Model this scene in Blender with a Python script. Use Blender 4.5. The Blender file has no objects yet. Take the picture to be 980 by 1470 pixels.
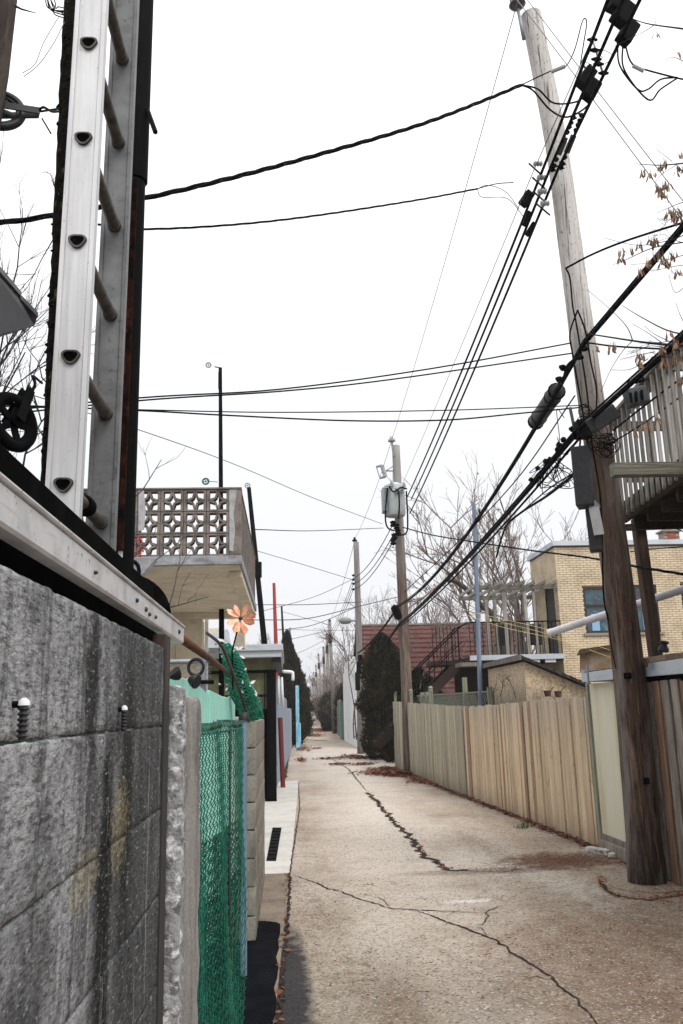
import bpy, bmesh, math, random
from mathutils import Vector, Matrix, noise as mn
random.seed(7)
C = bpy.context.scene
col = C.collection
R_ = math.radians
# ------------------------------------------------------------------ camera
FPX = 1225.0
CAM = Vector((0, 0, 1.65))
_dy = Vector((413-490, 1022-735, FPX)).normalized()
_up = Vector((354-490, -4530-735, FPX)).normalized()
_up = (_up-_dy*_up.dot(_dy)).normalized()
_rx = _dy.cross(_up)
if _rx.x < 0: _rx = -_rx
RM = Matrix((_rx, _dy, _up))                 # world = RM @ (right, down, forward)
def D(px, py): return RM @ Vector((px-490, py-735, FPX))
def P(px, py, Y): d = D(px, py); return CAM+d*(Y/d.y)
def PZ(px, py, z=0.0): d = D(px, py); return CAM+d*((z-1.65)/d.z)
def PX(px, py, X): d = D(px, py); return CAM+d*(X/d.x)
cd = bpy.data.cameras.new('camera'); cam = bpy.data.objects.new('camera', cd); col.objects.link(cam)
right = RM @ Vector((1, 0, 0)); down = RM @ Vector((0, 1, 0)); fwd = RM @ Vector((0, 0, 1))
m3 = Matrix((right, -down, -fwd)).transposed()
cam.matrix_world = Matrix.Translation(CAM) @ m3.to_4x4()
cd.sensor_fit = 'VERTICAL'; cd.sensor_height = 36.0; cd.sensor_width = 24.0
cd.lens = FPX/1470.0*36.0
cd.clip_start = 0.05; cd.clip_end = 3000
C.camera = cam
# ------------------------------------------------------------------ world, sun
SUN_EL, SUN_AZ = R_(52), R_(150)
w = bpy.data.worlds.new('World'); C.world = w; w.use_nodes = True
nt = w.node_tree; nt.nodes.clear()
out = nt.nodes.new('ShaderNodeOutputWorld'); bg = nt.nodes.new('ShaderNodeBackground')
sky = nt.nodes.new('ShaderNodeTexSky'); sky.sky_type = 'NISHITA'; sky.sun_disc = False
sky.sun_elevation = SUN_EL; sky.sun_rotation = SUN_AZ; sky.dust_density = 6; sky.air_density = 1.0; sky.ozone_density = 1
mx = nt.nodes.new('ShaderNodeMix'); mx.data_type = 'RGBA'; mx.inputs[0].default_value = 0.93
tc = nt.nodes.new('ShaderNodeTexCoord'); nz = nt.nodes.new('ShaderNodeTexNoise')
nz.inputs['Scale'].default_value = 1.6; nz.inputs['Detail'].default_value = 3
sep = nt.nodes.new('ShaderNodeSeparateXYZ')
ramp = nt.nodes.new('ShaderNodeValToRGB')      # overcast: brighter overhead than at the horizon
ramp.color_ramp.elements[0].position = 0.0; ramp.color_ramp.elements[0].color = (.62, .625, .655, 1)
ramp.color_ramp.elements[1].position = 1.0; ramp.color_ramp.elements[1].color = (1.36, 1.36, 1.36, 1)
for p_, c_ in ((.12, (.675, .682, .705)), (.30, (.72, .73, .75)), (.6, (1.0, 1.005, 1.02))):
    e_ = ramp.color_ramp.elements.new(p_); e_.color = (*c_, 1)
mul = nt.nodes.new('ShaderNodeVectorMath'); mul.operation = 'SCALE'; mul.inputs['Scale'].default_value = 9.7
cl = nt.nodes.new('ShaderNodeMapRange'); cl.inputs['To Min'].default_value = 9.4; cl.inputs['To Max'].default_value = 10.0
nt.links.new(tc.outputs['Generated'], nz.inputs['Vector']); nt.links.new(tc.outputs['Generated'], sep.inputs[0])
nt.links.new(nz.outputs['Fac'], cl.inputs['Value']); nt.links.new(cl.outputs[0], mul.inputs['Scale'])
nt.links.new(sep.outputs['Z'], ramp.inputs[0]); nt.links.new(ramp.outputs[0], mul.inputs[0])
nt.links.new(sky.outputs[0], mx.inputs[6]); nt.links.new(mul.outputs[0], mx.inputs[7])
nt.links.new(mx.outputs[2], bg.inputs[0]); bg.inputs[1].default_value = 0.10
nt.links.new(bg.outputs[0], out.inputs[0])
sd = bpy.data.lights.new('sun', 'SUN'); sd.energy = 1.5; sd.angle = R_(25); sd.color = (1, .97, .93)
sun = bpy.data.objects.new('sun', sd); col.objects.link(sun)
sdir = Vector((math.sin(SUN_AZ)*math.cos(SUN_EL), math.cos(SUN_AZ)*math.cos(SUN_EL), math.sin(SUN_EL)))
sun.rotation_euler = sdir.to_track_quat('Z', 'Y').to_euler()
C.view_settings.view_transform = 'Standard'; C.view_settings.look = 'None'
C.view_settings.exposure = 0.62; C.view_settings.gamma = 1.0; C.view_settings.use_curve_mapping = False

# ------------------------------------------------------------------ materials
def mat(name, base, layers=(), rough=.8, metal=0.0, bump=None, rnd=0.0, spec=.4, coord='Object', off=True, rlay=None, trans=0):
    m = bpy.data.materials.new(name); m.use_nodes = True
    t = m.node_tree; N = t.nodes; L = t.links; b = N['Principled BSDF']
    b.inputs['Roughness'].default_value = rough; b.inputs['Metallic'].default_value = metal
    b.inputs['Specular IOR Level'].default_value = spec
    if coord == 'World':
        g = N.new('ShaderNodeNewGeometry'); src = g.outputs['Position']
    else:
        g = N.new('ShaderNodeTexCoord'); src = g.outputs[coord]
        if off:
            oi = N.new('ShaderNodeObjectInfo'); va = N.new('ShaderNodeVectorMath'); va.operation = 'MULTIPLY_ADD'
            cb = N.new('ShaderNodeCombineXYZ')
            for i in range(3): L.new(oi.outputs['Random'], cb.inputs[i])
            va.inputs[1].default_value = (37, 61, 83)
            L.new(cb.outputs[0], va.inputs[0]); L.new(src, va.inputs[2]); src = va.outputs[0]
    cur = None
    def tex(ly):
        mp = N.new('ShaderNodeMapping'); mp.inputs['Scale'].default_value = ly.get('s', (1, 1, 1))
        mp.inputs['Location'].default_value = ly.get('o', (0, 0, 0)); L.new(src, mp.inputs[0])
        ty = ly.get('t', 'noise')
        if ty == 'voro':
            n = N.new('ShaderNodeTexVoronoi'); n.inputs['Scale'].default_value = 1
            L.new(mp.outputs[0], n.inputs['Vector']); return n.outputs['Distance']
        if ty == 'cell':
            n = N.new('ShaderNodeTexVoronoi'); n.inputs['Scale'].default_value = 1
            L.new(mp.outputs[0], n.inputs['Vector']); s2 = N.new('ShaderNodeSeparateColor'); L.new(n.outputs['Color'], s2.inputs[0]); return s2.outputs[0]
        n = N.new('ShaderNodeTexNoise'); n.inputs['Scale'].default_value = 1; n.inputs['Detail'].default_value = ly.get('d', 5)
        n.inputs['Roughness'].default_value = ly.get('r', .6); n.inputs['Distortion'].default_value = ly.get('dist', 0)
        L.new(mp.outputs[0], n.inputs['Vector']); return n.outputs['Fac']
    def ell(e):                                  # soft ellipse in world x,y (or y,z) with a noisy edge
        ax = e.get('ax', 'xy'); gg = N.new('ShaderNodeNewGeometry'); s = N.new('ShaderNodeSeparateXYZ'); L.new(gg.outputs['Position'], s.inputs[0])
        a, bb = {'xy': ('X', 'Y'), 'yz': ('Y', 'Z')}[ax]
        def sq(o, c, r):
            q = N.new('ShaderNodeMath'); q.operation = 'SUBTRACT'; q.inputs[1].default_value = c; L.new(s.outputs[o], q.inputs[0])
            q2 = N.new('ShaderNodeMath'); q2.operation = 'DIVIDE'; q2.inputs[1].default_value = r; L.new(q.outputs[0], q2.inputs[0])
            q3 = N.new('ShaderNodeMath'); q3.operation = 'MULTIPLY'; L.new(q2.outputs[0], q3.inputs[0]); L.new(q2.outputs[0], q3.inputs[1]); return q3.outputs[0]
        ad = N.new('ShaderNodeMath'); ad.operation = 'ADD'; L.new(sq(a, *e['a']), ad.inputs[0]); L.new(sq(bb, *e['b']), ad.inputs[1])
        n = N.new('ShaderNodeTexNoise'); n.inputs['Scale'].default_value = e.get('ns', 4); n.inputs['Detail'].default_value = 6; n.inputs['Roughness'].default_value = .7
        L.new(gg.outputs['Position'], n.inputs['Vector'])
        n2 = N.new('ShaderNodeMath'); n2.operation = 'MULTIPLY_ADD'; n2.inputs[1].default_value = e.get('nk', 2.4); n2.inputs[2].default_value = -e.get('nk', 2.4)*.5
        L.new(n.outputs['Fac'], n2.inputs[0]); a2 = N.new('ShaderNodeMath'); a2.operation = 'ADD'; L.new(ad.outputs[0], a2.inputs[0]); L.new(n2.outputs[0], a2.inputs[1])
        mr = N.new('ShaderNodeMapRange'); mr.inputs['From Min'].default_value = 1.0+e.get('soft', .3); mr.inputs['From Max'].default_value = 1.0-e.get('soft', .3)
        L.new(a2.outputs[0], mr.inputs['Value']); return mr.outputs[0]
    rgb = N.new('ShaderNodeRGB'); rgb.outputs[0].default_value = (*base, 1); cur = rgb.outputs[0]
    for ly in layers:
        if 'ell' in ly: f = ell(ly['ell'])
        elif 'z' in ly:
            s = N.new('ShaderNodeSeparateXYZ'); L.new(N.new('ShaderNodeTexCoord').outputs['Object'] if 0 else src, s.inputs[0])
            gp = N.new('ShaderNodeNewGeometry'); L.new(gp.outputs['Position'], s.inputs[0])
            mr = N.new('ShaderNodeMapRange'); mr.inputs['From Min'].default_value = ly['z'][0]; mr.inputs['From Max'].default_value = ly['z'][1]
            ad = N.new('ShaderNodeMath'); ad.operation = 'MULTIPLY_ADD'; ad.inputs[1].default_value = ly.get('nk', 1.5)
            L.new(tex(ly), ad.inputs[0]); L.new(s.outputs['Z'], ad.inputs[2]); L.new(ad.outputs[0], mr.inputs['Value']); f = mr.outputs[0]
        else:
            mr = N.new('ShaderNodeMapRange'); mr.inputs['From Min'].default_value = ly.get('lo', .4); mr.inputs['From Max'].default_value = ly.get('hi', .6)
            L.new(tex(ly), mr.inputs['Value']); f = mr.outputs[0]
        k = N.new('ShaderNodeMath'); k.operation = 'MULTIPLY'; k.inputs[1].default_value = ly.get('k', 1.0); k.use_clamp = True; L.new(f, k.inputs[0])
        mi = N.new('ShaderNodeMix'); mi.data_type = 'RGBA'; mi.inputs[7].default_value = (*ly['c'], 1)
        L.new(k.outputs[0], mi.inputs[0]); L.new(cur, mi.inputs[6]); cur = mi.outputs[2]
    if rnd:
        o2 = N.new('ShaderNodeObjectInfo'); mr = N.new('ShaderNodeMapRange'); mr.inputs['To Min'].default_value = 1-rnd; mr.inputs['To Max'].default_value = 1+rnd
        L.new(o2.outputs['Random'], mr.inputs['Value']); vm = N.new('ShaderNodeVectorMath'); vm.operation = 'SCALE'
        L.new(cur, vm.inputs[0]); L.new(mr.outputs[0], vm.inputs['Scale']); cur = vm.outputs[0]
    L.new(cur, b.inputs['Base Color'])
    if rlay:
        mr = N.new('ShaderNodeMapRange'); mr.inputs['To Min'].default_value = rlay['a']; mr.inputs['To Max'].default_value = rlay['b']
        L.new(tex(rlay), mr.inputs['Value']); L.new(mr.outputs[0], b.inputs['Roughness'])
    if bump:
        bl = bump if isinstance(bump, (list, tuple)) and isinstance(bump[0], dict) else [bump]
        prev = None
        for q in bl:
            bn = N.new('ShaderNodeBump'); bn.inputs['Strength'].default_value = q.get('k', .5); bn.inputs['Distance'].default_value = q.get('dd', .01)
            L.new(tex(q), bn.inputs['Height'])
            if prev: L.new(prev, bn.inputs['Normal'])
            prev = bn.outputs[0]
        L.new(prev, b.inputs['Normal'])
    return m
def S(a, b=None, c=None): return (a, a if b is None else b, a if c is None else c)
def wood(name, c1, c2, c3, rough=.85, rnd=.18, ax=2, k=1.0, g=1.0, extra=()):
    def v(lo, hi):
        q = [hi*g]*3; q[ax] = lo*g; return tuple(q)
    return mat(name, c1, [dict(c=c2, s=v(1.2, 22), lo=.35, hi=.62, k=.85*k), dict(c=c3, s=v(2.5, 70), lo=.5, hi=.66, k=.75*k),
        dict(c=tuple(x*.55 for x in c2), s=v(5, 9), lo=.60, hi=.72, k=.6*k), dict(c=tuple(x*.3 for x in c2), s=v(9, 60), lo=.64, hi=.70, k=.7*k)]+list(extra), rough=rough, rnd=rnd,
        bump=dict(s=v(2.5, 80), k=.5, dd=.006), spec=.2)
MT = {}
MT['ground'] = mat('soil', (.16, .13, .10), [dict(c=(.09, .07, .05), s=S(2), lo=.4, hi=.6), dict(c=(.2, .18, .12), s=S(9), lo=.5, hi=.65, k=.6)], coord='World', rough=1)
MT['lane'] = mat('lane concrete', (.42, .35, .28), [
    dict(c=(.22, .16, .115), s=S(.5), lo=.42, hi=.60, d=8, k=.75),
    dict(c=(.52, .47, .41), s=(.9, .16, 1), lo=.46, hi=.64, d=6, k=.75),
    dict(c=(.17, .115, .08), s=S(1.9), lo=.53, hi=.68, d=11, r=.8, k=.7),
    dict(c=(.13, .09, .065), s=S(9), lo=.50, hi=.62, d=9, r=.82, k=.6),
    dict(c=(.68, .62, .55), ell=dict(a=(1.2, .8), b=(12.5, 6), ns=1.3, soft=.95, nk=3.2), k=.6),
    dict(c=(.64, .59, .54), ell=dict(a=(1.7, 1.5), b=(30, 14), ns=.8, soft=.95, nk=2), k=.6),
    dict(c=(.75, .74, .71), ell=dict(a=(1.55, .22), b=(7.95, .06), ns=9, soft=.5, nk=3), k=.7),
    dict(c=(.10, .042, .022), ell=dict(a=(2.95, .62), b=(9.75, .50), ns=5, soft=.5, nk=4.2), k=.85),
    dict(c=(.13, .09, .065), ell=dict(a=(2.1, .9), b=(9.3, .16), ns=7, soft=.6, nk=3), k=.5),
    dict(c=(.13, .07, .04), ell=dict(a=(2.5, 1.2), b=(6.0, 1.6), ns=4, soft=.9, nk=5.5), k=.5),
    dict(c=(.10, .065, .045), ell=dict(a=(1.6, 2.6), b=(4.3, 1.6), ns=2.6, soft=.95, nk=4.5), k=.5),
    dict(c=(.60, .54, .47), s=S(44), lo=.57, hi=.66, d=6, r=.8, k=.4),
    dict(c=(.08, .055, .042), s=S(30), o=(2, 9, 4), lo=.56, hi=.64, d=6, r=.8, k=.65),
    dict(c=(.25, .09, .045), s=S(40), o=(1, 7, 1), lo=.61, hi=.67, d=4, k=.75),
    dict(c=(.65, .61, .56), t='cell', s=S(85), lo=.90, hi=.93, k=.4),
    dict(c=(.06, .042, .032), t='cell', s=S(75), lo=.88, hi=.91, k=.6),
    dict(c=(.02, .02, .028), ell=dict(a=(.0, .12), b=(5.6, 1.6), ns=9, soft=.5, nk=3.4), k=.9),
    ], coord='World', rough=.95, spec=.12, bump=[dict(s=S(34), k=1.0, dd=.014, d=7, r=.75), dict(s=S(4), k=.4, dd=.02)])
MT['apron'] = mat('light concrete', (.52, .505, .475), [dict(c=(.36, .34, .31), s=S(2.5), lo=.45, hi=.7, k=.7), dict(c=(.3, .28, .25), s=S(40), lo=.58, hi=.68, k=.4)], coord='World', rough=.9, bump=dict(s=S(50), k=.3, dd=.004))
MT['slab'] = mat('brown slab', (.24, .19, .145), [dict(c=(.13, .105, .085), s=S(3), lo=.4, hi=.65), dict(c=(.33, .29, .25), s=S(45), lo=.56, hi=.66, k=.6), dict(c=(.05, .04, .04), s=S(80), lo=.58, hi=.66, k=.6)], coord='World', rough=.95, bump=dict(s=S(55), k=.6, dd=.006))
MT['asphalt'] = mat('fresh asphalt', (.006, .006, .009), [dict(c=(.022, .022, .028), s=S(70), lo=.55, hi=.7, k=.8), dict(c=(.003, .003, .005), s=S(4), lo=.4, hi=.6)], coord='World', rough=.95, spec=.06, bump=[dict(s=S(90), k=.9, dd=.006), dict(s=S(8), k=.5, dd=.02)])
MT['crack'] = mat('crack dirt', (.016, .011, .009), [dict(c=(.07, .035, .02), s=S(24), lo=.56, hi=.7)], coord='World', rough=1)
MT['block'] = mat('grey block', (.26, .265, .275), [
    dict(c=(.38, .385, .395), s=S(3.2), lo=.42, hi=.60, k=.85), dict(c=(.09, .09, .095), s=S(7), lo=.47, hi=.62, d=8, r=.78, k=.75),
    dict(c=(.035, .036, .036), ell=dict(ax='yz', a=(1.88, .50), b=(1.30, .80), ns=6, soft=.6, nk=3.0), k=.85),
    dict(c=(.03, .03, .03), s=(22, 22, 1.1), lo=.50, hi=.64, d=7, r=.7, k=.65),
    dict(c=(.006, .007, .006), ell=dict(ax='yz', a=(1.50, .06), b=(1.36, .25), ns=26, soft=.6, nk=2.8), k=.97),
    dict(c=(.006, .007, .006), ell=dict(ax='yz', a=(1.46, .11), b=(1.02, .20), ns=16, soft=.7, nk=3.4), k=.9),
    dict(c=(.008, .008, .007), ell=dict(ax='yz', a=(1.36, .05), b=(1.72, .14), ns=22, soft=.7, nk=3.4), k=.85),
    dict(c=(.010, .010, .009), ell=dict(ax='yz', a=(1.68, .05), b=(1.50, .30), ns=22, soft=.7, nk=3.4), k=.85),
    dict(c=(.012, .012, .011), ell=dict(ax='yz', a=(1.10, .10), b=(1.28, .26), ns=16, soft=.8, nk=4), k=.6),
    dict(c=(.30, .25, .13), ell=dict(ax='yz', a=(1.62, .07), b=(1.46, .07), ns=60, soft=.4, nk=9), k=.42),
    dict(c=(.30, .26, .14), ell=dict(ax='yz', a=(1.36, .08), b=(1.42, .04), ns=64, soft=.4, nk=9), k=.42),
    dict(c=(.014, .014, .015), s=(100, 34, 120), lo=.48, hi=.58, d=6, r=.85, k=.7), dict(c=(.58, .58, .59), s=(100, 40, 140), o=(3, 1, 2), lo=.57, hi=.66, d=5, r=.8, k=.5),
    dict(c=(.40, .405, .41), s=(30, 30, 1.2), o=(7, 3, 1), lo=.60, hi=.72, d=5, k=.5),
    ], coord='World', rough=.92, spec=.12, bump=[dict(s=(110, 45, 130), k=.9, dd=.004, d=6), dict(s=S(18), k=.3, dd=.01)])
MT['mortar'] = mat('mortar', (.07, .07, .07), [dict(c=(.3, .3, .3), s=S(9), lo=.5, hi=.6), dict(c=(.03, .03, .03), s=S(40), lo=.5, hi=.65)], coord='World', rough=1, bump=dict(s=S(80), k=.8, dd=.004))
MT['pillar'] = mat('pillar concrete', (.25, .235, .22), [dict(c=(.12, .115, .11), s=(9, 9, 2), lo=.45, hi=.65), dict(c=(.45, .44, .43), s=S(80), lo=.58, hi=.66, k=.7), dict(c=(.05, .05, .05), s=S(100), lo=.56, hi=.66, k=.7)], coord='World', rough=.95, bump=dict(s=S(90), k=.8, dd=.005))
MT['pillar_edge'] = mat('spalled edge', (.26, .26, .265), [dict(c=(.62, .62, .63), s=S(26), lo=.52, hi=.62), dict(c=(.10, .10, .10), s=S(40), lo=.52, hi=.62, k=.9)], coord='World', rough=.95, bump=dict(s=S(50), k=1, dd=.012))
MT['concrete2'] = mat('old concrete', (.25, .225, .19), [dict(c=(.12, .10, .085), s=(6, 6, 1.5), lo=.42, hi=.65), dict(c=(.05, .05, .05), s=S(60), lo=.55, hi=.68, k=.6), dict(c=(.36, .33, .28), s=S(7), lo=.55, hi=.7, k=.5)], coord='World', rough=.95, bump=dict(s=S(60), k=.6, dd=.006))
MT['alu'] = mat('aluminium', (.58, .58, .59), [dict(c=(.36, .36, .37), s=(60, 60, 3), lo=.4, hi=.7, k=.6), dict(c=(.40, .40, .41), s=(4, 4, 2), lo=.4, hi=.65, k=.6), dict(c=(.25, .25, .25), s=S(90), lo=.64, hi=.72, k=.7), dict(c=(.3, .3, .3), s=(12, 12, 1), lo=.6, hi=.75, k=.5)], rough=.42, metal=.55, coord='World', bump=dict(s=(90, 90, 6), k=.12, dd=.002), rlay=dict(s=S(25), a=.3, b=.6))
MT['alu_dark'] = mat('dark shaded aluminium', (.16, .165, .17), [dict(c=(.09, .09, .095), s=S(14), lo=.4, hi=.65, k=.7), dict(c=(.06, .06, .06), s=S(60), lo=.6, hi=.7, k=.8)], rough=.5, metal=.5, coord='World', bump=dict(s=S(70), k=.15, dd=.003))  # far ladder rail's shade is put into this colour; also gutter lips
MT['rung'] = mat('dull rung metal', (.075, .068, .06), [dict(c=(.03, .027, .024), s=S(30), lo=.45, hi=.65)], rough=.55, metal=.3)
MT['beam'] = mat('galvanised beam', (.56, .56, .57), [dict(c=(.28, .28, .29), s=S(11), lo=.45, hi=.7, k=.7), dict(c=(.06, .05, .045), s=S(70), lo=.62, hi=.7, k=.9), dict(c=(.12, .11, .1), s=(3, 3, 30), lo=.62, hi=.74, k=.6)], rough=.5, metal=.3, coord='World', bump=dict(s=S(60), k=.15, dd=.003))
MT['black'] = mat('black timber', (.002, .002, .002), [dict(c=(.005, .005, .005), s=S(14), lo=.5, hi=.7)], rough=1, spec=.02)
MT['blackmetal'] = mat('black metal', (.002, .002, .0024), [dict(c=(.005, .005, .006), s=S(12), lo=.5, hi=.7)], rough=.8, spec=.08)
MT['steel'] = mat('dark steel', (.022, .022, .024), [dict(c=(.16, .08, .04), s=(8, 8, 2), lo=.55, hi=.7), dict(c=(.25, .25, .26), s=(40, 40, 4), lo=.6, hi=.75, k=.3)], rough=.6, metal=.3, coord='World')
MT['rust'] = mat('rust', (.12, .045, .02), [dict(c=(.03, .015, .01), s=S(25), lo=.45, hi=.6), dict(c=(.28, .11, .05), s=S(60), lo=.58, hi=.68, k=.7)], rough=.95, bump=dict(s=S(60), k=.6, dd=.004))
MT['darkrust'] = mat('dark rust', (.022, .008, .005), [dict(c=(.075, .024, .012), s=(60, 60, 25), lo=.52, hi=.66), dict(c=(.004, .003, .003), s=S(14), lo=.45, hi=.6)], rough=1, spec=.05, coord='World')
MT['galv'] = mat('galvanised', (.26, .28, .31), [dict(c=(.2, .22, .25), s=S(8), lo=.45, hi=.65)], rough=.5, metal=.4)
MT['insul'] = mat('insulator porcelain', (.05, .045, .045), rough=.25, spec=.6)
MT['porcel'] = mat('grey porcelain', (.35, .36, .36), [dict(c=(.2, .2, .2), s=S(20), lo=.5, hi=.6)], rough=.3)
MT['cable'] = mat('cable jacket', (.002, .002, .004), rough=.8, spec=.06)
MT['cable_g'] = mat('weathered cable', (.05, .055, .06), rough=.6)
MT['wire_thin'] = mat('thin wire', (.16, .16, .18), rough=.6, metal=.3)
MT['moss'] = mat('mossy bark', (.010, .008, .006), [dict(c=(.10, .10, .03), s=S(14), lo=.58, hi=.68, k=.8), dict(c=(.002, .002, .002), s=S(30), lo=.45, hi=.6)], rough=1, spec=.05, coord='World', bump=dict(s=S(45), k=1, dd=.02))
MT['bark'] = mat('bark', (.085, .065, .055), [dict(c=(.035, .027, .024), s=(14, 14, 3), lo=.45, hi=.6), dict(c=(.16, .14, .12), s=(20, 20, 5), lo=.58, hi=.7, k=.6)], rough=1, bump=dict(s=(24, 24, 5), k=.8, dd=.03))
MT['twig'] = mat('twig', (.10, .075, .065), [dict(c=(.05, .036, .032), s=S(3), lo=.4, hi=.6)], rough=1)
MT['twig_far'] = mat('far twig', (.22, .17, .15), [dict(c=(.13, .10, .09), s=S(1), lo=.4, hi=.6)], rough=1)
MT['twig_dark'] = mat('dark twig', (.03, .025, .028), rough=1)
MT['seed'] = mat('dry seed wing', (.30, .19, .12), [dict(c=(.17, .10, .06), s=S(40), lo=.4, hi=.6)], rough=.9, rnd=.2)
MT['leaf'] = mat('dead leaf', (.22, .075, .035), [dict(c=(.10, .035, .02), s=S(14), lo=.4, hi=.6), dict(c=(.32, .19, .10), s=S(22), lo=.6, hi=.7)], rough=.95, coord='World')
MT['cedar'] = mat('cedar foliage', (.028, .024, .012), [dict(c=(.014, .012, .008), s=S(2.5), lo=.4, hi=.6), dict(c=(.085, .06, .028), s=S(5), lo=.55, hi=.7, k=.8), dict(c=(.13, .10, .05), s=S(13), lo=.60, hi=.68, k=.7)], rough=1, coord='World', spec=.1)
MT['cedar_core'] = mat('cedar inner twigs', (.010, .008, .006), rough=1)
# poles: pale grey weathered above, dark brown below (creosote)
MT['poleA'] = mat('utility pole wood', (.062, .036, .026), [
    dict(c=(.17, .10, .065), s=(26, 26, 1.4), lo=.45, hi=.66, k=.85), dict(c=(.010, .006, .005), s=(60, 60, 3.2), lo=.50, hi=.62, k=.9), dict(c=(.26, .19, .15), s=(80, 80, 5), o=(3, 3, 3), lo=.62, hi=.72, k=.6), dict(c=(.006, .005, .004), s=(6, 6, 3), z=(.85, .15), nk=.5, k=.9),  # last layer blackens the foot: damp stain with contact shadow painted in
    dict(c=(.17, .12, .09), s=(9, 9, 1), z=(3.0, 4.4), nk=1.0, k=.6),
    dict(c=(.58, .56, .54), s=(10, 10, 1), z=(4.9, 6.6), nk=1.4, k=.95),
    dict(c=(.13, .10, .09), s=(55, 55, 1.6), lo=.54, hi=.68, k=.6), dict(c=(.04, .035, .03), s=(55, 55, 22), lo=.61, hi=.65, k=.8), dict(c=(.28, .26, .25), s=(7, 7, 1.2), lo=.5, hi=.66, k=.4), dict(c=(.03, .025, .02), s=(40, 40, .8), o=(4, 4, 4), lo=.60, hi=.64, k=.8)],
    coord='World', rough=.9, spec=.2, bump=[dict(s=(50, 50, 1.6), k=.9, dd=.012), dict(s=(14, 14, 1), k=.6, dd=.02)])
MT['poleB'] = mat('brown pole wood', (.10, .068, .052), [dict(c=(.19, .15, .125), s=(16, 16, 1.2), lo=.45, hi=.65), dict(c=(.03, .02, .016), s=(40, 40, 2), lo=.52, hi=.66, k=.8),
    dict(c=(.30, .29, .28), s=(9, 9, 1), z=(5.5, 8.2), nk=1.5, k=.85)], coord='World', rough=.95, bump=dict(s=(30, 30, 1.5), k=.8, dd=.015))
MT['poleC'] = mat('grey pole wood', (.24, .225, .215), [dict(c=(.13, .115, .11), s=(16, 16, 1.2), lo=.45, hi=.65), dict(c=(.07, .06, .06), z=(3.0, 1.2), s=S(3), k=.6)], coord='World', rough=.95, bump=dict(s=(30, 30, 1.5), k=.5, dd=.01))
MT['tan'] = wood('tan fence board', (.60, .475, .33), (.44, .315, .20), (.70, .60, .46), rnd=.15, extra=[dict(c=(.20, .14, .095), s=(9, 9, 5), z=(.62, .12), nk=.6, k=.7), dict(c=(.36, .32, .28), s=(8, 8, 1.5), z=(1.55, 2.1), nk=.9, k=.5)])
MT['tandark'] = wood('brown fence board', (.38, .25, .165), (.26, .16, .10), (.48, .37, .28), rnd=.2)
MT['greyfence'] = wood('grey green fence board', (.42, .38, .29), (.29, .25, .18), (.52, .47, .38), rnd=.18, extra=[dict(c=(.15, .12, .085), s=(9, 9, 5), z=(.6, .12), nk=.6, k=.7)])
MT['slabwood'] = wood('slab board', (.24, .21, .18), (.11, .085, .065), (.38, .36, .33), rnd=.25)
MT['slabbrown'] = wood('brown slab board', (.20, .115, .065), (.11, .06, .035), (.25, .20, .16), rnd=.2)
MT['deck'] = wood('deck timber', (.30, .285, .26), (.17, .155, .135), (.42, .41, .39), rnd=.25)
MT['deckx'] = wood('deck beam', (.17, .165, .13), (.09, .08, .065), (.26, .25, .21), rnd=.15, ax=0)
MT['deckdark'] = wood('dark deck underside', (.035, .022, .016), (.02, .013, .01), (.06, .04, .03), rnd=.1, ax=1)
MT['brownpost'] = wood('brown post', (.085, .05, .035), (.05, .03, .022), (.13, .09, .07), rnd=.1)
MT['greenpost'] = wood('green treated post', (.24, .25, .19), (.16, .16, .12), (.32, .33, .26), rnd=.1)
MT['door'] = mat('pale door panel', (.60, .575, .455), [dict(c=(.48, .43, .28), s=(3, 3, .5), lo=.48, hi=.65, k=.8), dict(c=(.57, .56, .48), s=(5, 5, 1), lo=.55, hi=.7, k=.7), dict(c=(.3, .25, .17), s=S(50), lo=.62, hi=.7, k=.4)], coord='World', rough=.7)
MT['fascia'] = mat('painted metal fascia', (.42, .46, .50), [dict(c=(.30, .33, .37), s=(3, 3, 12), lo=.5, hi=.7, k=.7), dict(c=(.15, .12, .1), s=S(30), lo=.66, hi=.74, k=.6)], coord='World', rough=.55)
MT['brick'] = mat('buff brick', (.64, .53, .38), [dict(c=(.44, .34, .22), s=S(2.2), lo=.42, hi=.62, k=.7), dict(c=(.70, .60, .42), s=S(30), lo=.5, hi=.7, k=.5), dict(c=(.20, .14, .09), s=S(22), lo=.66, hi=.74, k=.5)], coord='World', rough=.9)
MT['brickm'] = mat('brick mortar', (.15, .105, .07), rough=1)
MT['redbrick'] = mat('red brick', (.26, .075, .045), [dict(c=(.38, .15, .10), s=S(9), lo=.5, hi=.65)], coord='World', rough=.9)
MT['redmortar'] = mat('pale mortar', (.35, .3, .27), rough=1)
MT['shingle'] = mat('red brown shingle', (.085, .028, .023), [dict(c=(.13, .05, .04), s=(3, 3, 3), lo=.45, hi=.65), dict(c=(.09, .032, .027), s=S(14), lo=.5, hi=.66, k=.8)], coord='World', rough=.95, bump=dict(s=S(30), k=.5, dd=.01))
MT['darkwood'] = wood('dark red brown boards', (.075, .045, .038), (.04, .025, .022), (.11, .075, .06), rnd=.2)
MT['trim'] = mat('roof flashing', (.50, .55, .60), [dict(c=(.36, .40, .45), s=S(2), lo=.45, hi=.65)], coord='World', rough=.5)
MT['glass'] = mat('window glass', (.03, .085, .11), [dict(c=(.02, .03, .04), s=(2, 2, 3), lo=.4, hi=.6), dict(c=(.10, .24, .30), s=(3, 3, 4), lo=.56, hi=.66, k=.6)], coord='World', rough=.08, spec=.7)
MT['frame'] = mat('dark window frame', (.022, .018, .018), rough=.6)
MT['curtain'] = mat('blue curtain', (.25, .42, .6), rough=.9)
MT['sill'] = mat('stone sill', (.26, .22, .18), rough=.9)
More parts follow.
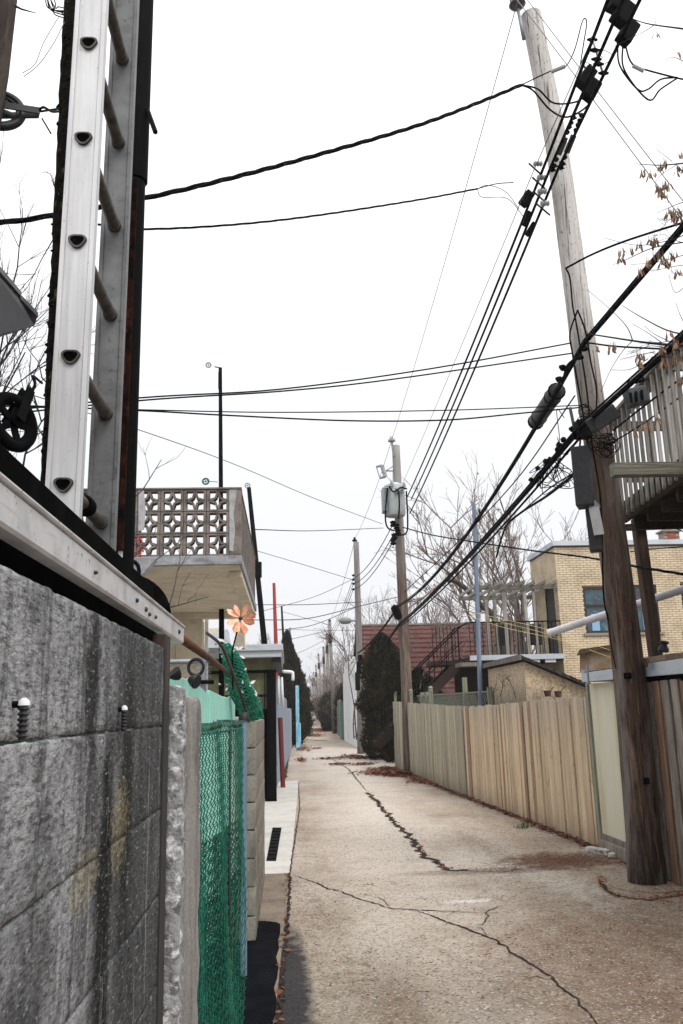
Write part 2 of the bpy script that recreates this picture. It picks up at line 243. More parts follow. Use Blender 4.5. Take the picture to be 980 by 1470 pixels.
MT['osb'] = mat('chipboard', (.60, .48, .33), [dict(c=(.38, .25, .14), t='cell', s=(30, 30, 45), lo=.5, hi=.7, k=.8), dict(c=(.6, .48, .33), t='cell', s=(40, 40, 22), lo=.7, hi=.8, k=.8), dict(c=(.04, .05, .05), s=(14, 14, 2.5), z=(2.85, 2.15), nk=1.3, k=.8)], coord='World', rough=.9)
MT['tar'] = mat('black roofing', (.016, .014, .014), [dict(c=(.06, .055, .05), s=S(12), lo=.5, hi=.65)], rough=.9, coord='World')
MT['pvc'] = mat('white pipe', (.62, .60, .63), [dict(c=(.45, .43, .45), s=(4, 4, 4), lo=.5, hi=.7)], rough=.45)
MT['mint'] = mat('mint paint', (.27, .62, .52), [dict(c=(.38, .72, .63), s=(14, 14, 2), lo=.45, hi=.65), dict(c=(.18, .33, .28), s=(40, 40, 6), lo=.62, hi=.72, k=.6)], rough=.7, rnd=.06, bump=dict(s=(50, 50, 4), k=.2, dd=.003))
MT['vinyl'] = mat('green vinyl wire', (.002, .032, .022), [dict(c=(.008, .10, .066), s=S(30), lo=.5, hi=.6)], rough=.4, coord='World')
MT['vinylfront'] = mat('green vinyl front wire', (.004, .10, .065), [dict(c=(.015, .22, .145), s=S(30), lo=.48, hi=.6)], rough=.35, coord='World')
MT['net'] = mat('green netting', (.012, .24, .15), [dict(c=(.06, .42, .30), s=S(20), lo=.5, hi=.6)], rough=.5, coord='World')
MT['darkgreen'] = mat('dark green fabric', (.006, .05, .038), [dict(c=(.03, .22, .16), s=(10, 10, 3), lo=.45, hi=.6)], rough=.8, coord='World')
MT['bluepost'] = mat('blue grey post', (.13, .18, .25), [dict(c=(.2, .26, .34), s=(20, 20, 2), lo=.5, hi=.65), dict(c=(.12, .07, .05), s=(30, 30, 6), lo=.64, hi=.72)], coord='World', rough=.6)
MT['bluegrey'] = wood('blue grey boards', (.32, .37, .44), (.23, .27, .34), (.45, .49, .55), rnd=.15)
MT['lightblue'] = mat('light blue paint', (.16, .40, .55), [dict(c=(.35, .58, .70), s=(9, 9, 2), lo=.5, hi=.6)], coord='World', rough=.6)
MT['olive'] = mat('olive stucco', (.16, .165, .09), [dict(c=(.11, .11, .06), s=S(5), lo=.45, hi=.6), dict(c=(.22, .22, .14), s=S(40), lo=.55, hi=.65)], coord='World', rough=.95)
MT['cream'] = mat('cream concrete', (.62, .57, .46), [dict(c=(.42, .37, .29), s=S(2.6), lo=.42, hi=.66, d=7, k=.8), dict(c=(.30, .26, .2), s=S(25), lo=.58, hi=.68, k=.5), dict(c=(.16, .13, .1), s=S(1.7), o=(4, 2, 9), lo=.62, hi=.74, k=.7)], coord='World', rough=.9, bump=dict(s=S(30), k=.3, dd=.006))
MT['screen'] = mat('screen block concrete', (.20, .175, .155), [dict(c=(.10, .085, .075), s=S(7), lo=.42, hi=.62), dict(c=(.30, .26, .22), s=S(45), lo=.56, hi=.68, k=.6)], coord='World', rough=.95, bump=dict(s=S(60), k=.5, dd=.005))
MT['patch'] = mat('grey cement patch', (.38, .385, .40), [dict(c=(.26, .26, .27), s=S(12), lo=.45, hi=.65)], coord='World', rough=.9)
MT['slabedge'] = mat('blue grey slab edge', (.28, .295, .32), [dict(c=(.18, .17, .18), s=(4, 4, 12), lo=.45, hi=.65), dict(c=(.40, .42, .44), s=S(18), lo=.56, hi=.66, k=.6)], coord='World', rough=.85)
MT['red'] = mat('red paint', (.40, .035, .035), [dict(c=(.22, .03, .03), s=S(9), lo=.45, hi=.65)], coord='World', rough=.6)
MT['darkred'] = mat('dark red paint', (.14, .022, .02), rough=.6)
MT['white'] = mat('white paint', (.76, .77, .78), [dict(c=(.6, .6, .6), s=(8, 8, 2), lo=.5, hi=.7, k=.7), dict(c=(.3, .28, .26), s=S(30), lo=.64, hi=.72, k=.5)], coord='World', rough=.7)
MT['greenpaint'] = mat('green paint', (.03, .16, .12), [dict(c=(.02, .09, .07), s=(9, 9, 2), lo=.45, hi=.6)], coord='World', rough=.7)
MT['petal'] = mat('orange petal', (.78, .34, .19), [dict(c=(.85, .52, .38), s=S(30), lo=.45, hi=.6)], rough=.6, rnd=.12)
MT['yellowrope'] = mat('yellow line', (.62, .48, .14), rough=.7)
MT['transf'] = mat('transformer grey', (.48, .53, .54), [dict(c=(.38, .42, .43), s=S(3), lo=.45, hi=.65), dict(c=(.3, .22, .17), s=(8, 8, 2), lo=.62, hi=.72, k=.5)], coord='World', rough=.5)
MT['box'] = mat('grey box', (.010, .010, .013), [dict(c=(.022, .022, .026), s=S(20), lo=.5, hi=.7)], rough=.55)
MT['boxl'] = mat('light box', (.42, .42, .43), [dict(c=(.3, .3, .3), s=S(9), lo=.5, hi=.7)], rough=.6)
MT['cap'] = mat('white cap', (.62, .63, .65), rough=.8)
MT['cardboard'] = mat('weathered board', (.32, .24, .17), [dict(c=(.22, .15, .1), s=S(5), lo=.45, hi=.6)], coord='World', rough=.95)
MT['car'] = mat('car paint', (.55, .58, .62), rough=.3, spec=.6)
MT['tyre'] = mat('tyre', (.012, .012, .012), rough=.9)
MT['lamp'] = mat('lamp housing', (.22, .23, .23), rough=.5)
MT['weed'] = mat('weed', (.07, .11, .03), [dict(c=(.14, .16, .05), s=S(20), lo=.5, hi=.6)], rough=.9)

# ------------------------------------------------------------------ mesh helpers
class M:
    def __init__(s): s.v = []; s.f = []
    def add(s, vs, fs):
        n = len(s.v); s.v += [Vector(q) for q in vs]; s.f += [tuple(i+n for i in f) for f in fs]; return s
    def box(s, x0, x1, y0, y1, z0, z1):
        return s.add([(x0, y0, z0), (x1, y0, z0), (x1, y1, z0), (x0, y1, z0), (x0, y0, z1), (x1, y0, z1), (x1, y1, z1), (x0, y1, z1)],
                     [(0, 3, 2, 1), (4, 5, 6, 7), (0, 1, 5, 4), (1, 2, 6, 5), (2, 3, 7, 6), (3, 0, 4, 7)])
    def beam(s, p, q, w, h, up=(0, 0, 1), w2=None, h2=None):
        p = Vector(p); q = Vector(q); d = (q-p).normalized(); u = Vector(up)
        if abs(d.dot(u)) > .98: u = Vector((0, 1, 0))
        r = d.cross(u).normalized(); u = r.cross(d).normalized(); w2 = w if w2 is None else w2; h2 = h if h2 is None else h2
        vs = [p+r*a*w/2+u*b*h/2 for a, b in ((-1, -1), (1, -1), (1, 1), (-1, 1))]+[q+r*a*w2/2+u*b*h2/2 for a, b in ((-1, -1), (1, -1), (1, 1), (-1, 1))]
        return s.add(vs, [(0, 3, 2, 1), (4, 5, 6, 7), (0, 1, 5, 4), (1, 2, 6, 5), (2, 3, 7, 6), (3, 0, 4, 7)])
    def tube(s, pts, r, n=6, caps=True):
        pts = [Vector(p) for p in pts]; k = len(pts); rs = r if isinstance(r, (list, tuple)) else [r]*k
        base = len(s.v); d = (pts[1]-pts[0]).normalized()
        u = d.orthogonal().normalized()
        for i, p in enumerate(pts):
            if i == 0: t = pts[1]-pts[0]
            elif i == k-1: t = pts[-1]-pts[-2]
            else: t = (pts[i+1]-pts[i-1])
            if t.length < 1e-9: t = d
            t = t.normalized(); u = (u-t*u.dot(t))
            u = u.normalized() if u.length > 1e-6 else t.orthogonal().normalized()
            w_ = t.cross(u)
            for j in range(n):
                a = 2*math.pi*j/n; s.v.append(p+(u*math.cos(a)+w_*math.sin(a))*rs[i])
        for i in range(k-1):
            for j in range(n):
                a = base+i*n+j; b = base+i*n+(j+1) % n; s.f.append((a, b, b+n, a+n))
        if caps and n > 2:
            s.f.append(tuple(base+j for j in reversed(range(n)))); s.f.append(tuple(base+(k-1)*n+j for j in range(n)))
        return s
    def prism(s, poly, off):
        n = len(poly); off = Vector(off); a = [Vector(p) for p in poly]
        return s.add(a+[p+off for p in a], [tuple(reversed(range(n))), tuple(range(n, 2*n))]+[(i, (i+1) % n, (i+1) % n+n, i+n) for i in range(n)])
    def poly(s, pts): return s.add(pts, [tuple(range(len(pts)))])
    def lathe(s, prof, c, axis=(0, 0, 1), n=16):
        c = Vector(c); a = Vector(axis).normalized(); u = a.orthogonal().normalized(); w_ = a.cross(u); base = len(s.v)
        for (r, h) in prof:
            for j in range(n):
                t = 2*math.pi*j/n; s.v.append(c+a*h+(u*math.cos(t)+w_*math.sin(t))*r)
        for i in range(len(prof)-1):
            for j in range(n):
                p = base+i*n+j; q = base+i*n+(j+1) % n; s.f.append((p, q, q+n, p+n))
        s.f.append(tuple(base+j for j in reversed(range(n)))); s.f.append(tuple(base+(len(prof)-1)*n+j for j in range(n)))
        return s
    def torus(s, c, axis, R, r, n=20, k=6):
        c = Vector(c); a = Vector(axis).normalized(); u = a.orthogonal().normalized(); w_ = a.cross(u); base = len(s.v)
        for i in range(n):
            t = 2*math.pi*i/n; rad = u*math.cos(t)+w_*math.sin(t)
            for j in range(k):
                q = 2*math.pi*j/k; s.v.append(c+rad*(R+r*math.cos(q))+a*r*math.sin(q))
        for i in range(n):
            for j in range(k):
                s.f.append((base+i*k+j, base+((i+1) % n)*k+j, base+((i+1) % n)*k+(j+1) % k, base+i*k+(j+1) % k))
        return s
    def build(s, name, m, parent=None, bev=0, smooth=False, rough=None, kind=None, label=None, cat=None, group=None, origin=None):
        if origin is not None: o0 = Vector(origin)
        elif parent is not None and name_stuff.get(parent.name) is not None and False: o0 = Vector()
        else:
            xs = [v.x for v in s.v]; ys = [v.y for v in s.v]; zs = [v.z for v in s.v]
            o0 = Vector(((min(xs)+max(xs))/2, (min(ys)+max(ys))/2, min(zs)))
        me = bpy.data.meshes.new(name); me.from_pydata([v-o0 for v in s.v], [], s.f); me.update()
        if bev or rough:
            bm = bmesh.new(); bm.from_mesh(me); bmesh.ops.recalc_face_normals(bm, faces=bm.faces)
            if bev: bmesh.ops.bevel(bm, geom=list(bm.edges), offset=bev, segments=2 if bev > .004 else 1, affect='EDGES', profile=.6)
            if rough:
                cuts, amp, sc = rough
                ed = [e for e in bm.edges if e.calc_length() > cuts]
                for _ in range(8):
                    ed = [e for e in bm.edges if e.calc_length() > cuts]
                    if not ed: break
                    bmesh.ops.subdivide_edges(bm, edges=ed, cuts=1, use_grid_fill=True)
                bmesh.ops.triangulate(bm, faces=bm.faces)
                bm.normal_update()
                for v in bm.verts:
                    q = (v.co+o0)*sc; v.co += v.normal*(mn.fractal(q, 1, 2, 3)*amp)
            bm.to_mesh(me); bm.free()
        if smooth:
            for p_ in me.polygons: p_.use_smooth = True
            if smooth is not True: me.set_sharp_from_angle(angle=R_(smooth))
        me.materials.append(MT[m] if isinstance(m, str) else m)
        o = bpy.data.objects.new(name, me); col.objects.link(o)
        W[o.name] = o0
        if parent is not None: o.parent = parent; o.location = o0-W[parent.name]
        else: o.location = o0
        tag(o, label, cat, group, kind); return o
W = {}; name_stuff = {}
def tag(o, label=None, cat=None, group=None, kind=None):
    if label: o['label'] = label
    if cat: o['category'] = cat
    if group: o['group'] = group
    if kind: o['kind'] = kind
    return o
def T(name, label, cat, loc, group=None):
    o = bpy.data.objects.new(name, None); o.empty_display_size = .2; col.objects.link(o); o.location = loc; W[o.name] = Vector(loc)
    return tag(o, label, cat, group)
def inst(me, name, parent, loc, rot=None, scale=None, label=None, cat=None, group=None):
    o = bpy.data.objects.new(name, me); col.objects.link(o); W[o.name] = Vector(loc)
    if parent is not None: o.parent = parent; o.location = Vector(loc)-W[parent.name]
    else: o.location = loc
    if rot is not None: o.rotation_euler = rot
    if scale is not None: o.scale = scale
    return tag(o, label, cat, group)
def mesh_only(mb, name, m, bev=0, smooth=False):
    o = mb.build(name, m, origin=(0, 0, 0), bev=bev, smooth=smooth); me = o.data; bpy.data.objects.remove(o); return me
def cr(pts, n=6):                             # Catmull-Rom through points
    pts = [Vector(p) for p in pts]
    if len(pts) == 2: return [pts[0].lerp(pts[1], i/n) for i in range(n+1)]
    q = [pts[0]*2-pts[1]]+pts+[pts[-1]*2-pts[-2]]; out_ = []
    for i in range(1, len(q)-2):
        a, b, c, d = q[i-1:i+3]
        for j in range(n):
            t = j/n; out_.append(.5*((2*b)+(-a+c)*t+(2*a-5*b+4*c-d)*t*t+(-a+3*b-3*c+d)*t**3))
    return out_+[pts[-1]]
def sag(a, b, s, n=14):
    a = Vector(a); b = Vector(b); return [a.lerp(b, i/n)-Vector((0, 0, 4*s*(i/n)*(1-i/n))) for i in range(n+1)]
def wire(name, pts, r, label, m='cable', group=None, n=5, cat='cable', parent=None):
    return M().tube(pts, r, n).build(name, m, parent, smooth=True, label=label, cat=None if parent else cat, group=group)
def twisted(name, pts, r, label, tw=.035, pitch=.9, m='cable', cat='cable', group=None, strands=3):
    pts = cr(pts, 10); mb = M(); L = 0; acc = [0]
    for i in range(1, len(pts)): L += (pts[i]-pts[i-1]).length; acc.append(L)
    fine = []; N_ = max(20, int(L/pitch*8))
    j = 0
    for i in range(N_+1):
        d = L*i/N_
        while j < len(acc)-2 and acc[j+1] < d: j += 1
        t = (d-acc[j])/max(1e-6, acc[j+1]-acc[j]); fine.append((pts[j].lerp(pts[j+1], t), (pts[j+1]-pts[j]).normalized(), d))
    for k in range(strands):
        q = []
        for p, t, d in fine:
            a = d/pitch*2*math.pi+k*2*math.pi/strands; u = t.cross(Vector((0, 0, 1))).normalized(); v = u.cross(t)
            q.append(p+(u*math.cos(a)+v*math.sin(a))*tw)
        mb.tube(q, r, 5)
    return mb.build(name, m, smooth=True, label=label, cat=cat, group=group)
def rpole(base, top, r0, r1, n=20, seg=26, irr=.02):
    base = Vector(base); top = Vector(top); pts = []; rs = []
    for i in range(seg+1):
        t = i/seg; pts.append(base.lerp(top, t)+Vector((mn.noise((t*4, 1, base.x))*irr, mn.noise((t*4, 5, base.x))*irr, 0))); rs.append((r0+(r1-r0)*t)*(1+.02*mn.noise((t*17, 3, 1))))
    return M().tube(pts, rs, n)
def lerp_at(pairs, y):
    for (a, b), (c, d) in zip(pairs, pairs[1:]):
        if y <= c: return b+(d-b)*(y-a)/(c-a)
    (a, b), (c, d) = pairs[-2:]; return b+(d-b)*(y-a)/(c-a)
LL = [(-4, -.6), (9.5, -.1), (22, .2), (40, .36), (56, .75), (245, 5.25)]
RR = [(-4, 3.9), (10.4, 3.64), (16.8, 3.37), (25, 3.0), (38, 3.05), (72, 3.8), (245, 7.9)]
Lx = lambda y: lerp_at(LL, y)
Rx = lambda y: lerp_at(RR, y)

# ================================================================== SETTING
M().add([(-400, -60, -.03), (400, -60, -.03), (400, 900, -.03), (-400, 900, -.03)], [(0, 1, 2, 3)]).build('ground', 'ground', kind='structure', origin=(0, 0, 0))
mb = M(); ys = [-4, 0, 5, 9.5, 16, 25, 40, 72, 120, 245, 500]
for i, y in enumerate(ys):
    e = .6 if y < 40 else .1
    mb.v += [Vector((min(Lx(y), 0)-1.6 if y < 40 else Lx(y)-.2, y, 0)), Vector((Rx(y)+.3, y, 0))]
for i in range(len(ys)-1): mb.f.append((2*i, 2*i+1, 2*i+3, 2*i+2))
mb.build('lane', 'lane', kind='structure', origin=(0, 0, 0))
def jag(pts, wid, amp, step=.06, seed=0, taper=True):
    """a thin irregular sheet following a line on the ground"""
    rnd = random.Random(seed); fine = []
    for a, b in zip(pts, pts[1:]):
        n = max(1, int((b-a).length/step)); fine += [a.lerp(b, i/n) for i in range(n)]
    fine.append(pts[-1]); K = len(fine); mb_ = M()
    for i, p in enumerate(fine):
        t = (fine[min(i+1, K-1)]-fine[max(i-1, 0)]).normalized(); s_ = Vector((-t.y, t.x, 0))
        o = s_*((mn.fractal((p.x*3, p.y*3, seed), 1, 2, 4))*amp+mn.fractal((p.x*14, p.y*14, seed+9), 1, 2, 3)*min(.02, amp*.7))
        e = min(1, 4*i/K+.15, 4*(K-1-i)/K+.15) if taper else 1
        w1 = wid*e*(.25+1.3*rnd.random()); w2 = wid*e*(.25+1.3*rnd.random())
        q = Vector((p.x, p.y, 0)); mb_.v += [q+o+s_*w1, q+o-s_*w2]
    for i in range(K-1): mb_.f.append((2*i, 2*i+1, 2*i+3, 2*i+2))
    return mb_, fine
def gp(l): return [PZ(x, y, 0) for x, y in l]
crk = []
for i, (pts, wd, am) in enumerate([
    ([(528, 1138), (545, 1156), (556, 1168), (566, 1181), (580, 1192), (592, 1206), (606, 1224), (628, 1241), (645, 1250), (672, 1250)], .036, .09),
    ([(468, 1084), (500, 1104), (513, 1120), (528, 1138)], .016, .05),
    ([(418, 1254), (470, 1275), (520, 1292), (560, 1304), (640, 1309), (700, 1312), (742, 1309)], .009, .03),
    ([(560, 1304), (600, 1308), (640, 1322), (700, 1345), (750, 1374), (800, 1410), (840, 1450), (870, 1490)], .010, .04),
    ([(858, 1262), (868, 1278), (890, 1288), (930, 1293), (990, 1283)], .018, .03),
    ([(690, 1330), (700, 1310), (720, 1300)], .006, .03),
    ([(560, 1304), (545, 1290), (520, 1284), (500, 1288)], .004, .02),
    ([(700, 1345), (690, 1331)], .004, .02),
    ([(800, 1410), (770, 1402), (745, 1408)], .004, .02),
    ([(640, 1250), (720, 1252), (800, 1240)], .008, .03),
    ([(416, 1254), (414, 1300), (408, 1380), (398, 1475)], .014, .015),
    ([(428, 1122), (430, 1160), (424, 1200), (416, 1254)], .008, .012),
    ([(437, 1061), (470, 1064), (505, 1063)], .05, .05),
    ]):
    m_, fl = jag(gp(pts), wd, am, .035 if i < 12 else .2, i, taper=i < 10 and i > 0)
    for v in m_.v: v.z = .009 if i > 9 else .005
    m_.build('crack', 'crack', kind='structure', origin=(0, 0, 0)); crk.append(fl)
for k, (pts, wd) in enumerate([([Vector((Rx(y)-.05, y, 0)) for y in (9.2, 10.5, 12, 14, 16.5, 20, 24.8)], .055), ([Vector((.235+.0*y, y, 0)) if 0 else Vector((Lx(y)-.32, y, 0)) for y in (22.5, 26, 30, 36, 40)], .05)]):
    m_, fl = jag(pts, wd, .05, .08, 40+k, taper=False)
    for v in m_.v: v.z = .007
    m_.build('dirt_strip', 'crack', kind='structure', origin=(0, 0, 0))
# light driveway apron, brown slab strip and black asphalt patch on the left
a0 = PZ(416, 1254); a1 = PZ(429, 1121)
M().prism([(-3.2, a0.y+.1, -.02), (a0.x, a0.y, -.02), (a1.x, a1.y, -.02), (-1.2, a1.y+.2, -.02)], (0, 0, .026)).build('driveway_apron', 'apron', kind='structure', origin=(0, 0, 0))
s0 = PZ(399, 1470)
M().prism([(-3.2, 2, -.02), (-.14, 2, -.02), (s0.x-.02, s0.y, -.02), (a0.x-.01, a0.y-.02, -.02), (-3.2, a0.y+.08, -.02)], (0, 0, .027)).build('side_slab', 'slab', kind='structure', origin=(0, 0, 0))
k0 = PZ(411, 1330); rr = random.Random(3)
pp = [(-1.0, 2.2), (-.16, 2.2)]+[(s0.x-.03-(.03*rr.random())+(k0.x-s0.x)*t, s0.y-1+(k0.y-s0.y+1)*t) for t in [i/14 for i in range(15)]]+[(k0.x-.08, k0.y+.06), (-.2, k0.y+.12), (-1.0, k0.y+.15)]
M().prism([(x, y, 0) for x, y in pp], (0, 0, .022)).build('asphalt_patch', 'asphalt', kind='structure', origin=(0, 0, 0))
# drain slot in the apron
d0 = PZ(385, 1237); d1 = PZ(392, 1188); dr = T('trench_drain', 'black slotted drain set in the pale concrete apron', 'drain', (d0.x, d0.y, 0))
p4 = [PZ(382, 1237), PZ(396, 1237), PZ(404, 1189), PZ(391, 1189)]
M().prism([(p.x, p.y, .001) for p in p4], (0, 0, .009)).build('drain_frame', 'blackmetal', dr)
for i in range(10):
    t = (i+.5)/10; a = p4[0].lerp(p4[3], t); b = p4[1].lerp(p4[2], t); M().beam(a.lerp(b, .12)+Vector((0, 0, .014)), a.lerp(b, .88)+Vector((0, 0, .014)), .05, .008).build('grate_bar', 'blackmetal', dr)
# leaf litter and debris
def litter(name, spots, label, m='leaf', size=(.012, .04), seed=1):
    r = random.Random(seed); mb_ = M()
    for (c, rx_, ry_, n, lift) in spots:
        for _ in range(n):
            a = r.random()*6.283; q = math.sqrt(-2*math.log(max(1e-4, r.random())))*.5
            x = c[0]+math.cos(a)*q*rx_; y = c[1]+math.sin(a)*q*ry_; s_ = r.uniform(*size); th = r.random()*6.283; z = .012+r.random()*lift
            u = Vector((math.cos(th), math.sin(th), r.uniform(-.35, .35)))*s_; v = Vector((-math.sin(th), math.cos(th), r.uniform(-.35, .35)))*s_*.6
            o = Vector((x, y, z)); mb_.add([o-u, o-v*.8, o+u, o+v+Vector((0, 0, s_*.2))], [(0, 1, 2), (0, 2, 3)])
    return mb_.build(name, m, kind='stuff', label=label, cat='leaves', origin=(0, 0, 0))
sp = []
for k in range(60):
    y = 10+k*.26; sp.append(((Rx(y)-.10, y), .12, .2, 26, .03))
for fl, n in ((crk[0], 1), (crk[4], 3), (crk[10], 1)):
    for p in fl[::3]: sp.append(((p.x, p.y), .05, .05, n, .008))
litter('leaf_litter', sp, 'dead brown leaves along the plank fence foot and in the lane cracks', seed=2)
g2 = PZ(588, 1112); g3 = PZ(518, 1082)
sp = [((g2.x-.2, g2.y-.1), .55, .6, 900, .08), ((g2.x-.7, g2.y+.8), .6, .9, 450, .04), ((g2.x+.1, g2.y-2), .4, 1.3, 500, .04)]
for (x, y, a, b, n) in [(560, 1105, .6, .5, 300), (535, 1088, .9, .8, 700), (505, 1087, .5, 1.2, 260), (484, 1098, .35, .25, 90), (470, 1090, .5, .3, 120), (455, 1047, 1.0, 3.5, 700), (475, 1048, 1.2, 4, 900), (441, 1042, .8, 5, 500), (433, 1075, .4, 3, 300), (430, 1062, .4, 3, 200), (495, 1040, .5, 2, 100), (450, 1056, .6, 4, 500), (462, 1050, 1.2, 6, 700), (447, 1040, .8, 6, 500), (520, 1098, .5, .4, 160), (455, 1075, .25, .5, 60), (432, 1092, .15, 1.5, 120)]:
    q = PZ(x, y); sp.append(((q.x, q.y), a, b, n, .05))
litter('leaf_litter', sp, 'drifts of brown leaves around the transformer pole and further up the lane', size=(.03, .08), seed=4)
sp = [((3.0, 9.7), .55, .35, 900, .01), ((2.3, 9.3), .8, .15, 300, .008), ((3.2, 7.7), .5, .5, 500, .02), ((2.2, 6.6), .9, .9, 350, .008), ((1.3, 5.8), 1.2, 1.2, 260, .006), ((3.5, 9.4), .15, .7, 400, .03), ((3.45, 7.6), .15, .8, 300, .03)]
litter('debris', sp, 'fine brown debris on the concrete in front of the pale panel', size=(.005, .016), seed=9)
for m_n, sd_, n_, lb in (('apron', 61, 300, 'pale exposed pebbles in the worn lane surface'), ('slab', 62, 3200, 'brown exposed pebbles in the worn lane surface'), ('crack', 63, 2600, 'dark grit specks on the worn lane surface')):
    r = random.Random(sd_); mb = M()
    for _ in range(n_):
        y = 4.3+9*r.random()**1.7; x = r.uniform(-.02, 3.5)
        if mn.noise((x*.9+sd_, y*.9, 0)) < -.15 or (x < .3 and m_n != 'crack'): continue
        s_ = r.uniform(.0025, .0065)*(1+.06*y); a = r.random()*6.28; pts_ = []
        for q in range(5): pts_.append((x+math.cos(a+q*1.256)*s_*r.uniform(.6, 1.2), y+math.sin(a+q*1.256)*s_*r.uniform(.6, 1.2), .0005))
        mb.add(pts_+[(x+s_*.2, y, s_*.45)], [(0, 1, 5), (1, 2, 5), (2, 3, 5), (3, 4, 5), (4, 0, 5)])
    mb.build('pebbles', m_n, kind='stuff', label=lb, cat='pebbles', origin=(0, 0, 0))
r = random.Random(5); mb = M()
for _ in range(40):
    x = r.uniform(.3, 2.8); y = r.uniform(4.6, 9); a = r.random()*3.1; l = r.uniform(.02, .08)
    mb.tube([(x, y, .008), (x+math.cos(a)*l, y+math.sin(a)*l, .012), (x+math.cos(a+.5)*l*1.6, y+math.sin(a+.5)*l*1.6, .008)], .0018, 3)
mb.build('fallen_twigs', 'leaf', kind='stuff', label='tiny twigs scattered over the near lane', cat='twigs', origin=(0, 0, 0))
mb = M()
for (px, py) in [(752, 1188), (757, 1186), (747, 1189), (700, 1150), (680, 1143)]:
    q = PZ(px, py)
    for _ in range(26):
        a = r.random()*6.28; h = r.uniform(.03, .10); o = q+Vector((r.uniform(-.07, .07), r.uniform(-.12, .12), 0)); d = Vector((math.cos(a), math.sin(a), 0))
        mb.add([o+Vector((-d.y, d.x, 0))*.006, o-Vector((-d.y, d.x, 0))*.006, o+d*h*.6+Vector((0, 0, h))], [(0, 1, 2)])
mb.build('weeds', 'weed', kind='stuff', label='small green weeds at the foot of the tan fence', cat='weeds', origin=(0, 0, 0))
q = PZ(866, 1224)
M().beam(q+Vector((-.14, .1, .03)), q+Vector((.0, -.22, .03)), .1, .06).build('concrete_chunk', 'apron', bev=.008, rough=(.03, .008, 20), label='pale concrete chunk at the corner of the tan fence', cat='rubble')
q = PZ(879, 1232)
M().lathe([(.01, 0), (.05, .01), (.045, .05), (.01, .06)], q, n=7).build('stone', 'apron', rough=(.03, .01, 20), label='small pale stone under the pale door panel', cat='rubble')
# ================================================================== LEFT SIDE
# --- grey block wall with blocks one by one
XW = -.30
wall = T('block_wall', 'grey stained concrete block wall in the left foreground', 'wall', (XW-.1, .6, 0))
zt = [1.812-.187*i for i in range(11)]
M().box(XW-.18, XW-.004, -1.6, 2.115, -.03, 1.805).build('mortar', 'mortar', wall)
rnd = random.Random(11)
for ci in range(10):
    y = 1.31-.405*(8 if ci % 2 == 0 else 8.5); z1 = zt[ci]-.0018; z0 = zt[ci+1]+.0018
    while y < 2.1:
        ya, yb = max(y, -1.6)+.0012, min(y+.405, 2.118)-.0012
        if yb-ya > .05:
            dx = rnd.uniform(-.002, .002)
            near = ya > .55 and ci < 5
            b = M().box(XW-.19, XW+dx, ya, yb, z0, z1).build('block', 'block', wall, bev=.0022, rough=(.022, .0022, 26) if near else None, smooth=50 if near else False)
        y += .405
post = M().box(XW-.03, XW+.004, 2.125, 2.215, -.03, 1.845).build('steel_post', 'steel', bev=.003, label='thin dark steel channel post closing the end of the grey block wall', cat='post')
# rebar stubs with white caps
for (px, py, h, s_, lb) in [(33, 1030, .045, 1.0, 'ribbed bolt stub with white cap on the block wall, nearer the camera'), (178, 1030, .04, .85, 'ribbed bolt stub with white cap beside the dark streak on the block wall')]:
    q = PX(px, py, XW+.012); t = T('bolt_stub', lb, 'bolt', (q.x, q.y, q.z-.02), 'bolt stubs in the block wall')
    M().tube([(q.x-.02, q.y, q.z+.014), (q.x, q.y, q.z+.014)], .004, 6).build('anchor', 'blackmetal', t)
    mb = M()
    for k in range(6): mb.lathe([(.004, 0), (.0068*s_, .0025), (.004, .005)], (q.x, q.y, q.z-.022+k*.0058), n=9)
    mb.tube([(q.x, q.y, q.z-.024), (q.x, q.y, q.z+.013)], .0042, 8).build('ribbed_shank', 'steel', t)
    M().lathe([(.004, 0), (.0068*s_, .001), (.0058*s_, .006), (.002*s_, .009)], (q.x, q.y, q.z+.012), n=10).build('cap', 'cap', t, smooth=60)
# --- horizontal beam on the wall
XB = -.31
bm_ = T('cap_beam', 'pale galvanised beam with bolt heads running along the top of the block wall', 'beam', (XB, 1.0, 1.85))
M().box(XB-.03, XB, -1.5, 2.61, 1.857, 1.905).build('channel', 'beam', bm_, bev=.004)
M().box(XB-.028, XB+.004, -1.5, 2.612, 1.905, 1.911).build('top_flange', 'beam', bm_, bev=.002)
for (px, py, rr_) in [(135, 822, .0035), (195, 862, .005), (208, 875, .006), (213, 882, .005), (222, 886, .005), (256, 907, .007)]:
    q = PX(px, py, XB); M().lathe([(rr_, 0), (rr_*.9, .004), (rr_*.4, .006)], (XB, q.y, q.z), (1, 0, 0), 10).build('bolt_head', 'steel', bm_, smooth=60)
tb = M().box(-.55, -.358, -1.5, 2.32, 1.83, 1.992).build('black_timber', 'black', bev=.004, label='black timber lying behind the galvanised beam on the block wall', cat='beam')
for k in (.2, 1.1, 1.9):
    M().box(XW-.14, XW-.06, k, k+.1, 1.812, 1.83).build('spacer', 'black', label='black spacer block under the beam, number by place' if 0 else {.2: 'black spacer under the black timber nearest the camera', 1.1: 'black spacer under the black timber, middle one', 1.9: 'black spacer under the black timber nearest the wall end'}[k], cat='spacer')
M().tube([PX(262, 918, -.33)+Vector((0, -.35, 0)), PX(300, 945, -.36), PX(330, 968, -.42)], [.014, .016, .012], 9).build('rusty_pipe', 'rust', smooth=True, label='rusty brown pipe sticking out beyond the end of the galvanised beam', cat='pipe')
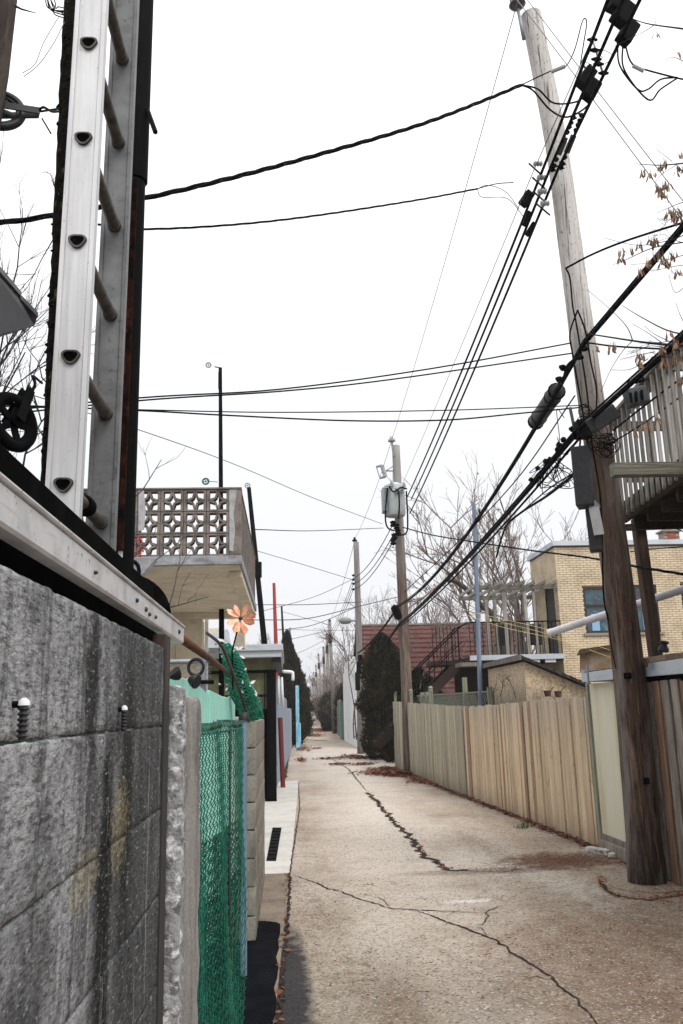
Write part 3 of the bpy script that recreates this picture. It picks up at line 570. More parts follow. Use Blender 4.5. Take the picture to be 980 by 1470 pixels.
# --- aluminium ladder
LX0, LX1 = -.533, -.455
lad = T('ladder', 'aluminium ladder standing upright against the black post on the left', 'ladder', (-.49, 2.05, 1.99))
def rail(y, m, holes, lab):
    # C-section: web across, flanges pointing up-lane; triangular rung ends punched through the near web
    x0, x1 = LX0, LX1
    zlo, zhi = 1.99, 4.4
    tilt = .006
    mb = M()
    dep = .028
    def xs(z): return (z-2.0)*tilt*1.2
    for (a, b, c, d) in ((x0, x0+.004, y, y+dep), (x1-.004, x1, y, y+dep)):
        mb.add([(xx_+xs(z), yy, z) for z in (zlo, zhi) for (xx_, yy) in ((a, c), (b, c), (b, d), (a, d))], [(0, 3, 2, 1), (4, 5, 6, 7), (0, 1, 5, 4), (1, 2, 6, 5), (2, 3, 7, 6), (3, 0, 4, 7)])
    mb.add([(a+xs(z), yy, z) for z in (zlo, zhi) for (a, yy) in ((x0, y+.004), (x1, y+.004), (x1, y+.008), (x0, y+.008))], [(0, 3, 2, 1), (4, 5, 6, 7), (0, 1, 5, 4), (1, 2, 6, 5), (2, 3, 7, 6), (3, 0, 4, 7)])
    for s_ in (x0, x1-.011):
        mb.add([(a+xs(z), yy, z) for z in (zlo, zhi) for (a, yy) in ((s_, y-.001), (s_+.011, y-.001), (s_+.011, y+.003), (s_, y+.003))], [(0, 3, 2, 1), (4, 5, 6, 7), (0, 1, 5, 4), (1, 2, 6, 5), (2, 3, 7, 6), (3, 0, 4, 7)])
    return mb.build('rail', m, lad, label=lab, bev=.0012)
RY0, RY1 = 1.865, 2.255
rail(RY0, 'alu', True, 'near bright rail')
rail(RY1, 'alu_dark', False, 'far rail with painted shade')
for k, zr in enumerate([2.155, 2.46, 2.755, 3.035, 3.31, 3.60, 3.9]):
    cx = (LX0+LX1)/2+(zr-2)*.0072
    tri = lambda r_, yy: [(cx+r_*math.sin(a)*(1.0), yy, zr+r_*.86*math.cos(a)) for a in [math.pi*2*i/24 for i in range(24)]]
    def rt(r_, yy):
        o_ = []
        for i in range(24):
            a = math.pi*2*i/24; rr2 = r_*(1+.12*math.cos(3*(a-math.pi)))
            o_.append((cx+rr2*math.sin(a), yy, zr+rr2*.82*math.cos(a)))
        return o_
    rg = M().tube([(cx, RY0+.006, zr), (cx, RY1+.012, zr-.0)], .0165, 14).build('rung', 'rung', lad, smooth=40)
    ring = M(); A_ = rt(.0205, RY0-.003); B_ = rt(.0155, RY0-.003); A2 = rt(.0215, RY0+.005)
    ring.v += [Vector(p) for p in A_+B_+A2]
    for i in range(24):
        j = (i+1) % 24; ring.f += [(i, j, 24+j, 24+i), (i, 48+i, 48+j, j)]
    ring.build('rung_collar', 'rung', lad, smooth=50)
    M().poly(rt(.0158, RY0-.0015)).build('rung_end_hole', 'black', lad)
    M().tube([(cx, RY1-.012, zr), (cx, RY1+.006, zr)], .0195, 14).build('rung_ferrule', 'rung', lad, smooth=40)
# rope binding at the lowest rung
cx = -.49
mb = M()
for k in range(4): mb.torus((cx, 2.05+k*.012, 2.155), (0, 1, .1), .019, .005, 16, 5)
mb.build('rope_binding', 'blackmetal', lad, smooth=True)
# black post behind the ladder with a rusty angle strip
bp = T('black_post', 'tall black steel post with a rusty strip right behind the ladder', 'post', (-.46, 2.5, 1.9))
M().tube([(-.485, 2.52, 0), (-.485, 2.52, 4.6)], .036, 14).build('tube', 'blackmetal', bp, smooth=50)
M().tube([(-.482, 2.52, 3.36), (-.478, 2.52, 4.6)], .040, 14).build('sleeve', 'blackmetal', bp, smooth=50)
M().prism([P(168, 790, 2.46), P(176, 790, 2.46), P(197, 258, 2.46), P(188, 258, 2.46)], (0, .012, 0)).build('rusty_strip', 'darkrust', bp)
M().box(-.486, -.474, 2.470, 2.476, 2.06, 2.12).build('white_sticker', 'cap', bp)
q0 = P(211, 157, 2.5); q1 = P(223, 190, 2.45)
M().tube([q0, q1], .008, 6).build('lever', 'blackmetal', bp)
ch = M()
for i in range(12):
    z = 3.46-i*.030; ch.torus((-.50, 2.38, z), (1, 0, 0) if i % 2 else (0, 1, 0), .013, .0035, 10, 4)
ch.build('chain', 'blackmetal', smooth=True, label='short black chain hanging between the ladder rails', cat='chain')
# mossy trunk left of the ladder
tr = T('dead_tree', 'black mossy tree trunk immediately left of the ladder', 'tree', (-.78, 2.75, 0))
pts = []; rs = []
for i in range(60):
    t = i/59; py = 760-t*830; q = P(84+(120-84)*t-5, py, 2.75); pts.append(q); rs.append(.052*(1+.10*mn.noise((0, 0, t*30))+.08*mn.noise((3, 0, t*90))))
pts = [Vector((pts[0].x-.02, 2.75, 0))]+pts; rs = [.07]+rs
M().tube(pts, rs, 16).build('trunk', 'moss', tr, smooth=True, rough=None)
mb = M(); rnd = random.Random(4)
for i in range(170):
    q = rnd.choice(pts[1:]); a = rnd.random()*6.28; o = q+Vector((math.cos(a)*.048, math.sin(a)*.048, rnd.uniform(-.03, .03)))
    mb.lathe([(.006, -.004), (rnd.uniform(.006, .018), .002), (.003, rnd.uniform(.005, .014))], o, (math.cos(a), math.sin(a), rnd.uniform(-.5, .5)), 5)
mb.build('bark_lumps', 'moss', tr, kind='stuff')
def twigs(name, starts, m, label, cat, parent=None, seed=0, group=None, r0=.004, depth=3, spread=.5, n=3, kind=None):
    r = random.Random(seed); mb_ = M()
    def go(p, d, L, rad, dep):
        k = 4; pts_ = [p]; dd = d.copy()
        for i in range(k):
            dd = (dd+Vector((r.uniform(-1, 1), r.uniform(-1, 1), r.uniform(-.7, .9)))*.13).normalized(); pts_.append(pts_[-1]+dd*L/k)
        mb_.tube(pts_, [rad*(1-.5*i/k) for i in range(k+1)], 3 if rad < .006 else 5, caps=False)
        if dep > 0:
            for _ in range(n):
                i = r.randint(1, k); nd = (dd+Vector((r.uniform(-1, 1), r.uniform(-1, 1), r.uniform(-1, 1)))*spread).normalized()
                go(pts_[i], nd, L*r.uniform(.45, .75), rad*.6, dep-1)
    for (p, q) in starts:
        d = Vector(q)-Vector(p); go(Vector(p), d.normalized(), d.length, r0, depth)
    return mb_.build(name, m, parent, smooth=True, label=label, cat=cat, group=group, kind=kind)
twigs('twigs', [(P(70, 640, 2.7), P(35, 560, 3.0)), (P(75, 560, 2.7), P(10, 500, 3.2)), (P(80, 480, 2.7), P(20, 590, 3.1)), (P(84, 330, 2.7), P(40, 420, 3.0)), (P(85, 280, 2.7), P(60, 250, 2.8))], 'twig_dark', None, None, tr, seed=3, r0=.003, depth=2, kind='stuff')
# bare shrub behind on the left
sh = T('bare_tree', 'bare thin-branched tree in the yard behind the ladder', 'tree', (-2.6, 6.5, 0))
M().tube([(-2.6, 6.5, 0), (-2.5, 6.5, 1.6), (-2.45, 6.5, 3.0)], [.09, .07, .05], 8).build('trunk', 'bark', sh)
twigs('branches', [(P(-30, 640, 6.5), P(30, 500, 6)), (P(-20, 560, 6.5), P(60, 440, 6.5)), (P(-20, 700, 6.5), P(40, 600, 6)), (P(-20, 600, 6.5), P(20, 410, 6)), (P(30, 700, 6.4), P(50, 600, 6))], 'twig_dark', None, None, sh, seed=8, r0=.010, depth=3, n=4, spread=.55, kind='stuff')
# rough trunk at the top left corner
tr2 = T('old_tree', 'rough brown trunk leaning in the top left corner', 'tree', (-1.15, 2.2, 0))
M().tube([(-1.25, 2.2, 0), P(-45, 500, 2.2), P(-40, 200, 2.2), P(-22, 100, 2.2), P(-8, 0, 2.2), P(5, -90, 2.2)], [.1, .07, .068, .066, .062, .06], 14).build('trunk', 'bark', tr2, smooth=True)
M().tube([P(20, 8, 2.2), P(30, 13, 2.2), P(52, 19, 2.15)], [.004, .003, .001], 5).build('thorn', 'twig_dark', tr2)
# wires tangled near the trunk
mb = M()
rnd = random.Random(2)
for k in range(7):
    c = [P(66+rnd.uniform(-3, 3), -15, 2.6), P(72+rnd.uniform(-6, 8), 10+rnd.uniform(-6, 6), 2.6), P(82+rnd.uniform(-6, 8), 14+rnd.uniform(-8, 8), 2.6), P(94, 22+rnd.uniform(-10, 10), 2.65)]
    mb.tube(cr(c, 6), .0022, 5)
mb.build('wire_tangle', 'cable', smooth=True, label='tangle of thin black wires at the top of the mossy trunk', cat='wire')
for k, (a, lb) in enumerate([([(84, 24), (62, 62), (50, 92), (32, 105)], 'thin pale clothes line from the trunk to the upper pulley, upper strand'), ([(92, 32), (78, 60), (56, 92), (34, 110)], 'thin pale clothes line from the trunk to the upper pulley, lower strand')]):
    wire('clothes_line', cr([P(x, y, 2.55-.1*k) for x, y in a], 6), .0014, lb, 'wire_thin', 'clothes lines at the upper pulley')
# clothesline pulleys
def pulley(name, lb, c, axis, R, m, hook=None, bracket=None, nsp=4, parent=None, group='clothesline pulleys', thick=.012):
    c = Vector(c); axis = Vector(axis).normalized()
    t = T(name, lb, 'pulley', c, group) if parent is None else parent
    M().torus(c, axis, R, thick, 36, 8).build('rim', m, t, smooth=True)
    M().torus(c, axis, R*.82, thick*.6, 36, 6).build('inner_ring', m, t, smooth=True)
    u = axis.orthogonal().normalized(); v = axis.cross(u)
    for k in range(nsp):
        a = 2*math.pi*k/nsp+.5; d = u*math.cos(a)+v*math.sin(a); M().beam(c, c+d*R*.9, R*.28, thick*.5, up=axis).build('spoke', m, t)
    M().lathe([(R*.2, -thick), (R*.2, thick)], c, axis, 12).build('hub', m, t)
    if bracket:
        for s_ in (-1, 1):
            o = axis*s_*thick*1.7; M().beam(c+o, Vector(bracket)+o*.4, .024, .004, up=axis).build('side_plate', m, t)
    if hook: M().tube(cr([Vector(h) for h in hook], 6), .004, 6).build('hook', 'blackmetal', t, smooth=True)
    return t
YP = 2.25
pulley('pulley', 'grey clothesline pulley wheel hooked to the trunk at the upper left edge', P(-2, 158, YP), (.25, -1, .2), .066, 'box', [P(54, 160, YP), P(62, 154, YP), P(74, 160, 2.4), P(84, 160, 2.6)], P(56, 162, YP), group='pulleys beside the mossy trunk')
M().beam(P(58, 160, 2.4), P(84, 156, 2.65), .006, .006).build('hook_screw', 'blackmetal', label='black screw hook holding the upper pulley to the trunk', cat='hook')
M().tube([P(60, 170, 2.3), P(73, 192, 2.3)], .0025, 5).build('wire_end', 'cable', label='short cut wire end under the upper pulley hook', cat='wire')
pulley('pulley', 'dark clothesline pulley wheel hanging low behind the galvanised beam', P(18, 606, 1.9), (1, -.55, .1), .058, 'blackmetal', [P(40, 570, 1.95), P(50, 552, 2.0), P(47, 540, 2.1), P(60, 550, 2.5)], P(40, 560, 1.95), nsp=5, group='pulleys beside the mossy trunk', thick=.014)
M().beam(P(0, 572, 1.9), P(22, 576, 1.9), .012, .012).build('axle_bar', 'alu_dark', label='pale axle bar in front of the low dark pulley', cat='bar')
# grey eave gutter end at the left edge
e = T('gutter', 'dark grey metal gutter end poking in at the left edge', 'gutter', P(40, 460, 2.0))
A = [P(52, 452, 2.0), P(48, 468, 2.0), P(-40, 492, 1.55), P(-60, 470, 1.4)]
mb = M()
u1 = [P(0, 386, 1.7), P(52, 450, 2.1), P(50, 470, 2.1), P(0, 482, 1.7)]
M().prism([P(-30, 360, 1.55), P(26, 424, 2.0), P(54, 452, 2.12), P(49, 468, 2.12), P(-30, 486, 1.55)], (-.16, .10, 0)).build('trough', 'box', e)
M().beam(P(-30, 356, 1.54), P(27, 422, 1.99), .012, .012).build('rolled_lip', 'alu_dark', e)
M().beam(P(27, 425, 1.99), P(53, 452, 2.1), .006, .012).build('end_lip', 'alu_dark', e)
# black domed lid and pale plate behind the beam end
q = P(203, 878, 3.3)
M().lathe([(.165, 0), (.165, .02), (.15, .035), (.01, .04)], q+Vector((-.055, 0, -.02)), (.25, -1, .1), 40).build('domed_pan', 'black', smooth=50, label='large round black lid propped behind the end of the beam', cat='lid')
M().prism([P(182, 812, 3.4), P(196, 800, 3.4), P(224, 802, 3.5), P(200, 828, 3.4)], (0, .02, -.01)).build('grey_plate', 'slabedge', label='small blue grey plate leaning above the black lid', cat='plate')
M().tube(cr([P(176, 812, 2.9), P(190, 806, 2.9), P(199, 816, 2.9), P(197, 842, 2.9)], 6), .007, 6).build('black_hose', 'blackmetal', smooth=True, label='bent black hose end below the black post', cat='hose')

# --- broken concrete pillar
pl = T('concrete_pillar', 'rough concrete pillar with a broken pale edge next to the block wall', 'pillar', (-.34, 2.55, 0))
M().box(-.46, -.272, 2.36, 2.80, -.03, 1.702).build('core', 'pillar', pl, bev=.02, rough=(.05, .005, 11), smooth=60)
M().box(-.315, -.271, 2.305, 2.358, -.03, 1.722).build('broken_edge', 'pillar_edge', pl, bev=.012, rough=(.016, .010, 34), smooth=70)
# --- mint boards
mf = T('mint_board_fence', 'mint green painted board fence with jagged tops behind the green wire mesh', 'fence', (-.5, 4.2, 0))
tops = [(240, 966), (262, 976), (276, 974), (290, 976), (302, 990), (313, 1000), (326, 1000), (345, 1000), (350, 1002)]
yy = 2.55
xx = -.41; ye = [2.4, 3.05, 3.75, 4.6, 5.45, 6.25, 6.8]
for k in range(6):
    y0, y1 = ye[k]+.006, ye[k+1]-.006; pz = lambda y_: PX(413+xx*1225/y_, lerp_at(tops, 413+xx*1225/y_), xx).z if y_ > 2.5 else 1.76
    M().prism([(xx+.004*(k % 2), y0, 0), (xx+.004*(k % 2), y1, 0), (xx+.004*(k % 2), y1, pz(y1)-.012*(k % 3)), (xx+.004*(k % 2), y0, pz(y0))], (-.02, 0, 0)).build('board', 'mint', mf, bev=.003)
for zz in (.5, 1.3): M().box(xx-.06, xx-.021, 2.5, 6.0, zz, zz+.08).build('rail', 'mint', mf)
# --- green chain link fence
gf = T('chain_link_fence', 'green vinyl chain link fence panel between the pillar and the blue post', 'fence', (-.3, 4.4, 0))
def chain(mb_, f, na, nb, r, n=4, woff=None):
    """diamond weave: f(i, j) -> point on a surface"""
    for i in range(na):
        a_ = []
        for j in range(nb+1):
            p = f(i+(j % 2)*1.0, j); a_.append(p)
        mb_.tube(a_, r, n, caps=False)
        a_ = [f(i+1-(j % 2)*1.0, j) for j in range(nb+1)]
        mb_.tube(a_, r, n, caps=False)
GY0, GY1, GZ = 2.93, 3.85, 1.59
nb = 84; na = 22
def fg(i, j):
    y = GY0+(GY1-GY0)*i/na; z = .02+(GZ-.02)*j/nb
    return Vector((-.298+.105*((y-GY0)/(GY1-GY0))+.006*math.sin(y*14+z*5)+.012*mn.noise((y*4, z*2.5, 1))+(.003 if j % 2 else -.003), y+.02*mn.noise((y*3, z*2, 7)), z+.016*mn.noise((y*3, z*1.6, 4))))
mb = M(); chain(mb, fg, na, nb, .0022, 4); mb.build('wire_mesh', 'vinylfront', gf, smooth=True, kind='stuff')
mb = M()
for i in range(na):
    for s_ in (0, .5):
        p = fg(i+s_, nb); mb.tube([p, p+Vector((.006, .012, .028)), p+Vector((-.004, .028, .02))], .0028, 4)
mb.build('twisted_top_ends', 'vinyl', gf, smooth=True, kind='stuff')
M().tube([fg(0, nb)+Vector((-.01, 0, -.01)), fg(na, nb)+Vector((-.01, 0, -.01))], .005, 6).build('top_wire', 'vinyl', gf)
for k, (y, m) in enumerate([(3.52, 'steel')]):
    gx_ = fg((y-GY0)/(GY1-GY0)*na, 40).x+.004; M().tube([(gx_, y, 0), (gx_, y, 1.6)], .005, 8).build('stretcher_bar', m, gf, smooth=True)
    for z in (.3, .6, .9, 1.2, 1.5): M().torus((gx_, y, z), (0, 0, 1), .009, .0025, 8, 4).build('band', 'steel', gf)
rnd = random.Random(51)
for zt3, off, dy_ in ((1.22, .016, .01), (1.02, .028, .02), (.86, .038, .005)):
    nb3 = int(84*zt3/GZ); mb = M()
    def fg3(i, j): return fg(i*.92+.4, j)+Vector((-off+.006*math.sin(i*.9+off*99), dy_, -.0))
    chain(mb, fg3, na, nb3, .0026, 4); mb.build('folded_mesh_layer', 'vinyl', gf, smooth=True, kind='stuff')
# fence post, blue
fp = T('blue_post', 'blue grey metal fence post at the far end of the green mesh', 'post', (-.30, 6.0, 0))
M().tube([(-.30, 6.0, 0), (-.30, 6.0, 1.6)], .023, 12).build('tube', 'bluepost', fp, smooth=50)
M().lathe([(.036, 0), (.036, .03), (.02, .055), (.004, .06)], (-.30, 6.0, 1.6), n=12).build('cap', 'box', fp, smooth=50)
mb = M(); mb.prism([P(333, 1048, 3.9), P(337, 1030, 3.9), P(340, 1046, 3.9), P(344, 1034, 3.9), P(348, 1050, 3.9)], (-.01, 0, 0))
# dark ragged bits on the mesh top
M().prism([P(303, 1046, 3.35), P(306, 1034, 3.35), P(309, 1042, 3.35), P(312, 1032, 3.35), P(318, 1046, 3.35)], (0, .012, 0)).build('spike', 'tar', label='small dark double spike on top of the green mesh', cat='spike')
# --- second block wall
w2 = T('low_block_wall', 'weathered brownish concrete block wall ending beside the green mesh', 'wall', (-.3, 8.1, 0))
zt2 = P(366, 1036, 6.84).z
M().box(-.44, -.262, 6.86, 9.38, -.02, zt2-.012).build('mortar', 'mortar', w2)
k = 0
for ci in range(8):
    z1 = zt2-ci*.2; z0 = max(z1-.192, -.02)
    y = 6.84 - (.2 if ci % 2 else 0)
    while y < 9.4:
        ya, yb = max(y, 6.84), min(y+.392, 9.4)
        if yb-ya > .06: M().box(-.45, -.253, ya+.004, yb-.004, z0, z1).build('block', 'concrete2', w2, bev=.008, rough=(.09, .006, 12), smooth=50)
        y += .4
M().prism([(-.45, 6.86, zt2), (-.25, 6.86, zt2), (-.25, 6.98, zt2+.02), (-.28, 7.2, zt2+.012), (-.45, 7.2, zt2+.02)], (0, 0, .022)).build('cap_stone', 'concrete2', w2, bev=.006, label='chipped cap stone')
# rusty branch-like pipe and net
M().tube(cr([P(296, 908, 5.4), P(316, 925, 5.4), P(328, 950, 5.6), P(345, 995, 5.9), P(357, 1036, 6.2)], 6), .010, 8).build('bent_branch', 'twig', smooth=True, label='thin bent branch propped beside the green net', cat='branch')
nt_ = T('green_net', 'bundled green net draped diagonally above the concrete block wall', 'net', P(370, 1036, 6.6))
ax_ = cr([P(322, 925, 6.0), P(332, 948, 6.05), P(345, 985, 6.2), P(356, 1015, 6.4), P(364, 1034, 6.6)], 12)
NB = 26; NA = 12
def fn(i, j):
    t = j/NB*(len(ax_)-1); a = int(min(t, len(ax_)-2)); p = ax_[a].lerp(ax_[a+1], t-a); th = 2*math.pi*i/NA
    R = .02+.05*math.sin(min(1, j/NB*1.25)*math.pi*.62)+.012*math.sin(th*3+j*.4)
    return p+Vector((math.cos(th)*R*1.15, math.sin(th)*R, math.cos(th)*R*.3))
mb = M(); chain(mb, fn, NA, NB, .006, 4); mb.build('net_mesh', 'net', nt_, smooth=True, kind='stuff')
mb = M()
for j in range(NB):
    mb.f += [tuple(len(mb.v)+q for q in (0, 1, 2, 3))]; mb.v += [fn(2, j)*.0+ax_[min(int(j/NB*(len(ax_)-1)), len(ax_)-1)]+Vector((s_*.035, .0, 0)) for s_ in (-1,)]+[ax_[min(int(j/NB*(len(ax_)-1)), len(ax_)-1)]+Vector((.035, 0, 0)), ax_[min(int((j+1)/NB*(len(ax_)-1)), len(ax_)-1)]+Vector((.035, 0, 0)), ax_[min(int((j+1)/NB*(len(ax_)-1)), len(ax_)-1)]+Vector((-.035, 0, 0))]
mb.build('inner_fold', 'darkgreen', nt_)
mb = M(); rnd = random.Random(12)
for _ in range(70):
    j = rnd.choice([0, 0, 1, 2, 4, 8, 12, 15]); p = fn(rnd.randint(0, 11), j)+Vector((rnd.uniform(-.05, .06), rnd.uniform(-.03, .03), rnd.uniform(-.04, .04))); s_ = rnd.uniform(.012, .03)
    u = Vector((rnd.uniform(-1, 1), rnd.uniform(-1, 1), rnd.uniform(-1, 1))).normalized()*s_; v = u.orthogonal().normalized()*s_*.6
    mb.add([p-u, p+v, p+u, p-v], [(0, 1, 2, 3)])
mb.build('pale_scraps', 'cap', nt_, kind='stuff')
# pinwheel flower
pc = P(345, 888, 5.9); pw = T('pinwheel', 'orange flower pinwheel on a thin dark stick above the block wall', 'pinwheel', pc-Vector((0, 0, .3)))
fa = (CAM-pc).normalized(); fa = (fa+Vector((.25, 0, .15))).normalized(); u = fa.orthogonal().normalized(); v = fa.cross(u)
for k in range(8):
    a = 2*math.pi*k/8+.2+.10*math.sin(k*4); d = u*math.cos(a)+v*math.sin(a); e_ = fa.cross(d); R = .098*(1+.07*math.sin(k*2.3))
    pts_ = [pc+d*.012, pc+d*R*.45+e_*.026+fa*.014, pc+d*R*.85+e_*.040+fa*.034, pc+d*R*1.12+e_*.016+fa*.012, pc+d*R*.9-e_*.006-fa*.010, pc+d*R*.5-e_*.012-fa*.006]
    mb = M(); mb.add(pts_+[p-fa*.003 for p in pts_], [(0, 1, 2, 3, 4, 5), (11, 10, 9, 8, 7, 6)]+[(i, i+6, (i+1) % 6+6, (i+1) % 6) for i in range(6)]); mb.build('petal', 'petal', pw)
M().lathe([(.012, -.01), (.014, .01), (.006, .016)], pc, fa, 10).build('hub', 'box', pw)
M().tube([pc-fa*.01, P(333, 935, 5.95), P(334, 990, 6.0)], .006, 6).build('stick', 'blackmetal', pw)
# chain link and ring behind the mint boards
cf = T('wire_fence', 'grey chain link fence in the yard behind the mint boards', 'fence', (-1.0, 5.2, 0))
mb = M()
def fc(i, j): return Vector((-1.9+i*.055, 5.4, 1.3+j*.03+(0)))
chain(mb, fc, 26, 22, .0022, 3); mb.build('wire_mesh', 'wire_thin', cf, kind='stuff')
M().tube([(-1.95, 5.4, 1.97), (-.45, 5.4, 1.97)], .014, 8).build('top_rail', 'galv', cf)
M().tube([(-1.95, 5.36, 1.86), (-.45, 5.36, 1.84)], .012, 8).build('dark_bar', 'blackmetal', cf)
M().tube([(-.52, 5.4, 0), (-.52, 5.4, 2.0)], .02, 8).build('post', 'galv', cf)
q = P(281, 958, 4.6); M().torus(q, (.3, 1, 0), .042, .009, 24, 8).build('tyre_ring', 'tyre', smooth=True, label='small black wheel hanging above the mint boards', cat='wheel')
for k, (px, py) in enumerate([(258, 974), (271, 975)]):
    q = P(px, py, 2.95); M().lathe([(.008, 0), (.018, .012), (.026, .03), (.024, .034)], q, ((-.5, .6)[k], -.3, (.5, -.2)[k]), 10).build('garden_spotlight', 'box', smooth=40, label=('small black garden spotlight above the broken pillar, left one', 'small black garden spotlight above the broken pillar, right one')[k], cat='lamp', group='black garden spotlights')
M().box(-1.15, -1.02, 5.9, 6.0, 1.5, 1.95).build('dark_can', 'brownpost', bev=.02, label='dark brown box behind the mint boards', cat='box')

# --- balcony with star screen blocks
YB = 9.8
bl0 = P(190, 808, YB); br0 = P(347, 808, YB); btop = P(345, 702, YB); zb = P(270, 798, YB).z; zt_ = P(270, 702, YB).z; zs = P(270, 811, YB).z
XR = br0.x
YE = PZ(370, 878, zs).y
bal = T('balcony_building', 'cream concrete balcony building with a star pattern screen block parapet', 'building', (XR-1.2, YB+1.5, 0))
XL = -3.2
M().box(XL, XR, YB, YE, zs, zb).build('balcony_slab', 'slabedge', bal, bev=.01)
M().box(XL, XR-.03, YB+.03, YE, zs-.02, zs).build('slab_underside', 'cream', bal)
M().box(XR-.17, XR-.02, YB+.35, YE+.1, zs-.10, zs-.021).build('edge_rib', 'cream', bal, bev=.01)
M().box(XL, XR-.1, YE-.22, YE, zs-.12, zs-.021).build('rear_rib', 'cream', bal, bev=.01)
colx0 = P(262, 900, YE).x; colx1 = P(291, 900, YE).x
M().box(colx0-.1, colx1, YE-.05, YE+.25, 0, zs-.12).build('column', 'cream', bal, bev=.01)
M().box(XL, colx0-.11, YE, YE+.2, 0, zs-.02).build('wall', 'cream', bal)
M().box(colx1+.02, colx1+.08, YE+.1, YE+.15, 0, zs-.1).build('window_jamb', 'white', bal)
bh = (zt_-zb)/3; bw = bh*1.0
def screen_mesh(wd, h, t, name):
    """square frame with a four-pointed star made of eight webs"""
    mb_ = M(); fr = .032
    mb_.box(-wd/2, wd/2, 0, t, 0, fr*.6); mb_.box(-wd/2, wd/2, 0, t, h-fr*.6, h); mb_.box(-wd/2, -wd/2+fr, 0, t, fr*.6, h-fr*.6); mb_.box(wd/2-fr, wd/2, 0, t, fr*.6, h-fr*.6)
    c = Vector((0, 0, h/2)); a = wd/2-fr*.6; b = h/2-fr*.4
    ends = [Vector((0, 0, h/2+b)), Vector((a, 0, h/2)), Vector((0, 0, h/2-b)), Vector((-a, 0, h/2))]
    q = wd*.105
    inner = [Vector((q, 0, h/2+q)), Vector((q, 0, h/2-q)), Vector((-q, 0, h/2-q)), Vector((-q, 0, h/2+q))]
    wt = .026
    for i in range(4):
        e1 = ends[i]; e2 = ends[(i+1) % 4]; n_ = inner[i]
        for e_ in (e1, e2):
            d = (n_-e_).normalized(); s_ = Vector((-d.z, 0, d.x))*wt*.5
            mb_.add([e_-s_, n_-s_, n_+s_, e_+s_, e_-s_+Vector((0, t, 0)), n_-s_+Vector((0, t, 0)), n_+s_+Vector((0, t, 0)), e_+s_+Vector((0, t, 0))], [(0, 1, 2, 3), (7, 6, 5, 4), (0, 4, 5, 1), (1, 5, 6, 2), (2, 6, 7, 3), (3, 7, 4, 0)])
        # joint pad between neighbouring petals towards the corner
        cn = Vector((math.copysign(wd/2-fr, n_.x), 0, h/2+math.copysign(h/2-fr*.6, n_.z-h/2)))
    return mesh_only(mb_, name, 'screen')
sm = screen_mesh(bw-.006, bh-.008, .11, 'screen_block')
xr = XR-.15
nb_ = 9
for r_i in range(3):
    for k in range(nb_):
        inst(sm, 'screen_block', bal, (xr-bw*(k+.5), YB+.02, zb+bh*r_i+.003))
M().box(xr+.002, XR-.01, YB+.015, YB+.16, zb, zt_).build('corner_pier', 'screen', bal, bev=.008)
M().prism([(xr+.005, YB+.012, zb+.06), (xr+.05, YB+.012, zb+.05), (xr+.07, YB+.012, zb+.3), (xr+.05, YB+.012, zb+.5), (xr+.09, YB+.012, zt_-.01), (xr+.0, YB+.012, zt_-.01)], (0, .004, 0)).build('cement_smear', 'patch', bal)
qx = P(203, 720, YB).x
M().prism([(qx-.03, YB+.012, zb+.3), (qx+.035, YB+.012, zb+.32), (qx+.05, YB+.012, zb+.55), (qx+.02, YB+.012, zt_-.01), (qx-.04, YB+.012, zt_-.01)], (0, .006, 0)).build('cement_smear', 'patch', bal)
M().box(XL, XR-.005, YB+.005, YB+.17, zt_+.002, zt_+.02).build('coping', 'screen', bal)
sm2 = sm
ny = int((YE-YB-.2)/bw)
for r_i in range(3):
    for k in range(ny): inst(sm2, 'screen_block', bal, (XR-.02, YB+.18+bw*(k+.5), zb+bh*r_i+.003), rot=(0, 0, math.pi/2))
M().box(XR-.14, XR-.01, YB+.18, YE, zt_+.002, zt_+.02).build('side_coping', 'screen', bal)
M().tube([P(333, 818, YB+.6), P(336, 825, YB+.7)], .02, 6).build('drain_pipe', 'blackmetal', bal)
# vine twigs on the balcony
twigs('vine', [(P(200, 820, 8), P(262, 790, 8.5)), (P(243, 868, 7.5), P(272, 815, 8.2)), (P(243, 872, 7), P(300, 868, 8)), (P(192, 715, 8), P(245, 670, 8.6)), (P(192, 800, 8), P(210, 750, 9))], 'twig_dark', 'thin bare vine twigs in front of the cream balcony', 'vine', seed=21, r0=.007, depth=2, spread=.3, n=2)
mb = M(); rnd = random.Random(77)
for _ in range(130):
    q = P(rnd.uniform(188, 206), rnd.uniform(768, 800), 8.4); s_ = .012; u = Vector((rnd.uniform(-1, 1), rnd.uniform(-1, 1), rnd.uniform(-1, 1))).normalized()*s_; v = u.orthogonal()*.8
    mb.add([q-u, q+v, q+u, q-v], [(0, 1, 2, 3)])
mb.build('red_berries', 'red', kind='stuff', label='small cluster of red berries beside the black post', cat='berries')
# clothesline poles (left)
def lpole(name, label, cat, b, t, Y, r0, r1, m, group=None, Y2=None, parts=None):
    pb = P(*b, Y); pt = P(*t, Y if Y2 is None else Y2); k = (pb.z)/(pt.z-pb.z); g = Vector((pb.x, pb.y, -.02))
    T_ = T(name, label, cat, g, group); M().tube([g, pb, pt], [r0, r0, r1], 10).build('shaft', m, T_, smooth=50); return T_, pt
pA, pt = lpole('clothesline_pole', 'thin black clothesline pole standing behind the star screen balcony', 'pole', (318, 940), (316, 528), 14, .045, .03, 'blackmetal', 'clothesline poles')
M().tube([pt, pt+Vector((-.10, 0, .02))], .01, 6).build('top_arm', 'blackmetal', pA)
q = P(315, 535, 14); M().box(q.x-.02, q.x+.02, q.y-.05, q.y+.05, q.z-.3, q.z).build('clamp', 'blackmetal', pA)
pulley('line_pulley', 'small grey pulley on top of the black clothesline pole', P(299, 524, 14), (0, 1, 0), .045, 'galv', group='small line pulleys', thick=.010)
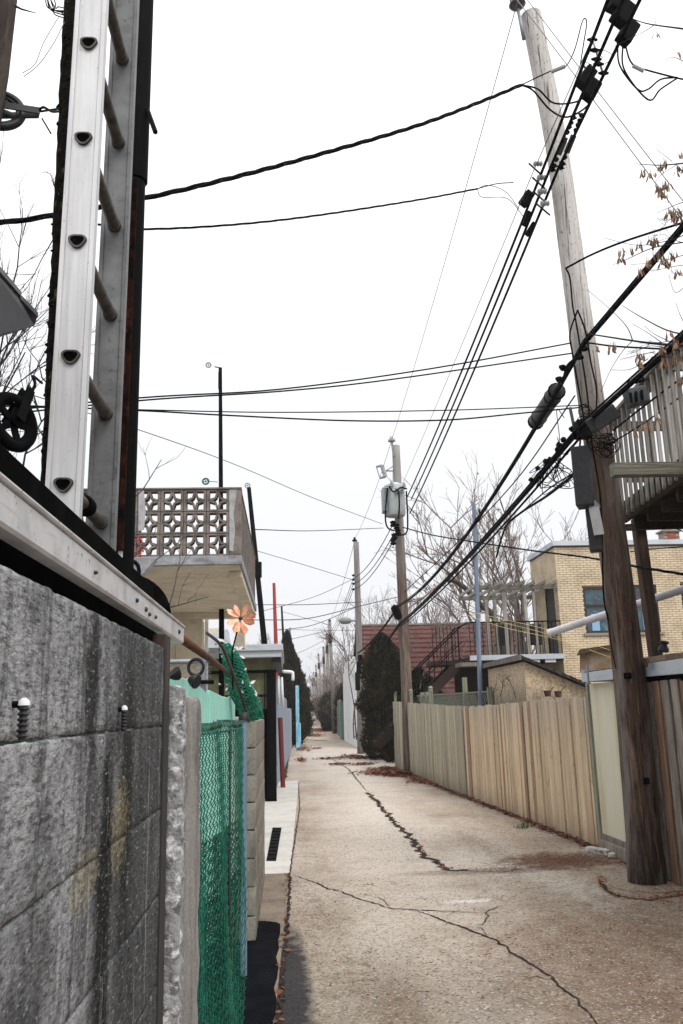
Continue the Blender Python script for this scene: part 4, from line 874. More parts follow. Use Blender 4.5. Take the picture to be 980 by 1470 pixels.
pulley('line_pulley', 'small green pulley above the balcony parapet', P(295, 691, 13.6), (0, 1, 0), .05, 'greenpaint', group='small line pulleys', thick=.013)
q = P(312, 692, 14); M().tube([P(300, 691, 13.6), q], .006, 5).build('pulley_arm', 'blackmetal', pA)
pB, pt = lpole('clothesline_pole', 'leaning black clothesline pole right of the cream balcony', 'pole', (381, 940), (357, 700), 22.5, .08, .055, 'blackmetal', 'clothesline poles')
q = P(370, 818, 22.5); M().box(q.x-.10, q.x+.10, q.y-.1, q.y+.1, q.z-.2, q.z+.2).build('joint_collar', 'blackmetal', pB)
pulley('line_pulley', 'small grey pulley on top of the leaning black pole', P(355, 697, 22.5), (0, 1, 0), .07, 'galv', group='small line pulleys', thick=.010)
lpole('clothesline_pole', 'red clothesline pole rising above the garage roof', 'pole', (396, 930), (393, 837), 23, .055, .04, 'red', 'clothesline poles')
lpole('clothesline_pole', 'thin dark pole between the red pole and the tall cedar', 'pole', (408, 945), (404, 870), 56, .09, .06, 'blackmetal', 'clothesline poles')
lpole('clothesline_pole', 'short thin red pole above the tall cedar', 'pole', (414, 950), (412, 903), 60, .08, .07, 'red', 'clothesline poles')
lpole('clothesline_pole', 'short thin grey pole above the tall cedar', 'pole', (417, 950), (416, 901), 61, .07, .06, 'galv', 'clothesline poles')
# --- garage with black gate
gY = 17.2; fz0 = P(370, 945, gY).z; fz1 = P(370, 927, gY).z; gx1 = P(392, 1000, gY).x; gx0 = -5
gar = T('garage', 'olive stucco flat roofed garage with pale blue grey roof edge and black gate', 'garage', (gx1-1, gY+1.5, 0))
M().box(gx0, gx1, gY, gY+4.2, 0, fz0).build('wall', 'olive', gar)
fx = P(404, 936, gY-.3).x; fzm = (fz0+fz1)/2
M().box(gx0, fx, gY-.35, gY+4.4, fz0, fzm).build('lower_fascia', 'fascia', gar, bev=.01)
M().box(gx0, fx+.03, gY-.40, gY+4.45, fzm, fz1).build('upper_fascia', 'fascia', gar, bev=.01)
M().box(gx1-.02, fx-.02, gY-.2, gY+4.3, fz0-.1, fz0).build('soffit', 'box', gar)
gate = T('black_gate', 'tall black metal gate standing in front of the olive garage', 'gate', (gx1-.3, gY-.1, 0))
gx = P(396, 1000, gY-.12).x; gz = P(380, 962, gY).z
M().box(gx-.18, gx, gY-.16, gY-.08, 0, gz).build('gate_post', 'blackmetal', gate)
M().box(gx-1.3, gx-.181, gY-.13, gY-.10, gz-.06, gz).build('top_bar', 'blackmetal', gate)
M().box(gx-1.3, gx-.181, gY-.13, gY-.10, gz-.52, gz-.47).build('middle_bar', 'blackmetal', gate)
M().box(gx-1.3, gx-.181, gY-.12, gY-.11, 0, gz-.75).build('solid_sheet', 'black', gate)
for k in range(14):
    x = gx-.22-k*.08; M().tube([(x, gY-.115, gz-.76), (x, gY-.115, gz-(.62 if k % 5 else .0))], .009, 5).build('gate_bar', 'blackmetal', gate)
M().box(-2.6, -1.4, 19, 19.1, fz1, fz1+.55).build('roof_cabinet', 'cream', bev=.02, label='pale cabinet standing on the garage roof behind the pinwheel', cat='cabinet')
M().prism([P(297, 930, 16.5), P(297, 912, 16.5), P(326, 903, 16.5), P(330, 930, 16.5)], (0, .5, 0)).build('white_shed', 'trim', label='pale blue white shed wall seen under the balcony', cat='shed')
M().prism([P(337, 930, 15), P(338, 905, 15), P(350, 905, 15), P(351, 930, 15)], (0, .4, 0)).build('planter_box', 'cream', label='beige box on the garage roof right of the pinwheel stick', cat='box')
# --- blue grey board fence and bits
bf = T('blue_grey_fence', 'blue grey painted board fence along the left lane edge past the black gate', 'fence', (-.2, 24, 0))
n_ = 40
for k in range(n_):
    y0 = 19+k*.52; y1 = y0+.5
    if y0 > 21.4: 
        x0 = Lx(y0)-.42+.012*(y0-21); x1 = Lx(y1)-.42+.012*(y1-21)
    else: x0 = x1 = -.30+.03*(y0-19)
    h = 2.45 if y0 < 24.2 else (2.05 if y0 < 30 else 1.75)
    h += .02*((k*5) % 3)
    M().prism([(x0, y0, 0), (x1, y1, 0), (x1, y1, h), (x0, y0, h)], (-.05, 0, 0)).build('board', 'bluegrey', bf)
dp = T('white_downspout', 'white elbow pipe sticking out above the blue grey fence', 'pipe', (-.2, 21, 2.4))
M().tube(cr([P(405, 964, 21), P(418, 965, 21), P(420, 968, 21), P(420, 977, 21)], 4), .04, 8).build('elbow', 'white', dp, smooth=True)
M().tube([P(399, 970, 20), P(400, 1010, 20)], .03, 8).build('white_pipe', 'white', smooth=True, label='white vertical pipe on the fence beside the black gate, left one', cat='pipe', group='white pipes')
M().tube([P(404, 972, 20.3), P(406, 1015, 20.3)], .03, 8).build('white_pipe', 'white', smooth=True, label='white vertical pipe on the fence beside the black gate, right one', cat='pipe', group='white pipes')
q0 = P(402, 1030, 20.2); q1 = P(406, 1122, 20.2)
M().tube([(q1.x, q1.y-.1, 0), (q0.x, q0.y-.1, q0.z)], .055, 10).build('red_bollard', 'darkred', smooth=50, label='dark red steel pipe post standing against the blue grey fence', cat='post')
q0 = P(427, 984, 40); M().box(q0.x-.10, q0.x+.06, 40, 40.2, 0, q0.z).build('light_blue_post', 'lightblue', bev=.02, label='light blue painted post at the far left lane edge', cat='post')
q0 = P(431, 1038, 42); M().box(q0.x-.2, q0.x+.02, 42, 43.5, 0, q0.z).build('light_blue_board', 'lightblue', bev=.02, label='low light blue board beyond the light blue post', cat='board')
# ================================================================== RIGHT SIDE
def boards(parent, m, y0, y1, wmin, wmax, ztop, gap=.006, th=.02, seed=0, xoff=0.0, jit=.012, alt=None, dx=.006, xf=Rx):
    r = random.Random(seed); y = y0; k = 0
    while y < y1:
        w_ = r.uniform(wmin, wmax); ya, yb = y, min(y+w_-gap, y1)
        if yb-ya > .03:
            o = r.uniform(-dx, dx)+xoff; xa, xb = xf(ya)+o, xf(yb)+o; za, zb_ = ztop(ya)+r.uniform(-jit, jit), ztop(yb)
            zb_ = za+(zb_-ztop(ya)); mm = alt[0] if alt and r.random() < alt[1] else m
            M().prism([(xa, ya, .015), (xb, yb, .015), (xb, yb, zb_), (xa, ya, za)], (th, 0, 0)).build('board', mm, parent)
        y += w_; k += 1
tf = T('tan_fence', 'tan vertical board fence along the right side of the lane', 'fence', (3.5, 13.5, 0))
boards(tf, 'tan', 10.46, 16.74, .085, .15, lambda y: 1.745-(y-10.4)*.0155, seed=3, alt=('tandark', .07), dx=.013, jit=.016)
M().prism([(Rx(10.46)+.04, 10.46, 0), (Rx(16.7)+.04, 16.7, 0), (Rx(16.7)+.04, 16.7, 1.6), (Rx(10.46)+.04, 10.46, 1.66)], (.01, 0, 0)).build('backing_sheet', 'black', tf)
q = Rx(16.76); M().box(q-.012, q+.09, 16.75, 16.84, 0, 1.68).build('post', 'slabwood', tf)
q = Rx(10.4); M().box(q-.02, q+.08, 10.36, 10.45, 0, 1.76).build('end_post', 'slabwood', tf)
gf2 = T('grey_fence', 'grey green weathered board fence beyond the tan fence', 'fence', (3.2, 21, 0))
boards(gf2, 'greyfence', 16.86, 24.9, .12, .15, lambda y: 1.665+(y-16.8)*.024, seed=5, dx=.006, gap=.008)
M().prism([(Rx(16.9)+.04, 16.9, 0), (Rx(24.9)+.04, 24.9, 0), (Rx(24.9)+.04, 24.9, 1.8), (Rx(16.9)+.04, 16.9, 1.6)], (.01, 0, 0)).build('backing_sheet', 'black', gf2)
for y in (24.95, 22.6, 20.1):
    q = Rx(y)+.06; z = 1.9+.0*(y-20); M().box(q, q+.09, y, y+.09, 0, z+.12).build('post', 'greenpost', gf2)
    M().lathe([(.05, 0), (.06, .02), (.045, .05), (.06, .09), (.03, .13), (.004, .14)], (q+.045, y+.045, z+.12), n=10).build('post_cap', 'greenpost', gf2, smooth=50)
for k in range(4):
    x = Rx(25)+.02+k*.15; M().box(x, x+.14, 25.06, 25.08, 0, 1.86).build('return_board', 'greyfence', gf2)
# lattice behind the fence
la = T('lattice_screen', 'pale diagonal lattice screen showing above the grey green fence', 'fence', (4.2, 20.5, 0))
A = P(600, 1016, 22.5); B = P(704, 1012, 18.6); tA = P(600, 997, 22.5).z; tB = P(704, 996, 18.6).z
def lp(t, z): return A.lerp(B, t)*1.0+Vector((0, 0, z-A.lerp(B, t).z))
zlow = 1.2; L_ = (B-A).length; ncell = 46; mb = M()
for s_ in (1, -1):
    for i in range(-14, ncell+14):
        t0 = i/ncell; t1 = (i+s_*((1.95-zlow)/(L_/ncell)))/ncell; a_, b_ = t0, t1; za, zb_ = zlow, 1.95
        if min(a_, b_) < 0 or max(a_, b_) > 1: continue
        o = Vector((.006*s_, 0, 0)); mb.beam(lp(a_, za)+o, lp(b_, zb_)+o, .006, .026)
mb.build('lattice', 'greenpost', la, kind='stuff')
M().beam(lp(0, 1.97), lp(1, 1.97), .04, .035).build('top_rail', 'greenpost', la)
for t, hh in ((.08, .09), (.16, .09), (.70, .36), (1.0, .1)): 
    q = lp(t, 0); M().box(q.x-.05, q.x+.05, q.y-.05, q.y+.05, 0, 1.96+hh).build('post', 'greenpost', la)
# --- garage on the right: pale panel, metal edge, slab boards
XF = 3.52
ge = T('right_garage', 'low garage with pale door panel and long blue grey metal roof edge on the right', 'garage', (4.6, 8.4, 0))
yE = PX(836, 972, XF).y; zf1 = PX(838, 966, XF).z; zf0 = PX(838, 979, XF).z
fr_ = PX(978, 948, XF); zr1 = PX(980, 945, XF).z; zr0 = PX(980, 967, XF).z
M().prism([(XF, yE, zf0), (XF, fr_.y, zr0), (XF, 4.5, zr0), (XF, 4.5, zr1), (XF, fr_.y, zr1), (XF, yE, zf1)], (.025, 0, 0)).build('metal_roof_edge', 'fascia', ge, bev=.003)
M().prism([(XF+.03, yE, zf1-.005), (XF+.03, 4.5, zr1-.005), (XF+3, 4.5, zr1+.02), (XF+3, yE, zf1+.02)], (0, 0, .02)).build('roof', 'tar', ge)
M().box(XF, XF+2.6, yE+.002, yE+.03, zf0, zf1+.04).build('side_roof_edge', 'fascia', ge)
M().box(XF-.012, XF+.01, yE-.22, yE-.19, zf0-.03, zf1+.10).build('strap', 'galv', ge)
M().box(3.625, 3.65, 9.0, 10.28, .19, zf0-.02).build('door_panel', 'door', ge)
M().box(3.60, 3.66, 10.288, 10.352, .0, zf0-.01).build('door_jamb', 'greenpost', ge)
M().prism([(3.56, 10.25, .0), (3.56, 8.7, .0), (3.56, 8.7, .13), (3.56, 10.25, .13)], (.05, 0, 0)).build('bottom_board', 'slabwood', ge, bev=.004)
M().prism([(3.60, 10.25, .135), (3.60, 8.7, .135), (3.60, 8.7, .185), (3.60, 10.25, .185)], (.05, 0, 0)).build('bottom_board', 'slabwood', ge)
M().box(3.63, 3.66, 4.0, 8.98, 0, zf0).build('dark_backing', 'black', ge)
r = random.Random(6); y = 8.95; k = 0
cols_ = ['slabwood', 'slabwood', 'slabwood', 'slabbrown', 'slabwood', 'slabwood', 'slabbrown']
while y > 4.5:
    w_ = r.uniform(.13, .19); zt2_ = zr0-.03+r.uniform(-.05, .0)
    L1 = []; L2 = []
    for i in range(9):
        t = i/8; z = .02+(zt2_-.02)*t; L1.append((3.55, y+mn.noise((k*3, t*3, 0))*.035, z)); L2.append((3.55, y-w_+mn.noise((k*3+1, t*3, 5))*.035, z))
    M().prism(L1+L2[::-1], (.045, 0, 0)).build('slab_board', cols_[k % 7], ge, bev=.004)
    y -= w_+.055; k += 1
# brown parapet strip and boards on the roof
a = P(832, 936, 11); b = P(872, 924, 11)
M().prism([P(828, 940, 11.2), P(832, 932, 11.2), P(850, 930, 11.2), P(900, 922, 11.0), P(900, 927, 11.0)], (.05, .12, 0)).build('ragged_plank', 'brownpost', label='ragged dark brown plank behind the metal roof edge left of the utility pole', cat='plank')
M().prism([P(832, 966, 11.25), P(832, 938, 11.25), P(905, 926, 11.05), P(905, 960, 11.05)], (.05, .1, 0)).build('parapet_board', 'cardboard', label='pale brown parapet board under the ragged plank', cat='board')
for (l, lb) in [([(925, 952), (930, 943), (958, 940), (956, 948)], 'pale torn board lying on the garage roof left of the deck post'), ([(955, 949), (962, 938), (975, 937), (972, 947)], 'crumpled brown board on the garage roof right of the deck post'), ([(970, 947), (980, 936), (1000, 934), (1000, 944)], 'pale brown board on the garage roof at the right edge')]:
    M().prism([P(x, y, 8.3) for x, y in l], (.03, .35, 0)).build('roof_board', 'cardboard', label=lb, cat='board', group='boards on the garage roof')
q = P(952, 936, 8.6); M().lathe([(.05, 0), (.055, .03), (.03, .08), (.045, .09), (.045, .11)], q, (.2, 0, 1), 10).build('black_pot', 'box', smooth=50, label='small black pot standing on the garage roof by the deck post', cat='pot')
q = P(926, 946, 8.1); M().prism([P(924, 944, 8.1), P(932, 947, 8.1), P(930, 957, 8.1)], (.02, .1, 0)).build('dark_scrap', 'brownpost', label='dark triangular scrap on the garage roof edge', cat='scrap')
# --- shed
sc = P(752, 950, 16); sl = PX(700, 961, sc.x); sr = P(840, 987, 16)
sh_ = T('garden_shed', 'small chipboard garden shed with black sloping roof behind the tan fence', 'shed', (sc.x+.6, 17, 0))
ya = 16; ybk = sl.y
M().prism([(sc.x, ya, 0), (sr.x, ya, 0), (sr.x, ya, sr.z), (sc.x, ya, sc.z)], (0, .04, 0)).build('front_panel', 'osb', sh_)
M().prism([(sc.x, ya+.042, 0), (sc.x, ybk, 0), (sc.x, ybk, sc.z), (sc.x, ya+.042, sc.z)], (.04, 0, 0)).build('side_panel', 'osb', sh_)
nrm = Vector((sr.x-sc.x, 0, sr.z-sc.z)).normalized(); e0 = sc-nrm*.12; e1 = sr+nrm*.18
for k in range(9):
    a = e0.lerp(e1, k/9); b = e0.lerp(e1, (k+1)/9+.01)
    M().prism([(a.x, ya-.14, a.z+.015+.012), (b.x, ya-.14, b.z+.015), (b.x, ya-.14, b.z+.075), (a.x, ya-.14, a.z+.085)], (0, ybk-ya+.3, 0)).build('roof_shingle_strip', 'tar', sh_)
M().box(e0.x-.01, e0.x+.02, ya-.15, ybk+.15, e0.z-.02, e0.z+.075).build('roof_edge', 'slabwood', sh_)
for k, (px, py) in enumerate([(786, 996), (801, 997)]):
    q = P(px, py, 15.6); t = T('pot', ('brown broken pot on the fence by the shed, left one', 'brown pot with a handle by the shed, right one')[k], 'pot', q, 'pots beside the shed')
    M().lathe([(.05, -.05), (.07, .05), (.075, .06), (.06, .06)], q, (0, 0, 1), 9).build('bowl', 'brownpost', t); M().tube([q+Vector((.05, 0, .04)), q+Vector((.12, 0, .13))], .008, 5).build('handle', 'brownpost', t)
# --- brick house
YH = 24.0; hc = P(795, 784, YH); zH = hc.z; XH = hc.x; XH2 = 14.0
YH2 = PX(760, 804, XH).y
ho = T('brick_house', 'two storey buff brick house with teal windows and flat roof on the right', 'house', (XH+2.5, YH+2, 0))
def rectpx(x0, y0, x1, y1): a = P(x0, y0, YH); b = P(x1, y1, YH); return (a.x, b.x, b.z, a.z)
wins = [rectpx(836, 843, 886, 908), rectpx(909, 840, 949, 907), rectpx(976, 838, 1016, 905)]
z00 = .6
def cells(x0, x1, z0, z1, openings):
    xs = sorted({x0, x1, *[v for o in openings for v in o[:2]]}); zs_ = sorted({z0, z1, *[v for o in openings for v in o[2:]]}); res = []
    for a, b in zip(xs, xs[1:]):
        for c, d in zip(zs_, zs_[1:]):
            if not any(o[0] <= (a+b)/2 <= o[1] and o[2] <= (c+d)/2 <= o[3] for o in openings): res.append((a, b, c, d))
    return res
mb = M()
for a, b, c, d in cells(XH+.02, XH2, 0, zH, wins): mb.box(a, b, YH+.012, YH+.16, c, d)
mb.build('wall', 'brickm', ho)
dq0 = PX(791, 866, XH); dq1 = PX(782, 930, XH); dY0, dY1 = 24.35, 25.25; dz0, dz1 = 3.07, 5.05
mb = M()
for a, b, c, d in cells(YH+.17, YH2, 0, zH, [(dY0, dY1, dz0, dz1)]): mb.box(XH+.012, XH+.15, a, b, c, d)
mb.build('wall', 'brickm', ho)
bme = mesh_only(M().box(-.098, .098, 0, .05, 0, .056), 'brick', 'brick')
bme2 = mesh_only(M().box(0, .05, -.098, .098, 0, .056), 'brick_side', 'brick')
bricks = []
r = random.Random(1); nz_ = int((zH-z00)/.0665)
def course(a0, a1, off, ops):
    segs = [(a0, a1)]
    for o0, o1 in ops: segs = [q for p, q2 in segs for q in ((p, min(q2, o0)), (max(p, o1), q2)) if q[1]-q[0] > .03]
    res = []
    for p, q2 in segs:
        k0 = math.floor((p-off)/.208)
        while off+k0*.208 < q2:
            u0, u1 = max(p, off+k0*.208), min(q2, off+(k0+1)*.208-.012)
            if u1-u0 > .02: res.append((u0, u1))
            k0 += 1
    return res
for j in range(nz_):
    z = z00+j*.0665; o = .104 if j % 2 else 0
    for u0, u1 in course(XH, XH2, XH+o, [(w_[0], w_[1]) for w_ in wins if w_[2]-.058 < z < w_[3]]):
        bricks.append((0, Vector(((u0+u1)/2, YH+r.uniform(-.004, .003), z)), (u1-u0)/2))
    for u0, u1 in course(YH+.055, YH2, YH+.1-o, [(dY0, dY1)] if dz0-.05 < z < dz1 else []):
        bricks.append((1, Vector((XH+r.uniform(-.004, .003), (u0+u1)/2, z)), (u1-u0)/2))
vis = [b for b in bricks if b[0] == 0 and b[2] > .09 and b[1].x < 11.6 and b[1].z > 2.7]
vis.sort(key=lambda b: (b[1].x-9)**2*.15+(b[1].z-4.8)**2)
first = set(id(b[1]) for b in vis[:295])
mb = M()
for s_, p, hw in bricks:
    if id(p) in first: inst(bme, 'brick', ho, p)
    elif s_ == 0: mb.box(p.x-hw, p.x+hw, p.y, p.y+.05, p.z, p.z+.056)
    else: mb.box(p.x, p.x+.05, p.y-hw, p.y+hw, p.z, p.z+.056)
mb.build('bricks', 'brick', ho, kind='stuff', origin=(0, 0, 0))
M().box(XH-.06, XH2, YH-.08, YH+.2, zH+.004, zH+.14).build('roof_flashing', 'trim', ho)
M().box(XH-.062, XH+.2, YH+.202, YH2+.1, zH+.004, zH+.142).build('roof_flashing', 'trim', ho)
M().box(XH+.2, XH2, YH+.2, YH2+.05, zH-.1, zH+.05).build('roof', 'tar', ho)
for a, b, c, d in wins:
    wf = M()
    for q in ((a, a+.06, c, d), (b-.06, b, c, d), (a+.06, b-.06, d-.06, d), (a+.06, b-.06, c, c+.06), (a+.06, b-.06, (c+d)/2+.10, (c+d)/2+.16)): wf.box(q[0], q[1], YH+.02, YH+.09, q[2], q[3])
    wo = wf.build('window', 'frame', ho)
    M().box(a+.06, b-.06, YH+.06, YH+.07, c+.06, (c+d)/2+.10).build('pane', 'glass', wo); M().box(a+.06, b-.06, YH+.05, YH+.06, (c+d)/2+.16, d-.06).build('pane', 'glass', wo)
    M().box(a+.2, a+.42, YH+.046, YH+.052, c+.07, c+.55).build('curtain', 'curtain', wo)
    M().box(a-.08, b+.08, YH-.05, YH+.05, c-.075, c-.004).build('sill', 'sill', wo)
M().box(XH+.04, XH+.09, dY0, dY1, dz0, dz1).build('side_door', 'frame', ho)
# chimney
cx0 = P(953, 770, 27).x; cx1 = P(976, 770, 27).x; czb = P(965, 776, 27).z; czt = P(965, 763, 27).z
chm = T('chimney', 'small red brick chimney on the flat roof of the buff house', 'chimney', ((cx0+cx1)/2, 27.2, zH))
M().box(cx0+.01, cx1-.01, 27.01, 27.45, zH, czt).build('core', 'redmortar', chm)
rb = mesh_only(M().box(-.10, .10, 0, .02, 0, .055), 'red_brick', 'redbrick')
nb2 = max(2, int((cx1-cx0)/.21)); j = 0; z = zH+.02
while z < czt-.06:
    for k in range(nb2+1):
        x = cx0+.10+k*.21-(.1 if j % 2 else 0)
        if cx0+.05 <= x <= cx1-.05: inst(rb, 'brick', chm, (x, 27.0, z))
    z += .07; j += 1
M().box(cx0-.05, cx1+.05, 26.95, 27.5, czt, czt+.06).build('crown_slab', 'sill', chm)
M().lathe([(.10, 0), (.09, .22), (.11, .24)], ((cx0+cx1)/2, 27.2, czt+.06), n=10).build('flue_pot', 'cardboard', chm)
# --- balcony deck, pergola, stairs
dl = P(674, 950, YH); dr_ = P(805, 938, YH); zD = (dl.z+dr_.z)/2; XD = dl.x
bd = T('house_balcony', 'black railed balcony with blue grey edge on the side of the brick house', 'balcony', ((XD+XH)/2, YH+1, 0))
M().box(XD, XH-.004, YH-.10, YH-.05, zD-.06, zD+.08).build('edge_board', 'fascia', bd)
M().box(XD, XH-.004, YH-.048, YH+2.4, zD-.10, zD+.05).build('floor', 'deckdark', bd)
M().box(XD-.3, XD+.3, YH-.15, YH+.6, zD-.22, zD-.11).build('joist_end', 'slabwood', bd)
M().box(XD, XH-.004, YH+2.3, YH+2.4, 0, zD-.12).build('rear_wall', 'brickm' if 0 else 'deckdark', bd)
rl = zD+1.0
M().tube([(XD, YH-.06, rl), (XH-.01, YH-.06, rl)], .02, 6).build('handrail', 'blackmetal', bd)
M().tube([(XD, YH-.06, rl), (XD, YH+2.3, rl)], .02, 6).build('handrail', 'blackmetal', bd)
x = XD+.03
while x < XH: M().box(x-.008, x+.008, YH-.068, YH-.052, zD+.08, rl).build('baluster', 'blackmetal', bd); x += .125
pe = T('pergola', 'weathered grey wooden pergola standing on the brick house balcony', 'pergola', ((XD+XH)/2, YH+1.2, zD))
zP = P(686, 844, YH).z; xP = P(686, 844, YH).x; yP2 = YH+2.35; zP2 = P(660, 862, yP2).z; zP = P(740, 843, YH).z
for y_ in (YH, yP2): M().beam((xP-.1, y_, zP), (XH-.01, y_, zP), .05, .13).build('main_beam', 'deckx', pe)
for k in range(8):
    x = xP+(XH-.1-xP)*k/7; M().box(x-.02, x+.02, YH-.35, yP2+.3, zP+.066, zP+.16).build('rafter', 'deck', pe)
for (px, w_) in [(727, .11), (757, .09), (770, .07)]:
    q = P(px, 900, YH); M().box(q.x-w_/2, q.x+w_/2, YH+.03, YH+.12, zD+.05, zP-.066).build('post', 'deck', pe)
for px in (699, 711, 741, 768):
    q = P(px, 900, yP2); M().box(q.x-.05, q.x+.05, yP2-.12, yP2-.03, zD+.05, zP-.066).build('post', 'deck', pe)
for k, (x0, x1) in enumerate([(714, 734), (760, 780)]):
    a = P(x0, 903, YH+.2); b = P(x1, 938, YH+.2); ch_ = T('balcony_chair', ('dark chair with grey wooden frame on the balcony, left one', 'dark chair with grey wooden frame on the balcony, right one')[k], 'chair', ((a.x+b.x)/2, YH+.3, zD+.05), 'chairs on the balcony')
    M().box(a.x, b.x, YH+.22, YH+.26, zD+.35, zD+.95).build('backrest', 'frame', ch_); M().box(a.x, b.x, YH+.265, YH+.7, zD+.38, zD+.44).build('seat', 'frame', ch_)
    for xx_ in (a.x-.03, b.x+.03): M().box(xx_-.03, xx_+.03, YH+.2, YH+.26, zD+.05, zD+1.0).build('leg', 'slabwood', ch_)
    for xx_ in (a.x-.03, b.x+.03): M().box(xx_-.03, xx_+.03, YH+.65, YH+.71, zD+.05, zD+.5).build('leg', 'slabwood', ch_)
st = T('outdoor_stairs', 'black outdoor staircase going down from the balcony in front of the red roof', 'stairs', (XD-1, YH+1.5, 0))
s0 = Vector((XD, YH+.9, zD)); s1 = Vector((XD-2.6, YH+.9, zD-2.35))
for o in (0, .9):
    M().beam(s0+Vector((0, o, 0)), s1+Vector((0, o, 0)), .05, .26).build('stringer', 'deckdark', st); M().tube([s0+Vector((0, o, 1)), s1+Vector((0, o, 1))], .022, 6).build('handrail', 'blackmetal', st)
    M().tube([s0+Vector((0, o, .55)), s1+Vector((0, o, .55))], .015, 6).build('middle_rail', 'blackmetal', st)
    for k in range(7):
        q = s0.lerp(s1, (k+.3)/7)+Vector((0, o, 0)); M().tube([q, q+Vector((0, 0, 1))], .014, 5).build('rail_post', 'blackmetal', st)
for k in range(11):
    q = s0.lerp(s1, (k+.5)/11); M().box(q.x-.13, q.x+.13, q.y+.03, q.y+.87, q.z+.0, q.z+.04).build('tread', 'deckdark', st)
M().box(XD-.9, XD-.02, YH+.9, YH+2.1, zD-.12, zD+.0).build('landing', 'deckdark', st)
for k in range(8): M().box(XD-.88+k*.11, XD-.865+k*.11, YH+.86, YH+.88, zD, zD+1.0).build('landing_baluster', 'blackmetal', st)
for k, (px, lb) in enumerate([(767, 'left'), (790, 'right')]):
    a = P(px-8, 951, YH); b = P(px+7, 946, YH); M().box(a.x, b.x, YH-.02-.03, YH-.01, a.z, b.z).build('wall_plate', 'cap', label='small white plate on the brick wall under the balcony, %s one' % lb, cat='plate', group='white plates under the balcony')
# white long pipe
pa = P(788, 909, 10.4); pb = P(980, 846, 9.3); pd = (pb-pa).normalized()
wp = T('white_pipe', 'long white pipe running diagonally across the front of the brick house', 'pipe', pa.lerp(pb, .5))
M().tube([pa, pb+pd*1.2], .046, 16).build('tube', 'pvc', wp, smooth=60)
M().lathe([(.050, 0), (.050, .05)], pa-pd*.005, pd, 16).build('end_ring', 'pvc', wp, smooth=50)
M().lathe([(.040, -.002), (.039, .002)], pa-pd*.008, pd, 16).build('dark_opening', 'black', wp)
for k, l in enumerate([[(655, 872), (700, 884), (790, 905), (880, 935)], [(655, 878), (720, 900), (800, 918), (880, 945)], [(700, 888), (800, 915), (860, 948)]]):
    wire('clothes_line', cr([P(x, y, 14-i*1.1) for i, (x, y) in enumerate(l)], 6), .0032, 'thin yellow clothes line across the brick house, %s' % ('top one', 'lowest one', 'middle one')[k], 'yellowrope', 'yellow clothes lines')
# blue grey steel pole
pC_, pt = lpole('steel_pole', 'blue grey steel clothesline pole behind the fence left of the shed', 'pole', (690, 1012), (680, 724), 19, .055, .045, 'bluepost')
for k, (px, py) in enumerate([(688, 735), (683, 748)]):
    pulley('line_pulley', ('small dark pulley near the top of the blue grey steel pole, upper one', 'small dark pulley near the top of the blue grey steel pole, lower one')[k], P(px, py, 18.9), (1, -.5, 0), .07, 'blackmetal', group='pulleys on the steel pole', thick=.008)
# --- wooden deck upper right
u = Vector((.075, 1, 0)).normalized(); c0 = P(888, 742, 9.0)
dk = T('wooden_deck', 'raised weathered grey wooden deck with baluster railing at the upper right', 'deck', (c0.x+1, 7.5, c0.z-2))
zt2_ = P(888, 606, 9).z; zfz = c0.z
for k in range(34):
    p = c0-u*(.155*k+.02)
    b_ = M(); b_.add([(p.x-.017, p.y-.013, zfz-.02), (p.x+.015, p.y-.013, zfz-.02), (p.x+.015, p.y+.013, zfz-.05), (p.x-.017, p.y+.013, zfz-.05), (p.x-.017, p.y-.013, zt2_), (p.x+.015, p.y-.013, zt2_), (p.x+.015, p.y+.013, zt2_), (p.x-.017, p.y+.013, zt2_)], [(0, 3, 2, 1), (4, 5, 6, 7), (0, 1, 5, 4), (1, 2, 6, 5), (2, 3, 7, 6), (3, 0, 4, 7)]); b_.build('baluster', 'deck', dk)
e_ = Vector((.022, 0, 0))
M().beam(c0+Vector((.045, 0, zt2_-zfz-.05)), c0-u*5+Vector((.045, 0, zt2_-zfz-.05)), .035, .09).build('top_rail', 'deck', dk)
M().beam(c0+Vector((.03, .02, zt2_-zfz+.025)), c0-u*5+Vector((.03, 0, zt2_-zfz+.025)), .12, .035).build('cap_rail', 'deck', dk)
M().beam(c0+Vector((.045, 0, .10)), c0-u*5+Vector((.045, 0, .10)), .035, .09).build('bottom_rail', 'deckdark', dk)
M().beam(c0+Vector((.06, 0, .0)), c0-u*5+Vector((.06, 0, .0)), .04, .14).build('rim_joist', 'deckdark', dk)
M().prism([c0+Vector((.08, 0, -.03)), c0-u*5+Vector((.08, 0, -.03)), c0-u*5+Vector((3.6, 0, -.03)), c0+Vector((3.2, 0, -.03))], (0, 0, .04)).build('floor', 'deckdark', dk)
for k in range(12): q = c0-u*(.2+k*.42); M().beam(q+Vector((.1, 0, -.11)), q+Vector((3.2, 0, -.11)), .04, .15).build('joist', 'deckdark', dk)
for zz in (zt2_-.05, zfz+.45): M().beam(Vector((c0.x+.1, c0.y, zz)), Vector((c0.x+3.2, c0.y, zz)), .04, .11).build('far_rail', 'brownpost', dk)
for k in range(4): M().box(c0.x+.45+k*.75, c0.x+.49+k*.75, c0.y-.02, c0.y+.02, zfz, zt2_).build('far_baluster', 'brownpost', dk)
pz0 = P(962, 640, 7.75); M().beam((pz0.x+.10, 7.75, zfz-.1), (pz0.x+.03, 7.75, zt2_+.20), .13, .13).build('corner_post', 'deck', dk)
M().beam((pz0.x-.12, 7.68, zt2_+.14), (pz0.x+1.6, 7.6, zt2_+.20), .06, .15).build('header_beam', 'deckx', dk)
M().beam(P(933, 520, 8.2), P(975, 650, 8.3), .08, .13).build('brace', 'brownpost', dk)
a = P(878, 675, 7.0); b = P(985, 673, 7.0)
